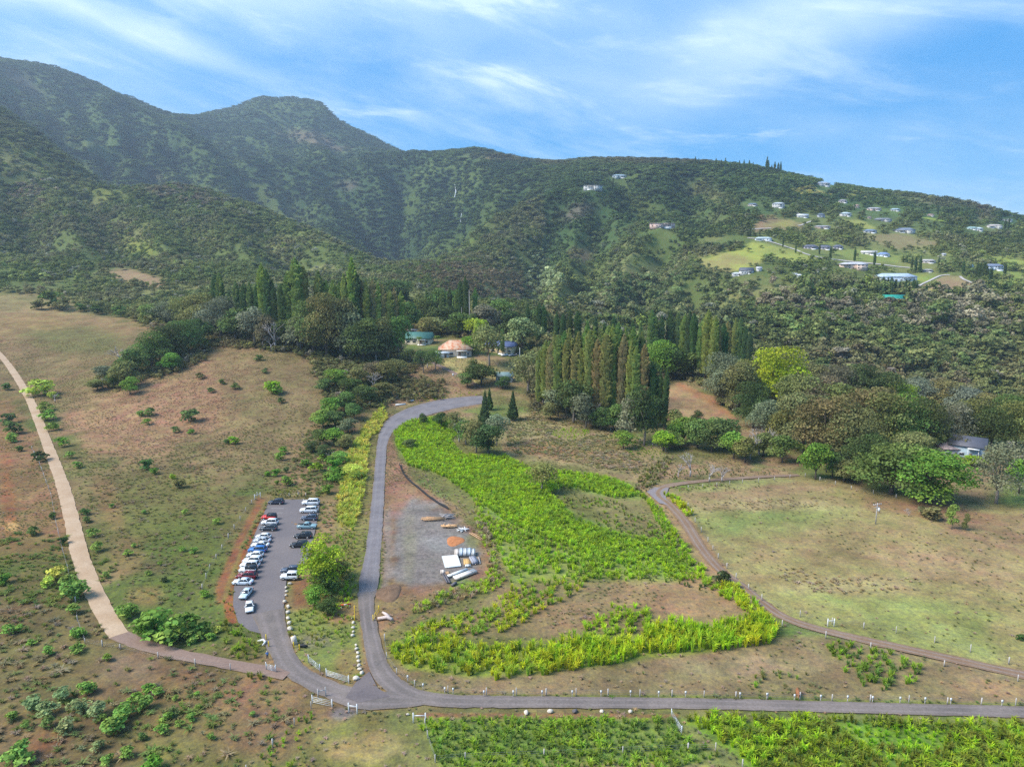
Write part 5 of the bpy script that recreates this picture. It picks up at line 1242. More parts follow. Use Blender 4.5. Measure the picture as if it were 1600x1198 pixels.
zone('in the second row of the big wood', [
 (1168,620,58,60,'olive','round'),(1246,668,76,84,'olive','open'),(1282,672,80,82,'brownish','open'),(1318,680,80,80,'olive','round'),(1352,690,84,84,'olive brown','open'),(1386,700,84,82,'olive','open'),(1418,706,60,74,'green','round'),
 (1444,704,60,76,'dark green','open'),(1402,660,50,46,'bright green','round'),(1480,696,70,66,'grey green','open'),(1512,690,60,64,'olive','open'),(1546,700,60,60,'dark green','open'),(1586,700,66,70,'olive','open')])
zone('on the wood crest', [
 (1236,606,66,50,'brownish','round'),(1268,618,70,52,'olive brown','round'),(1300,630,70,54,'brownish','round'),(1338,634,70,62,'dark green','round'),(1374,640,70,60,'dark green','round'),(1406,642,56,40,'lime green','round'),(1436,648,70,58,'grey green','open'),
 (1472,652,72,56,'olive','round'),(1508,660,70,56,'grey green','round'),(1544,668,68,56,'olive','round'),(1580,676,66,56,'green','round')])
plant(1392,772,104,84,'green','umbrella','broad dull green spreading tree at the pasture corner', 'umbrella_tree')
plant(1453,784,106,82,'bright green','umbrella','broad fresh green spreading tree right of the dull green one', 'umbrella_tree')
plant(1430,735,70,60,'olive','umbrella','olive spreading tree behind the two broad pasture corner trees', 'umbrella_tree')
plant(1556,786,80,92,'grey green','wispy','wispy grey olive tree beside the pale blue house', 'feathery_tree')
plant(1592,770,40,50,'bright green','round','bright green tree at the right edge behind the wispy tree')
plant(1504,708,40,30,'brownish','round','brown leaved shrub tree in front of the pink roofed house')
plant(1522,728,34,16,'lime green','round','lime hedge bush under the pale blue house', 'hedge_bush', 'bush')
zone('in the copse beside the bend', [
 (728,694,40,34,'green','open'),(744,706,48,48,'olive','open'),(762,712,48,46,'dark green','round'),(712,676,32,30,'olive','open'),(776,696,36,46,'grey green','open'),(690,668,26,22,'dark green','round'),(662,662,14,16,'dark green','round'),(640,700,22,14,'green','round')])
plant(846,768,46,42,'olive','open','lone olive tree in the middle of the bright grass field')
plant(862,772,20,18,'lime green','round','small lime bush under the lone field tree', 'bush', 'bush')
plant(506,924,80,86,'lime green','ragged','big lime green tree overhanging the parked cars')
zone('below the car park tree', [
 (508,930,40,36,'green','round'),(494,945,36,30,'bright green','round'),(520,912,36,36,'olive','round'),(512,960,30,24,'dark green','round'),(500,900,30,34,'dark green','round'),(535,900,26,24,'green','round')], 'bush', name='bush', cat='bush')
zone('in the upper gully thicket', [
 (508,612,30,20,'green','round'),(524,604,34,26,'bright green','round'),(546,618,34,26,'dark green','round'),(562,606,34,30,'olive','round'),(584,596,44,30,'brownish','open'),(606,600,44,34,'olive brown','open'),(622,592,34,30,'olive','open'),(540,640,36,28,'green','round'),(570,630,36,26,'dark green','round'),(596,622,34,24,'olive','round'),
 (516,648,34,26,'bright green','round'),(554,655,30,24,'green','round')], 'shrub', name='shrub', cat='shrub')
zone('in the lower gully thicket', [
 (505,670,34,28,'light green','round'),(524,668,32,26,'green','round'),(544,676,28,22,'grey green','round'),(500,694,32,24,'green','round'),(522,696,34,26,'bright green','round'),(540,700,28,22,'olive','round'),(508,716,28,20,'dark green','round'),(532,724,26,18,'light green','round'),(490,706,24,16,'dark green','round'),(552,748,30,22,'yellow green','round')], 'shrub', name='shrub', cat='shrub')

def shrubs(phrase, items, colour='light green'):
    left = sorted(items, key=lambda t: t[0])
    for i, it in enumerate(left):
        u, v, r = it[:3]; c = it[3] if len(it) > 3 else colour
        size = 'tiny' if r < 6.5 else 'small' if r < 10 else 'rounded' if r < 16 else 'large'
        plant(u, v + r * .55, r * 2.1, r * 1.45, c, 'shrub', '%s %s shrub, %s from left %s' % (size, c, ORD[i], phrase) if len(left) > 1 else '%s %s shrub %s' % (size, c, phrase), 'shrub', 'shrub', 'shrubs ' + phrase)
shrubs('in the bottom left corner scrub', [(18,1119,9),(35,1178,20),(53,1100,14,'pale green'),(75,1107,13,'pale green'),(76,1128,10,'green'),(98,1086,12,'pale green'),(105,1134,13,'pale green'),(120,1105,14,'pale green'),(134,1076,13),(154,1109,13,'pale green'),(154,1165,9,'pale green'),(40,1133,7)])
shrubs('in the scrub below the dirt drive', [(174,1137,16),(194,1113,14),(186,1128,12),(212,1090,9,'bright green'),(226,1099,14),(232,1074,8),(246,1082,8),(199,1175,10),(169,1187,9),(241,1193,13,'bright green'),(160,1120,6)])
shrubs('on open ground near the long gate', [(252,1139,9),(281,1129,6),(299,1120,7),(308,1084,5),(395,1115,5),(310,1104,5),(275,1090,5),(262,1120,8),(330,1150,6),(270,1112,8,'green'),(222,1150,7,'green')])
shrubs('left of the pale track', [(18,670,13,'green'),(15,655,10,'green'),(10,605,7,'green'),(63,714,10,'dark green'),(30,702,6,'green'),(20,685,9),(8,905,10,'bright green'),(83,806,6,'dark green'),(100,845,7,'dark green'),(52,830,8,'green')])
shrubs('beside the lower pale track', [(76,910,9,'yellow green'),(91,898,13,'yellow green'),(115,925,18),(106,910,12),(115,953,10),(121,990,10),(121,1013,9),(168,1028,7,'bright green'),(50,1003,6),(13,984,9),(76,1016,8),(30,982,7)])
shrubs('on the pale track verge', [(72,636,9),(78,650,11),(82,668,8),(97,692,9,'bright green'),(110,712,7),(120,727,7),(131,800,7,'green'),(146,832,8),(153,855,9),(166,898,6),(136,812,6,'green')])
shrubs('in the clump above the dirt drive', [(196,958,14),(208,955,8),(228,985,16,'bright green'),(243,978,26),(262,990,16,'bright green'),(282,985,26),(300,992,12),(316,986,14),(302,1000,8),(337,984,7,'yellow green'),(328,995,8)])
shrubs('dotted over the green pasture', [(201,863,6),(304,860,6),(210,852,4),(285,858,5),(250,880,4),(320,928,7,'bright green'),(232,895,5),(255,905,6,'olive'),(340,815,6),(175,790,4),(290,800,5),(225,800,4)])
shrubs('on the brown pasture slope', [(300,652,12,'green'),(288,648,7,'green'),(220,647,6),(235,645,8,'green'),(230,660,6,'bright green'),(274,672,6,'green'),(299,675,5,'bright green'),(369,604,6,'green'),(347,597,5,'green'),(330,610,5,'green'),(313,588,6,'olive')])
shrubs('scattered across the middle pasture', [(364,689,8,'lime green'),(355,690,5,'green'),(230,727,10,'green'),(240,737,6,'bright green'),(279,757,9,'olive'),(270,745,5,'lime green'),(425,607,12,'lime green'),(432,612,8,'bright green'),(440,626,5,'dark green'),(415,580,5,'green'),(405,560,6,'green')])
shrubs('behind the back of the car park', [(442,705,7),(439,714,8),(477,724,7),(494,731,9,'lime green'),(432,739,7),(418,741,5),(448,752,9),(448,734,5,'dark green'),(432,754,4),(510,766,9),(460,718,4,'olive')], 'bright green')
shrubs('in the verge bush line', [(505,715,7),(516,720,9),(524,728,11),(530,738,10),(516,744,9),(524,748,10),(510,742,6,'green')], 'bright green')
shrubs('on the upper left pasture edge', [(125,482,8,'green'),(150,486,9,'dark green'),(162,487,5,'dark green'),(174,487,4,'dark green'),(189,488,10,'green'),(210,490,12,'olive'),(80,472,16,'green'),(100,478,12,'olive'),(60,478,10,'olive')])
plant(64,618,40,24,'yellow green','shrub','pale yellow bush with bare grey twigs beside the pale track','shrub','shrub')
plant(82,622,14,10,'yellow green','shrub','small pale yellow bush touching the larger yellow one','shrub','shrub')
plant(1128,912,24,20,'dark green','shrub','dark green bush beside the dirt road bend','shrub','shrub')
plant(1487,826,20,36,'light green','tall','upright light green bush at the foot of the pasture','tall_bush','bush')
plant(1508,828,12,24,'olive','tall','thin olive bush right of the upright light green bush','tall_bush','bush')
plant(1456,812,30,20,'olive','shrub','low olive bush left of the upright light green bush','shrub','shrub')
plant(1442,804,18,12,'brownish','shrub','low brown bush at the foot of the spreading tree','shrub','shrub')
plant(1595,1000,12,10,'dark green','shrub','dark bush at the right edge of the pasture','shrub','shrub')

# ------------------------------------------------------------------ columnar pines
PINES = [pine_mesh(300 + i, M_PINE, 104, .060 + .007 * (i % 3), .08 + .06 * (i % 3), .25 + .08 * (i % 2), per=11) for i in range(6)]
CONES = [pine_mesh(330 + i, M_PINE, 60, .20, .05, cone=True, per=10) for i in range(2)]
SLIM = [pine_mesh(340 + i, M_PINE, 40, .10, .05, .4, per=6) for i in range(3)]
PTRUNK = MB().tube([(0,0,-.03),(0,0,.5),(0,0,.985)], [.0105,.008,.002], 6).mesh('trunk', M_BARK, True)
PPAL = {'olive': (.105,.115,.034), 'dark green': (.040,.062,.022), 'green': (.072,.100,.030), 'brownish': (.120,.102,.044), 'mossy green': (.090,.125,.030)}
def pine(u, v, hp, colour, label, group, protos, wide=1.0, name='column_pine'):
    p = P1(u, v); k = depth_of(p) / FPX; rng = LEAFRNG; hm = hp * k * rng.uniform(.93, 1.08)
    root = empty(name, p, rng.uniform(0, 6.28), (hm * wide * rng.uniform(.88, 1.15),) * 2 + (hm,))
    c = [3.5 * x * rng.uniform(.9, 1.1) for x in PPAL[colour]]
    root.rotation_euler.x = rng.uniform(-.025, .025); root.rotation_euler.y = rng.uniform(-.025, .025)
    f = link('foliage', rng.choice(protos), root); f.color = (*c, 1)
    link('trunk', PTRUNK, root)
    return tag(root, label, 'pine tree', group)
def pines(phrase, items, protos=None, wide=1.0, name='column_pine', noun='column pine'):
    it = sorted(items, key=lambda t: t[0]); assert len(it) <= 20, phrase
    for i, (u, v, hp, c) in enumerate(it):
        if 'skyline' in phrase: hp *= 1.7; v -= 1
        size = 'tall' if hp > 95 else 'middling' if hp > 60 else 'short'
        if protos is SLIM: size = 'slim'
        pine(u, v, hp, c, '%s %s %s, %s from left %s' % (size, c, noun, ORD[i], phrase), 'pines ' + phrase, protos or PINES, wide, name)
O, D, G, B, MO = 'olive', 'dark green', 'green', 'brownish', 'mossy green'
pines('of the upper grove west half', [(341,520,86,D),(350,524,92,G),(362,528,78,D),(374,528,90,G),(385,530,88,D),(396,532,94,G),(405,532,86,D),(414,534,128,MO),(422,536,110,D),(430,536,96,G),(446,540,100,D),(454,540,118,G),(463,540,108,D),(471,542,134,MO),(478,542,122,O)], wide=1.05)
pines('of the upper grove east half', [(503,545,112,G),(512,545,106,MO),(524,548,118,MO),(534,548,112,G),(543,550,130,O),(556,552,142,MO),(561,552,130,D),(570,552,118,B),(577,554,110,O),(586,554,114,B),(594,556,106,O),(603,556,108,B),(611,556,104,O),(619,556,106,B),(627,554,92,O),(466,520,70,MO)], wide=1.0)
pines('behind the houses', [(693,512,58,G),(702,514,66,D),(714,514,64,G),(722,516,72,D),(730,518,80,D),(742,514,64,G),(668,500,50,G),(680,502,48,D),(785,556,42,G),(824,530,52,D),(840,540,66,D),(850,535,58,D)], wide=1.1)
pines('in the dark back row', [(868,560,78,D),(878,562,70,D),(890,560,74,D),(903,564,76,D),(916,566,70,D),(930,568,78,D),(944,570,70,D),(958,570,74,D),(985,574,80,D),(1000,578,76,G),(1014,580,92,G),(1022,580,84,G),(1032,582,88,D)], wide=1.1)
pines('behind the clearing', [(1046,584,92,D),(1056,586,98,G),(1065,588,100,MO),(1074,590,98,D),(1083,592,100,D),(1092,594,98,G),(1101,600,110,O),(1110,606,116,O),(1118,606,108,B),(1126,602,100,D),(1134,598,96,B),(1143,596,96,O),(1152,594,94,G),(1160,596,90,D),(1167,598,82,D)], wide=1.05)
pines('in the grove front rank', [(842,640,92,O),(852,644,104,O),(862,648,106,B),(872,650,118,O),(884,652,120,O),(897,655,126,B),(908,656,120,O),(920,658,136,O),(932,660,126,B),(945,662,138,O),(957,662,150,O),(968,664,140,B),(980,666,138,O),(992,668,132,O),(1004,668,126,B),(1018,668,96,D),(1028,668,94,G),(1037,670,90,D)], wide=1.0)
pines('in the grove back rank', [(847,622,86,G),(858,624,96,O),(868,626,108,O),(879,628,114,G),(891,630,116,O),(903,632,118,O),(915,634,126,G),(926,636,124,O),(938,636,126,O),(951,638,134,O),(963,638,132,G),(975,640,126,O),(987,640,122,G),(999,640,116,O)], wide=1.0)
pine(757,668,62,D,'dark conical pine at the end of the road bend',None,CONES,.95,'conical_pine')
pine(801,656,50,D,'broad dark conical pine on the red soil right of the bend',None,CONES,1.15,'conical_pine')
pine(765,640,34,D,'short dark conical pine behind the one at the bend',None,CONES,1.0,'conical_pine')
pines('on the ridge skyline', [(1086,262,9,D),(1091,262,8,D),(1110,265,8,D),(1118,266,10,D),(1126,267,9,D),(1133,268,11,D),(1140,268,9,D),(1147,269,9,D),(1155,270,10,D),(1162,270,11,D),(1170,271,11,D),(1176,271,10,D),(1184,272,8,D),(1197,273,15,D),(1200,273,12,D),(1205,274,9,D),(1210,274,12,D),(1215,275,12,D),(1219,276,12,D)], SLIM, 1.0)
pines('beside the white hill road', [(1223,387,16,D),(1243,396,15,D),(1280,398,16,D),(1297,406,22,D),(1335,409,22,D),(1366,416,25,D),(1144,357,15,D),(1172,368,14,D)], SLIM, 1.1)
pines('before the long white house', [(1379,452,22,D),(1386,454,20,D),(1392,457,25,D),(1398,456,20,D),(1405,455,16,D),(1413,459,20,D),(1419,460,18,D),(1426,462,25,D),(1431,460,20,D),(1442,464,17,D),(1446,464,20,D)], SLIM, 1.3)
pines('above the bare triangular field', [(1411,410,12,D),(1417,411,12,D),(1424,424,23,D),(1430,425,25,D),(1437,426,28,D),(1466,420,20,D),(1504,430,24,D),(1569,435,26,D)], SLIM, 1.0)
pines('by the dark blue roofed house', [(1526,436,26,D),(1530,438,29,D),(1535,441,31,D),(1540,446,34,D),(1545,450,32,D),(1550,458,22,D),(1555,461,20,D)], SLIM, 1.3)
pines('on the wooded shoulder', [(1465,336,15,D),(1484,340,14,D),(1493,340,12,D),(1510,352,14,D),(1515,352,16,D),(1570,359,17,D),(1575,359,20,D),(1363,320,11,D),(1412,327,11,D),(1335,329,13,D),(1268,329,11,D)], SLIM, 1.2)
pines('around the white ridge house', [(903,284,13,D),(908,284,15,D),(913,284,13,D),(952,288,11,D),(958,288,10,D),(1210,300,9,D)], SLIM, 1.2)

# ------------------------------------------------------------------ dead and bare trees, palms
DEADS = [dead_mesh(500 + i) for i in range(5)]
SNAG = MB().tube([(0,0,-.03),(.004,0,.45),(0,.004,1.0)], [.011,.009,.004], 6).mesh('bare_trunk', M_DEAD, True)
def dead(u, v, hp, label, wide=1.0, name='dead_tree', me=None):
    p = P1(u, v); k = depth_of(p) / FPX
    o = link(name, me or LEAFRNG.choice(DEADS), None, p, LEAFRNG.uniform(0, 6.28), (hp * k * wide, hp * k * wide, hp * k)); return tag(o, label, 'dead tree')
dead(430,548,60,'pale bare branched tree at the pasture edge below the pines'); dead(424,548,34,'low bare grey tree left of the pale bare one', 1.2)
dead(190,566,30,'grey leafless tree at the left end of the hedge island', 1.4); dead(160,606,22,'fallen looking grey bare bush tree below the hedge island', 1.8); dead(208,572,34,'taller grey leafless tree inside the hedge island')
dead(86,628,16,'silver bare twigs lying beside the yellow bush', 1.8)
dead(950,660,34,'white bare snag at the foot of the tall pines'); dead(905,650,42,'pale dead tree at the foot of the pine grove'); dead(874,632,54,'slender white dead tree left of the grove foot', .8); dead(936,664,48,'white branching dead tree below the grove', .9)
dead(1078,744,44,'pinkish bare tree beside the dirt road turnout', 1.1); dead(1108,752,32,'low grey bare tree right of the pinkish bare one', 1.5); dead(1128,752,26,'sprawling grey bare bush beside the dirt road', 1.6); dead(1060,745,24,'small bare bush left of the pinkish bare tree',1.3)
dead(1186,710,62,'tall grey bare tree in front of the wood', 1.0); dead(1172,716,48,'shorter grey bare tree left of the tall bare one', 1.1); dead(1206,705,40,'thin bare tree right of the tall grey one')
dead(1574,722,46,'leafless pale tree behind the wispy olive tree'); dead(1590,740,44,'slim bare tree at the right edge of the wood',.8)
dead(717,690,44,'white trunked bare tree in the copse'); dead(585,612,36,'grey bare tree in the gully scrub',1.2); dead(668,575,30,'white forked dead tree on the slope by the houses'); dead(520,720,22,'grey bare bush among the lower gully shrubs',1.4)
dead(1420,806,16,'small grey heap of bare twigs on the pasture edge',1.6); dead(512,520,60,'grey bare limbs rising from the grove edge',.8); dead(470,548,44,'thin grey bare tree below the upper grove',.9)
dead(734,528,74,'very tall white bare pole of a dead pine behind the houses', 1.0, 'dead_pine', SNAG); dead(722,528,48,'shorter grey dead pine pole left of the tall white one', 1.0, 'dead_pine', SNAG)
M_FROND = M_LEAF
def frond_mesh(seed):
    rng = np.random.default_rng(seed); V, t, h = [], [], []
    for j in range(15):
        a = 6.283 * j / 15 + rng.normal() * .1; el = rng.uniform(-.25, .75); L_ = rng.uniform(.85, 1.1); d = np.array([math.cos(a), math.sin(a), 0]); s = np.array([-d[1], d[0], 0])
        prev = np.zeros(3); pw = .05
        for q in range(1, 6):
            f = q / 5; c = d * L_ * f * math.cos(el * .6) + np.array([0, 0, L_ * (math.sin(el) * f - .62 * f * f)]); w = .17 * math.sin(math.pi * min(.97, .12 + f * .85))
            drop = np.array([0, 0, -w * .45])
            V += [prev, prev + s * pw + drop, c + s * w + drop, c]; V += [prev, c, c - s * w + drop, prev - s * pw + drop]; t += [rng.uniform(.8, 1.2)] * 8; h += [rng.uniform(.3, .7)] * 8; prev = c; pw = w
    return quads_mesh('fronds', np.array(V), np.array(t), np.array(h), M_LEAF)
for i, (u, v, hp, lab) in enumerate([(1252,722,34,'taller palm with drooping fronds in front of the wood'),(1291,738,36,'shorter palm right of the bright green bush tree'),(1462,706,34,'palm crown poking up behind the spreading trees'),(656,540,16,'small palm beside the dark green roofed house'),(683,538,16,'bright small palm left of the rusty roof')]):
    p = P1(u, v); k = depth_of(p) / FPX; root = empty('palm_tree', p, i * 1.3); hm = hp * k
    MB().tube([(0,0,-.3),(.02*hm,0,hm*.4),(.05*hm,0,hm*.8)], [.035*hm,.026*hm,.022*hm], 7).build('trunk', M_BARK, root, True)
    f = link('fronds', frond_mesh(610 + i), root, (.05*hm, 0, hm*.8), 0, hm*.42); f.color = (.15,.21,.035,1)
    tag(root, lab, 'palm tree')

# ------------------------------------------------------------------ cars
M_TYRE = mat('tyre_rubber', (.02,.02,.02), .85); M_RIM = mat('alloy_rim', (.45,.46,.47), .35, metal=.7)
M_CGLASS = mat('car_glass', (.022,.028,.035), .08, spec=.6); M_LAMP = mat('headlamp_glass', (.70,.72,.74), .15, spec=.6); M_TAIL = mat('tail_lamp', (.42,.02,.02), .3)
M_BLACKP = mat('black_plastic', (.03,.03,.032), .6)
def paint(c): return mat('paint_%d_%d_%d' % tuple(int(x * 255) for x in c), c, .32, coat=.5, spec=.4)
def loft(mb, st):
    """st: (x, z bottom, z top, half width bottom, half width top); octagonal rounded sections along x"""
    rings = []
    for x, zb, zt, wb, wt in st:
        h = zt - zb; r = min(.10, h * .3)
        rings.append([(x,-wb+r*.6,zb),(x,-wb,zb+r),(x,-(wb*.45+wt*.55),zb+h*.62),(x,-wt,zt-r*.8),(x,-wt+r*.9,zt),(x,wt-r*.9,zt),(x,wt,zt-r*.8),(x,(wb*.45+wt*.55),zb+h*.62),(x,wb,zb+r),(x,wb-r*.6,zb)])
    n = 10; vs = [p for r in rings for p in r]; fs = []
    for i in range(len(rings) - 1):
        for k in range(n): fs.append((i*n+k, (i+1)*n+k, (i+1)*n+(k+1)%n, i*n+(k+1)%n))
    fs.append(tuple(range(n))); fs.append(tuple((len(rings)-1)*n + k for k in range(n-1, -1, -1)))
    mb.add(vs, fs)
SHAPES = {  # length, width, height, hood z, belt z, cabin stations (x0 base windscreen, x1 roof front, x2 roof rear, x3 base rear), ground clearance
 'suv': (4.75, 1.90, 1.75, .98, 1.06, (.95, .35, -1.85, -2.22), .24), 'big_suv': (5.35, 2.02, 1.92, 1.12, 1.18, (1.15, .55, -2.2, -2.52), .28),
 'sedan': (4.70, 1.82, 1.44, .84, .92, (.95, .15, -1.05, -1.80), .18), 'hatch': (4.15, 1.76, 1.50, .90, .98, (.95, .35, -1.35, -1.92), .18),
 'jeep': (4.25, 1.85, 1.86, 1.08, 1.12, (.55, .35, -1.85, -1.98), .34), 'pickup': (5.40, 1.95, 1.82, 1.10, 1.14, (1.15, .60, -.55, -.80), .30)}
CAR_ME = {}
def car_meshes(shape):
    if shape in CAR_ME: return CAR_ME[shape]
    L_, W, Hh, hz, bz, (a, b, c, d), gc = SHAPES[shape]; w = W / 2; l = L_ / 2
    body = MB()
    st = [(l, gc+.12, hz-.20, w*.80, w*.72), (l-.10, gc+.04, hz-.10, w*.92, w*.82), (l-.55, gc, hz-.02, w, w*.90), (a, gc, bz-.03, w, w*.93), (0, gc, bz, w, w*.95)]
    if shape == 'pickup': st += [(d-.05, gc, bz, w, w*.95), (-l+.08, gc+.02, bz-.01, w, w*.94), (-l, gc+.06, bz-.06, w*.95, w*.9)]
    elif shape == 'sedan': st += [(d+.2, gc, bz+.02, w, w*.93), (-l+.25, gc+.02, bz+.0, w*.97, w*.86), (-l, gc+.1, bz-.12, w*.86, w*.78)]
    else: st += [(d+.1, gc, bz+.01, w, w*.94), (-l+.06, gc+.03, bz-.03, w*.97, w*.88), (-l, gc+.08, bz-.12, w*.92, w*.84)]
    loft(body, st[::-1])
    glass = MB(); gw = w * .90; rw = w * (.80 if shape == 'jeep' else .70)
    g = [(d, bz-.06, bz-.01, gw, gw*.98), (c, bz-.06, Hh-.05, gw, rw), ((b+c)/2, bz-.06, Hh-.03, gw, rw), (b, bz-.06, Hh-.06, gw, rw), (a, bz-.06, bz-.01, gw, gw*.96)]
    loft(glass, g)
    roof = MB(); loft(roof, [(c-.06, Hh-.11, Hh-.03, rw*.98, rw*.90), ((b+c)/2, Hh-.10, Hh, rw*1.03, rw*.94), (b+.05, Hh-.12, Hh-.035, rw*.98, rw*.90)])
    pil = MB()
    for s in (-1, 1):
        for xb, xt in ((a-.04, b+.02), ((a+d)/2-.1, (b+c)/2), (d+.05, c-.02)):
            pil.tube([(xb, s*gw*.99, bz-.05), (xt, s*rw*.99, Hh-.08)], .055, 4)
    wheel = MB(); R = .36 if shape in ('sedan','hatch') else .40
    wheel.tube([(0,-.11,0),(0,-.09,0),(0,.09,0),(0,.11,0)], [R*.92,R,R,R*.92], 16)
    rim = MB().tube([(0,.10,0),(0,.118,0)], [R*.64,R*.58], 10)
    for k in range(5): rim.obox((R*.32*math.cos(k*1.2566), .123, R*.32*math.sin(k*1.2566)), (R*.28*math.cos(k*1.2566),0,R*.28*math.sin(k*1.2566)), (0,.008,0), (-.03*math.sin(k*1.2566),0,.03*math.cos(k*1.2566)))
    hl = MB().obox((l-.06, 0, hz-.21), (.06,0,0), (0,.20,.0), (0,0,.065)); tl = MB().obox((-l+.05, 0, bz-.22), (.06,0,0), (0,.11,0), (0,0,.12))
    bump = MB().obox((l-.02, 0, gc+.16), (.07,0,0), (0,w*.78,0), (0,0,.09)).obox((-l+.02, 0, gc+.18), (.07,0,0), (0,w*.84,0), (0,0,.09))
    mir = MB().obox((a-.22, 0, bz+.06), (.06,0,0), (0,.11,0), (0,0,.07)); pl = MB().obox((-l-.055, 0, gc+.34), (.006,0,0), (0,.16,0), (0,0,.08))
    bed = None
    if shape == 'pickup': bed = MB().box(-l+.12, d-.2, -w*.78, w*.78, bz+.002, bz+.02)
    spare = MB().tube([(-l-.02,0,.95),(-l-.22,0,.95)], [.38,.38], 14) if shape == 'jeep' else None
    CAR_ME[shape] = dict(body=body, glass=glass, roof=roof, pil=pil, wheel=wheel.mesh('tyre', M_TYRE, False), rim=rim.mesh('rim', M_RIM), hl=hl.mesh('headlight', M_LAMP), tl=tl.mesh('tail_light', M_TAIL),
        bump=bump.mesh('bumper', M_BLACKP), mir=mir, pl=pl.mesh('number_plate', M_TRIM), bed=bed, spare=spare, R=R, meshes={}, gl=glass.mesh('windows', M_CGLASS))
    return CAR_ME[shape]
def car(u, v, shape, col, label, rz=180, roof=None, name='parked_car', cat='car', group='cars in the car park'):
    """(u, v): where the middle of the car stands"""
    p = P1(u, v); q = car_meshes(shape); L_, W, Hh, hz, bz, (a, b, c, d), gc = SHAPES[shape]
    def me(part, colour):
        key = (part, tuple(colour))
        if key not in q['meshes']: q['meshes'][key] = q[part].mesh(part, paint(colour), part == 'body')
        return q['meshes'][key]
    root = empty(name, p + Vector((0, 0, .06)), math.radians(rz)); tag(root, label, cat, group)
    link('body', me('body', col), root); link('windows', q['gl'], root); link('roof', me('roof', roof or col), root); link('window_pillars', me('pil', roof or col), root); link('bumper', q['bump'], root); link('number_plate', q['pl'], root)
    for sx in (.31, -.30):
        for s in (-1, 1):
            w = link('wheel', q['wheel'], root, (L_ * sx, s * (W / 2 - .09), q['R'] - .05), 0 if s > 0 else math.pi); link('rim', q['rim'], w)
    for s in (-1, 1):
        link('headlight', q['hl'], root, (0, s * W * .35, 0)); link('tail_light', q['tl'], root, (0, s * W * .41, 0)); link('mirror', me('mir', col), root, (0, s * (W / 2 + .04), 0))
    if q['bed']: link('cargo_bed', me('bed', (.03,.03,.03)), root)
    if q['spare']: link('spare_wheel', me('spare', (.02,.02,.02)), root)
    return root
WH, BK, NAVY, RD, DRED, SIL, BLUE, DGR, TEAL, PEARL = (.78,.78,.77), (.018,.019,.022), (.025,.032,.055), (.60,.025,.02), (.17,.012,.018), (.45,.48,.52), (.035,.16,.42), (.055,.062,.075), (.24,.37,.40), (.66,.72,.78)
car(432,787,'suv',NAVY,'dark navy car parked alone in the far corner of the car park')
car(421,811,'jeep',RD,'bright red car with black soft top in the car park', 176, BK)
car(422,819,'suv',WH,'white car between the red black topped car and a dark car',178)
car(420,828,'suv',DGR,'dark grey car below a white one, above the gap in the row',178)
car(412,841,'hatch',WH,'white car with racks at the top of the long left row',177)
car(410,847,'sedan',SIL,'silver grey sedan, second in the long row',178)
car(407,854,'sedan',WH,'white sedan just above the bright blue car',178)
car(403,862,'suv',BLUE,'bright blue car in the long left row',177)
car(399,870,'hatch',WH,'white hatchback with dark windows just below the bright blue car',178)
car(395,879,'suv',WH,'white car two places below the bright blue car',177)
car(391,886,'suv',WH,'white car just above the black topped white car',178)
car(388,894,'jeep',WH,'white car with black hard top above the dark red car',178,BK)
car(386,903,'suv',DRED,'dark red car in the long left row',178)
car(380,912,'sedan',PEARL,'white sedan below the dark red car, last of the sideways row',178)
car(385,930,'sedan',(.50,.60,.66),'pale blue grey sedan facing down the slope behind another',-91)
car(390,951,'sedan',WH,'white sedan facing the exit at the bottom of the car park',-70)
car(486,788,'big_suv',WH,'large white car at the top of the right row',180)
car(483,800,'big_suv',WH,'large white car, second in the right row',181)
car(484,812,'suv',(.06,.08,.12),'dark blue grey car between white and teal vehicles',180)
car(480,825,'pickup',TEAL,'pale teal pickup truck in the right row',0,name='pickup_truck',cat='pickup')
car(474,840,'suv',BK,'black car below the teal pickup truck',180)
car(468,854,'suv',BK,'black car partly under the lime tree',182)
car(455,894,'suv',(.07,.09,.13),'dark blue grey car behind the boxy white one under the tree',180)
car(453,904,'jeep',WH,'boxy white car at the bottom end of the right row',180)
car(788,556,'sedan',WH,'white car parked outside the dark blue roofed tan house',-140,group='cars by the houses')
car(799,556,'sedan',SIL,'silver car between white and dark cars at the tan house',-130,group='cars by the houses')
car(807,556,'suv',NAVY,'dark blue car nearest the corner of the tan house',-130,group='cars by the houses')
car(820,558,'suv',BK,'black car beside the thin utility pole by the houses',180,group='cars by the houses')

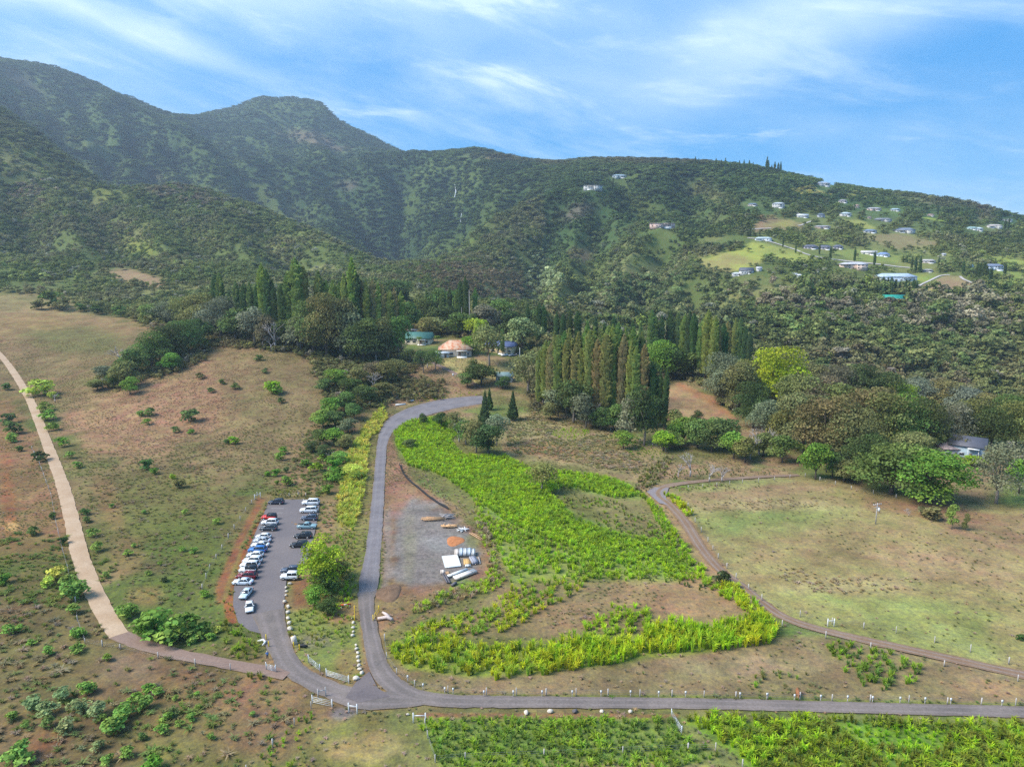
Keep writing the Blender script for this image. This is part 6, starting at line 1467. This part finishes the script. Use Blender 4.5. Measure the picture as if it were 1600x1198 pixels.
# ------------------------------------------------------------------ fences, gates, markers, poles
M_POST = mat('grey_post_wood', (.40,.37,.34), .9, noise=.2); M_WIRE = mat('fence_wire', (.30,.29,.28), .5, metal=.6); M_WHITE = mat('white_paint', (.62,.62,.60), .5)
M_GALV = mat('galvanised_tube', (.55,.57,.58), .4, metal=.5); M_YELLOW = mat('yellow_paint', (.75,.50,.02), .5)
POST = MB().box(-.075,.075,-.075,.075,-.4,1.30).add([(-.075,-.075,1.30),(.075,-.075,1.30),(.075,.075,1.30),(-.075,.075,1.30),(0,0,1.36)], [(0,1,4),(1,2,4),(2,3,4),(3,0,4)]).mesh('post', M_POST)
def fence(label, pix, step=5.5, tall=1.0):
    w = px2w([p[0] for p in pix], [p[1] for p in pix]); c = [w[0]]
    for i in range(len(w) - 1):
        n = max(1, round(float(np.linalg.norm(w[i+1] - w[i])) / step))
        c += [w[i] + (w[i+1] - w[i]) * k / n for k in range(1, n + 1)]
    c = [Vector((q[0], q[1], ground(q[0], q[1]))) for q in c][:100]
    root = empty('fence', c[0]); rng = random.Random(len(c))
    wires = MB()
    for i, q in enumerate(c):
        link('post', POST, root, q - c[0], rng.uniform(0, 1.5), (rng.uniform(.8, 1.25),) * 2 + (tall * rng.uniform(.86, 1.15),))
    for z in (.35, .70, 1.05): wires.tube([q - c[0] + Vector((0, 0, z * tall)) for q in c], .012, 3)
    wires.build('wire', M_WIRE, root)
    return tag(root, label, 'fence', 'fences')
fence('wire fence with grey posts along the upper side of the tarmac road', [(601,1000),(604,1028),(620,1052),(648,1072),(700,1082),(760,1085),(900,1086),(1100,1088),(1300,1094),(1480,1099),(1640,1104)], 6)
fence('post fence between the dirt road and the wide pasture', [(1075,792),(1086,815),(1106,846),(1122,872),(1150,904),(1190,938),(1250,963),(1300,974),(1400,988),(1460,1004),(1516,1018),(1576,1036),(1660,1056)], 7, 1.1)
fence('fence along the top edge of the wide pasture', [(1075,764),(1120,759),(1160,755),(1210,750),(1258,744),(1330,764),(1400,778)], 6)
fence('old fence on the lower side of the pale track and dirt drive', [(50,702),(62,726),(80,775),(88,820),(98,862),(106,890),(118,940),(121,970),(133,1005),(160,1010),(188,1014),(247,1027),(305,1039),(360,1046)], 9)
fence('fence between the green pasture and the red soil bank', [(402,775),(384,799),(366,826),(347,857),(328,888),(316,920)], 6)
fence('short fence at the far end of the car park', [(452,776),(466,774),(478,775)], 3)
fence('fence running downhill from the long gate', [(486,1106),(460,1132),(426,1166),(385,1206)], 6)
fence('sparse post line across the lower crop field', [(664,1132),(668,1152),(680,1190),(727,1186),(850,1182),(973,1176),(1075,1172),(1118,1172),(1160,1198)], 12)
fence('fence between the brown field and the pine grove', [(836,642),(880,652),(940,668),(1000,690),(1040,704)], 7)
fence('fence along the dirt road beside the crop triangle', [(1222,978),(1290,996),(1360,1014),(1475,1040),(1590,1064)], 9)
def gate(label, a, b, m, bars=5, h=1.25, posts=True):
    A, B = P1(*a), P1(*b); d = B - A; n = d.length; root = empty('gate', A, math.atan2(d.y, d.x)); f = MB()
    for z in np.linspace(.25, h, bars): f.tube([(.12, 0, z), (n - .12, 0, z)], .03, 5)
    for x in (.14, n / 2, n - .14): f.tube([(x, 0, .22), (x, 0, h + .03)], .032, 5)
    f.tube([(.14, .01, .25), (n / 2, .01, h)], .035, 4)
    f.build('gate_frame', m, root)
    if posts:
        for x in (0, n): MB().tube([(x, 0, -.4), (x, 0, h + .35)], .08, 8).build('gate_post', m, root)
    return tag(root, label, 'gate', 'gates')
gate('white tube gate at the bottom of the grassy island', (510,1056), (545,1067), M_WHITE)
gate('wire framed gate left of the white gate on the island', (482,1034), (500,1049), M_GALV, 4)
gate('long pale gate at the roadside below the junction', (488,1098), (519,1105), M_WHITE, 4)
gate('grey gate where the dirt drive meets the car park road', (416,1046), (431,1050), M_GALV, 5)
gate('slanting grey gate between the two lower crop fields', (1049,1120), (1065,1147), M_GALV, 4)
gate('yellow barrier gate on the left side of the upper road', (554,970), (554,955), M_YELLOW, 2, 1.1)
gate('yellow swing gate open on the right side of the upper road', (583,970), (592,955), M_YELLOW, 2, 1.1)
def hbrace(label, a, b, m=M_WHITE):
    A, B = P1(*a), P1(*b); d = B - A; n = d.length; root = empty('fence_brace', A, math.atan2(d.y, d.x))
    for x in (0, n): MB().tube([(x, 0, -.4), (x, 0, 1.75)], .11, 7).build('post', m, root)
    MB().tube([(.11, 0, 1.25), (n - .11, 0, 1.25)], .08, 6).build('rail', m, root); return tag(root, label, 'fence post', 'fence braces')
hbrace('white braced end posts beside the gravel apron', (545,1112), (558,1114)); hbrace('white braced posts at the corner of the lower crop field', (646,1128), (665,1128))
hbrace('white braced posts on the edge of the wide pasture', (1293,978), (1303,978)); hbrace('tall pale braced posts above the long roadside gate', (497,1090), (509,1087), M_POST)
hbrace('pale braced posts left of the pasture by the car park', (398,780), (407,777))
MK = [(637,1064),(661,1077),(695,1083),(708,1084),(756,1088),(802,1088),(847,1088),(894,1088),(939,1088),(985,1088),(1029,1089),(1071,1089),(1156,1091),(1198,1092),(1241,1094),(1282,1095),(1324,1096),(1363,1097),(1406,1098),(1445,1099),(1485,1100),(1565,1103)]
MKP = MB().box(-.05,.05,-.05,.05,-.3,.75).mesh('post', M_POST); MKB = MB().box(-.14,.14,-.08,.055,.74,1.22).mesh('reflector_board', M_WHITE)
for i, (u, v) in enumerate(MK):
    root = empty('road_marker', P1(u, v), .1 * math.sin(i * 2.1)); link('post', MKP, root); link('reflector_board', MKB, root)
    lab = 'white topped marker, %s along the tarmac road from the junction' % (ORD[i] if i < 20 else ('twenty-first' if i == 20 else 'twenty-second'))
    tag(root, lab, 'road marker', 'white road markers')
for i, (u, v, lab) in enumerate([(457,1001,'yellow post on the right of the car park entrance'),(459,1011,'yellow post just below the upper one at the entrance'),(468,1015,'yellow post beside the black bundle'),(416,999,'yellow post on the left of the car park entrance'),(420,1010,'lower yellow post on the left of the entrance')]):
    tag(MB().tube([(0,0,-.3),(0,0,1.15),(0,0,1.2)], [.11,.11,.06], 10).build('bollard', M_YELLOW, None, False, P1(u, v)), lab, 'bollard', 'yellow bollards')
tag(MB().tube([(-.9,0,.25),(-.2,.15,.34),(.5,.0,.3),(1.0,.1,.22)], [.24,.32,.30,.16], 8).build('black_bundle', mat('black_sheeting', (.02,.02,.022), .6, noise=.3), None, False, P1(473,1011)), 'black rolled bundle lying on the grass by the yellow posts', 'bundle')
def pole(label, u, v, hp, arm=True, m=None):
    p = P1(u, v); hm = hp * depth_of(p) / FPX; root = empty('utility_pole', p, .3)
    MB().tube([(0,0,-.5),(0,0,hm)], [.17,.12], 8).build('shaft', m or M_POST, root)
    if arm:
        MB().obox((0,0,hm-.5), (1.5,0,0), (0,.07,0), (0,0,.08)).obox((0,0,hm-1.3), (1.1,0,0), (0,.06,0), (0,0,.07)).build('crossarm', M_POST, root)
        t = MB().tube([(.42,-.3,hm-2.5),(.42,-.3,hm-1.5)], .32, 10).tube([(.42,-.3,hm-1.5),(.42,-.3,hm-1.35)], [.30,.1], 10).build('transformer', M_WHITE, root)
        for x in (-1.35, -.7, .7, 1.35): MB().tube([(x,0,hm-.42),(x,0,hm-.2)], [.06,.09], 6).build('insulator', M_WHITE, root)
    return tag(root, label, 'utility pole')
pole('utility pole with crossarms and white transformer in the wide pasture', 1368,818,34)
pole('thin pale utility pole beside the parked cars at the houses', 812,567,24,False,M_TRIM)

# ------------------------------------------------------------------ stones, logs, yard stores, person, animal
def rock_mesh(seed, m):
    rng = random.Random(seed); bm = bmesh.new(); bmesh.ops.create_icosphere(bm, subdivisions=2, radius=.5)
    for q in bm.verts:
        s = 1 + .28 * (float(vnoise(np.array([q.co.x * 3 + seed]), np.array([q.co.y * 3 + q.co.z * 2]), seed)[0]) - .5) * 2; q.co = Vector((q.co.x * s * 1.1, q.co.y * s * .85, max(-.3, q.co.z * s * .72)))
    me = bpy.data.meshes.new('boulder'); bm.to_mesh(me); bm.free(); me.materials.append(m); return me
M_ROCK = mat('pale_boulder_stone', (.56,.49,.40), .9, noise=.22, nscale=1.5, bump=.4); M_ROCKD = mat('dark_boulder_stone', (.12,.11,.11), .9, noise=.25, nscale=1.5)
ROCKS = [rock_mesh(70 + i, M_ROCK) for i in range(5)]; ROCKD = rock_mesh(80, M_ROCKD)
def stones(phrase, items, group):
    for i, (u, v, r) in enumerate(items):
        p = P1(u, v); k = depth_of(p) / FPX; s = r * k
        o = link('boulder', ROCKS[i % 5], None, p + Vector((0, 0, s * .2)), i * 1.7, (s, s * .9, s * .95)); tag(o, 'pale boulder, %s %s' % (ORD[i], phrase), 'boulder', group)
stones('down the stone line beside the car park road', [(453,912,6),(447,918,5),(448,924,5),(447,930,5),(445,940,6),(450,948,7),(450,957,7),(450,966,7),(452,974,8),(453,983,9)], 'boulders beside the car park road')
stones('down the stone line beside the upper road', [(551,966,5),(552,973,6),(552,981,6),(552,987,5),(551,993,6),(556,1008,5),(557,1014,6),(559,1020,6),(559,1027,7),(560,1033,6),(561,1040,7),(562,1046,7),(565,1052,8),(557,1061,11)], 'boulders beside the upper road')
stones('along the lower edge of the tarmac road', [(637,1116,5),(822,1114,9),(860,1112,9),(940,1112,8),(985,1112,7)], 'boulders along the tarmac road')
tag(link('boulder', ROCKD, None, P1(898,1112) + Vector((0,0,.2)), .4, .9), 'dark grey boulder between pale ones below the tarmac road', 'boulder')
tag(MB().obox((0,0,.5), (.45,.15,.1), (-.1,.3,0), (-.15,0,1.0)).build('stone_slab', M_ROCK, None, False, P1(460,1005), .3), 'pale leaning stone slab by the car park entrance', 'stone slab')
M_LOG = mat('pale_cut_wood', (.52,.42,.38), .85, noise=.2); M_RAW = mat('raw_timber', (.46,.28,.15), .8, noise=.25); M_GRW = mat('grey_timber', (.33,.30,.29), .9, noise=.25)
def pile(label, u, v, items, m, name='log_pile', cat='logs', rz=0):
    root = MB(); 
    for a, b, r in items: root.tube([a, b], r, 7)
    return tag(root.build(name, m, None, False, P1(u, v), rz), label, cat)
tag(MB().tube([(-1.9,0,.3),(0,.4,.42),(1.3,-.5,.4)], [.28,.4,.36], 8).build('log', M_LOG, None, False, P1(604,968)), 'pale forked log lying right of the yellow swing gate', 'log')
tag(MB().tube([(-.6,1.6,.3),(.3,.6,.4),(1.2,-.4,.34)], [.22,.34,.3], 8).build('log', M_LOG, None, False, P1(600,964)), 'shorter pale log leaning across the forked log', 'log')
rr = random.Random(3)
def heap(n, L_, spread, r, zmax, tilt=.25): return [((rr.uniform(-spread, spread) - L_/2, rr.uniform(-1, 1), rr.uniform(.1, zmax)), (rr.uniform(-spread, spread) + L_/2, rr.uniform(-1, 1) + rr.uniform(-tilt, tilt), rr.uniform(.1, zmax)), r * rr.uniform(.6, 1.2)) for _ in range(n)]
pile('heap of long brown timbers at the top of the gravel yard', 676, 812, heap(16, 5.5, 1.2, .12, .7), M_RAW, 'timber_pile', 'timber', .05)
pile('heap of tangled grey timbers beside the brown ones', 699, 809, heap(26, 2.6, 1.2, .11, 1.1, .8), M_GRW, 'timber_pile', 'timber', .1)
pile('heap of broken orange lumber in the gravel yard', 702, 823, heap(24, 1.6, 2.0, .13, .8, .8), mat('orange_lumber', (.60,.36,.18), .8, noise=.3), 'lumber_heap', 'lumber')
pile('heap of white scrap beside the orange lumber', 724, 829, heap(16, 1.2, 1.3, .14, .8, .8), M_WHITE, 'scrap_heap', 'scrap')
pile('two brown poles lying along the cane edge of the yard', 744, 838, [((-2,2.2,.15),(1.6,-2.8,.15),.13),((-1.4,2.4,.15),(2.0,-2.2,.15),.12)], M_RAW, 'pole_pile', 'poles')
def mound(label, u, v, rx, ry, h, m):
    rng = np.random.default_rng(int(u)); n, k = 9, 26; V = [(0, 0, h)]; F = []
    for i in range(1, n + 1):
        for j in range(k):
            a = 6.283 * j / k; f = i / n; w = 1 + .12 * math.sin(3 * a + u) ; V.append((rx * f * math.cos(a) * w, ry * f * math.sin(a) * w, h * (1 - f) ** .8 * (1 + rng.normal() * .10) - (.25 if i == n else 0)))
    for j in range(k): F.append([0, 1 + j, 1 + (j + 1) % k])
    for i in range(n - 1):
        for j in range(k): a, b = 1 + i * k, 1 + (i + 1) * k; F.append([a + j, b + j, b + (j + 1) % k, a + (j + 1) % k])
    return tag(link('dirt_mound', mesh_np('dirt_mound', V, F, [m], smooth=True), None, P1(u, v)), label, 'dirt mound')
mound('low spread heap of orange red soil in the gravel yard', 711, 845, 2.6, 3.6, .55, mat('orange_soil', (.40,.155,.06), .95, noise=.25, nscale=1.2))
mound('brown soil bank at the lower corner of the gravel yard', 608, 926, 3.0, 4.5, .8, mat('brown_soil', (.165,.10,.06), .95, noise=.25, nscale=1.2))
# corrugated sheets
def corrugated(u, v, label):
    root = empty('roofing_sheet_stack', P1(u, v), .22); V, F = [], []; n = 26; nx, ny = 4.0, 6.6
    mb = MB().box(-nx/2, nx/2, -ny/2, ny/2, .05, .28)
    mb.build('sheet_stack', M_GALV, root)
    for i in range(n + 1):
        y = -ny/2 + ny * i / n; z = .40 + (.14 if i % 2 else -.10); V += [(-nx/2 - .05, y, z), (nx/2 + .05, y, z)]
    for i in range(n): F.append([2*i, 2*i+1, 2*i+3, 2*i+2])
    link('top_sheet', mesh_np('top_sheet', V, F, [M_WHITE]), root); return tag(root, label, 'roofing sheets')
corrugated(705,878,'stack of white corrugated roofing sheets in the gravel yard')
def stack(u, v, rz, boxes, m, name, label, cat, bands=None):
    root = empty(name, P1(u, v), rz)
    for i, b in enumerate(boxes):
        q = MB().box(*b); q.build('bundle', m[i % len(m)], root)
        s = MB()
        for f in (.2, .8):
            x = b[0] + (b[1] - b[0]) * f; s.box(x - .04, x + .04, b[2] - .012, b[3] + .012, b[4] + .01, b[5] + .012)
        s.build('strap', M_BLACKP, root)
    return tag(root, label, cat)
M_BLUEW = mat('blue_white_wrap', (.55,.62,.68), .5, noise=.15, nscale=1.0); M_PALEW = mat('pale_wood', (.66,.56,.48), .8, noise=.12); M_PLY = mat('plywood', (.60,.36,.13), .7, noise=.12)
stack(728,866,.05,[(-2.9,-1.7,-1.2,1.2,.1,1.1),(-1.6,-.7,-1.3,1.3,.1,1.3),(-.6,.4,-1.3,1.3,.1,1.25),(.5,1.4,-1.3,1.3,.1,1.3),(1.5,2.4,-1.4,1.2,.1,1.1)],[M_PALEW,M_BLUEW,M_WHITE,M_BLUEW,M_WHITE],'wrapped_stack','row of blue and white wrapped bundles in the gravel yard','building materials')
stack(730,879,.1,[(-.9,.9,-1.5,1.5,.08,.5)],[M_PLY],'plywood_stack','orange plywood stack in the middle of the yard stores','plywood')
stack(740,878,.3,[(-.8,.8,-1.6,1.6,.08,1.0)],[mat('grey_block', (.32,.32,.36), .7, noise=.1)],'grey_stack','grey block stack right of the orange plywood','building materials')
stack(749,876,.15,[(-.22,.22,-2.0,2.0,.05,.22)],[M_PALEW],'plank_stack','narrow pale planks at the right edge of the yard stores','planks')
stack(715,896,.72,[(-2.9,2.9,-.4,.4,.08,.5)],[M_WHITE],'lumber_stack','thin stack of long white lumber below the roofing sheets','lumber')
stack(726,899,.72,[(-3.2,3.2,-.85,-.05,.08,.62),(-3.0,3.3,.0,.75,.08,.55)],[M_PALEW,M_WHITE],'lumber_stack','wide stack of long white lumber on the grass patch','lumber')
stack(731,885,.1,[(-.7,.7,-.4,.4,.08,.5)],[M_WHITE],'white_stack','small white stack under the orange plywood','building materials')
stack(697,905,1.9,[(-2.4,2.4,-.5,-.1,.08,.45),(-2.2,2.4,.05,.4,.08,.4)],[mat('dark_beam', (.13,.12,.13), .7)],'beam_stack','dark beams lying at the lower end of the yard','beams')
stack(692,896,.1,[(-.55,.55,-.5,.5,.05,.85)],[M_PALEW],'crate','pale crate, left one of two above the dark beams','crate')
stack(700,898,.2,[(-.5,.5,-.45,.45,.05,.8)],[M_RAW],'crate','pinkish crate, right one of two above the dark beams','crate')
stack(710,913,1.0,[(-1.0,.7,-.3,.3,.05,.45)],[mat('dark_beam', (.13,.12,.13), .7)],'roll','small dark roll near the bottom of the yard','roll')
# black silt fence along the yard edge
def silt():
    w = spline(px2w([624,630,640,655,668,684,700],[726,740,752,764,775,786,795])[:, :3], 1.0); V, F = [], []
    for q in w: V += [(q[0] - .05, q[1], q[2] - .1), (q[0] - .05, q[1], q[2] + .75 + .1 * math.sin(q[1])), (q[0] + .05, q[1], q[2] + .75 + .1 * math.sin(q[1])), (q[0] + .05, q[1], q[2] - .1)]
    for i in range(len(w) - 1): F += [[4*i, 4*i+4, 4*i+5, 4*i+1], [4*i+1, 4*i+5, 4*i+6, 4*i+2], [4*i+2, 4*i+6, 4*i+7, 4*i+3]]
    tag(link('silt_fence', mesh_np('silt_fence', V, F, [mat('black_sheeting', (.02,.02,.022), .6)])), 'black sagging silt fence along the edge of the dirt yard', 'fence')
silt()
tag(MB().prism([(-.3,0),(.3,0),(.12,.8),(-.12,.8)], -2.6, 2.6).build('road_barrier', mat('white_concrete', (.68,.66,.64), .8, noise=.1), None, False, P1(626,633), -1.15), 'white concrete barrier lying at the left end of the bend', 'barrier')
tag(MB().prism([(-.3,0),(.3,0),(.12,.8),(-.12,.8)], -1.9, 1.9).build('road_barrier', mat('white_concrete', (.68,.66,.64), .8, noise=.1), None, False, P1(641,627), -1.25), 'shorter white concrete barrier right of the long one', 'barrier')
def redbar():
    root = empty('road_barrier', P1(540,948), .25)
    MB().box(-1.1,1.1,-.06,.06,.45,.75).build('board', mat('red_paint', (.62,.05,.04), .5), root); MB().box(-.35,.35,-.075,-.063,.45,.75).build('white_band', M_WHITE, root)
    for x in (-.9, .9): MB().box(x-.05,x+.05,-.35,.35,.0,.12).box(x-.04,x+.04,-.04,.04,.123,.447).build('leg', M_WHITE, root)
    tag(root, 'red and white barrier board on the bare patch by the upper road', 'barrier')
redbar()
tag(MB().tube([(-.9,.6,.3),(.1,.9,.45),(.8,.2,.42),(.6,-.8,.25)], [.16,.22,.22,.14], 8).build('white_pipe', M_WHITE, None, False, P1(408,1006)), 'curved white pipe lying left of the car park entrance', 'pipe')
def mailbox():
    root = empty('sign_post', P1(708,589)); MB().box(-.06,.06,-.06,.06,-.3,1.2).build('post', M_TRIM, root); MB().box(-.45,.45,-.12,-.063,.8,2.0).build('board', M_WHITE, root); tag(root, 'white board on a post beside the house drive', 'sign')
mailbox()

def skin(name, joints, edges, m, parent, sub=2):
    me = bpy.data.meshes.new(name); me.from_pydata([j[:3] for j in joints], edges, []); me.update()
    o = link(name, me, parent); sk = o.modifiers.new('skin', 'SKIN'); o.modifiers.new('smooth', 'SUBSURF').levels = sub; o.modifiers['smooth'].render_levels = sub
    lay = me.skin_vertices[0].data
    for i, j in enumerate(joints): r = j[3]; lay[i].radius = (r, r) if not isinstance(r, tuple) else r; lay[i].use_root = i == 0
    me.materials.append(m); return o
def person(u, v, rz):
    root = empty('person', P1(u, v) + Vector((0, 0, .05)), rz); S = mat('skin', (.42,.26,.19), .6)
    J = [(0,0,.93,.135),(0,0,1.12,.13),(0,0,1.36,.15),(0,0,1.50,.062),(0,.02,1.56,.07),(0,.025,1.64,.098),(0,.02,1.73,.07)]; E = [(0,1),(1,2),(2,3),(3,4),(4,5),(5,6)]
    for s in (-1, 1):
        b = len(J); J += [(s*.19,0,1.40,.065),(s*.25,.03,1.13,.047),(s*.24,-.14,.92,.036),(s*.235,-.19,.86,.042)]; E += [(2,b),(b,b+1),(b+1,b+2),(b+2,b+3)]
        for f in range(4): J.append((s*(.205+.02*f),-.25-.01*(f%2),.80+.006*f,.011)); E.append((b+3,len(J)-1))
        J.append((s*.19,-.20,.83,.012)); E.append((b+3,len(J)-1))
        b = len(J); J += [(s*.10,0,.88,.09),(s*.105,-.02 if s>0 else .03,.50,.062),(s*.11,.02,.10,.043),(s*.12,-.14,.04,.038)]; E += [(0,b),(b,b+1),(b+1,b+2),(b+2,b+3)]
    skin('body', J, E, S, root)
    T = [(0,0,.90,.155),(0,0,1.12,.155),(0,0,1.36,.172),(0,0,1.455,.09)]; TE = [(0,1),(1,2),(2,3)]
    for s in (-1, 1): b = len(T); T += [(s*.20,0,1.40,.085),(s*.245,.025,1.18,.07)]; TE += [(2,b),(b,b+1)]
    skin('blue_shirt', T, TE, mat('blue_cotton', (.10,.22,.50), .8), root)
    T = [(0,0,.93,.15)]; TE = []
    for s in (-1, 1): b = len(T); T += [(s*.10,0,.86,.11),(s*.105,-.02 if s>0 else .03,.52,.08),(s*.11,.02,.13,.065)]; TE += [(0,b),(b,b+1),(b+1,b+2)]
    skin('dark_trousers', T, TE, mat('dark_cotton', (.045,.05,.065), .85), root)
    skin('hat', [(0,.02,1.70,.125),(0,.02,1.79,.10)], [(0,1)], mat('pale_hat', (.62,.60,.55), .8), root)
    for s in (-1, 1): MB().obox((s*.034,-.085,1.655), (.012,0,0), (0,.008,0), (0,0,.008)).build('eye', M_BLACKP, root)
    tag(root, 'person in blue shirt and pale hat walking by the grey gate', 'person')
person(418,1030,.5)
def cow(u, v, rz):
    root = empty('cow', P1(u, v) + Vector((0, 0, .04)), rz)
    J = [(-.75,0,1.05,(.28,.30)),(-.2,0,1.0,(.33,.36)),(.35,0,1.02,(.31,.35)),(.72,0,1.08,(.22,.28)),(1.05,0,1.10,(.14,.19)),(1.28,0,1.05,(.12,.15)),(1.52,0,.88,(.085,.10)),(1.62,0,.80,(.07,.08))]
    E = [(0,1),(1,2),(2,3),(3,4),(4,5),(5,6),(6,7)]
    for s in (-1, 1):
        b = len(J); J += [(.55,s*.20,.78,.13),(.56,s*.21,.42,.07),(.55,s*.21,.10,.055),(.60,s*.21,.03,.06)]; E += [(2,b),(b,b+1),(b+1,b+2),(b+2,b+3)]
        b = len(J); J += [(-.72,s*.20,.82,.17),(-.60,s*.21,.56,.10),(-.82,s*.21,.40,.062),(-.76,s*.21,.10,.052),(-.71,s*.21,.03,.06)]; E += [(0,b),(b,b+1),(b+1,b+2),(b+2,b+3),(b+3,b+4)]
        b = len(J); J += [(1.24,s*.14,1.16,.05),(1.20,s*.27,1.14,.045)]; E += [(5,b),(b,b+1)]
    b = len(J); J += [(-1.02,0,1.10,.05),(-1.10,0,.70,.025),(-1.10,0,.48,.045)]; E += [(0,b),(b,b+1),(b+1,b+2)]
    skin('body', J, E, mat('brown_hide', (.26,.105,.045), .75, noise=.15, nscale=2), root)
    for s in (-1, 1): MB().tube([(1.26,s*.09,1.20),(1.28,s*.17,1.30),(1.34,s*.20,1.38)], [.028,.02,.008], 6).build('horn', M_PALEW, root)
    tag(root, 'reddish brown cow grazing beside the roadside fence', 'cow')
cow(1246,1088,-1.9)

# ------------------------------------------------------------------ air
def build_haze():
    m = bpy.data.materials.new('haze_air'); m.use_nodes = True
    N, L = new_nodes(m.node_tree); out = N.new('ShaderNodeOutputMaterial'); v = N.new('ShaderNodeVolumePrincipled')
    v.inputs['Color'].default_value = (.68,.84,1.0,1); v.inputs['Density'].default_value = HAZE; v.inputs['Anisotropy'].default_value = .2
    L.new(v.outputs[0], out.inputs['Volume'])
    b = MB().box(-6600, 6600, -80, 5000, -171, 1300).build('haze', m); tag(b, kind='stuff')
HAZE = 0.00010
build_haze()
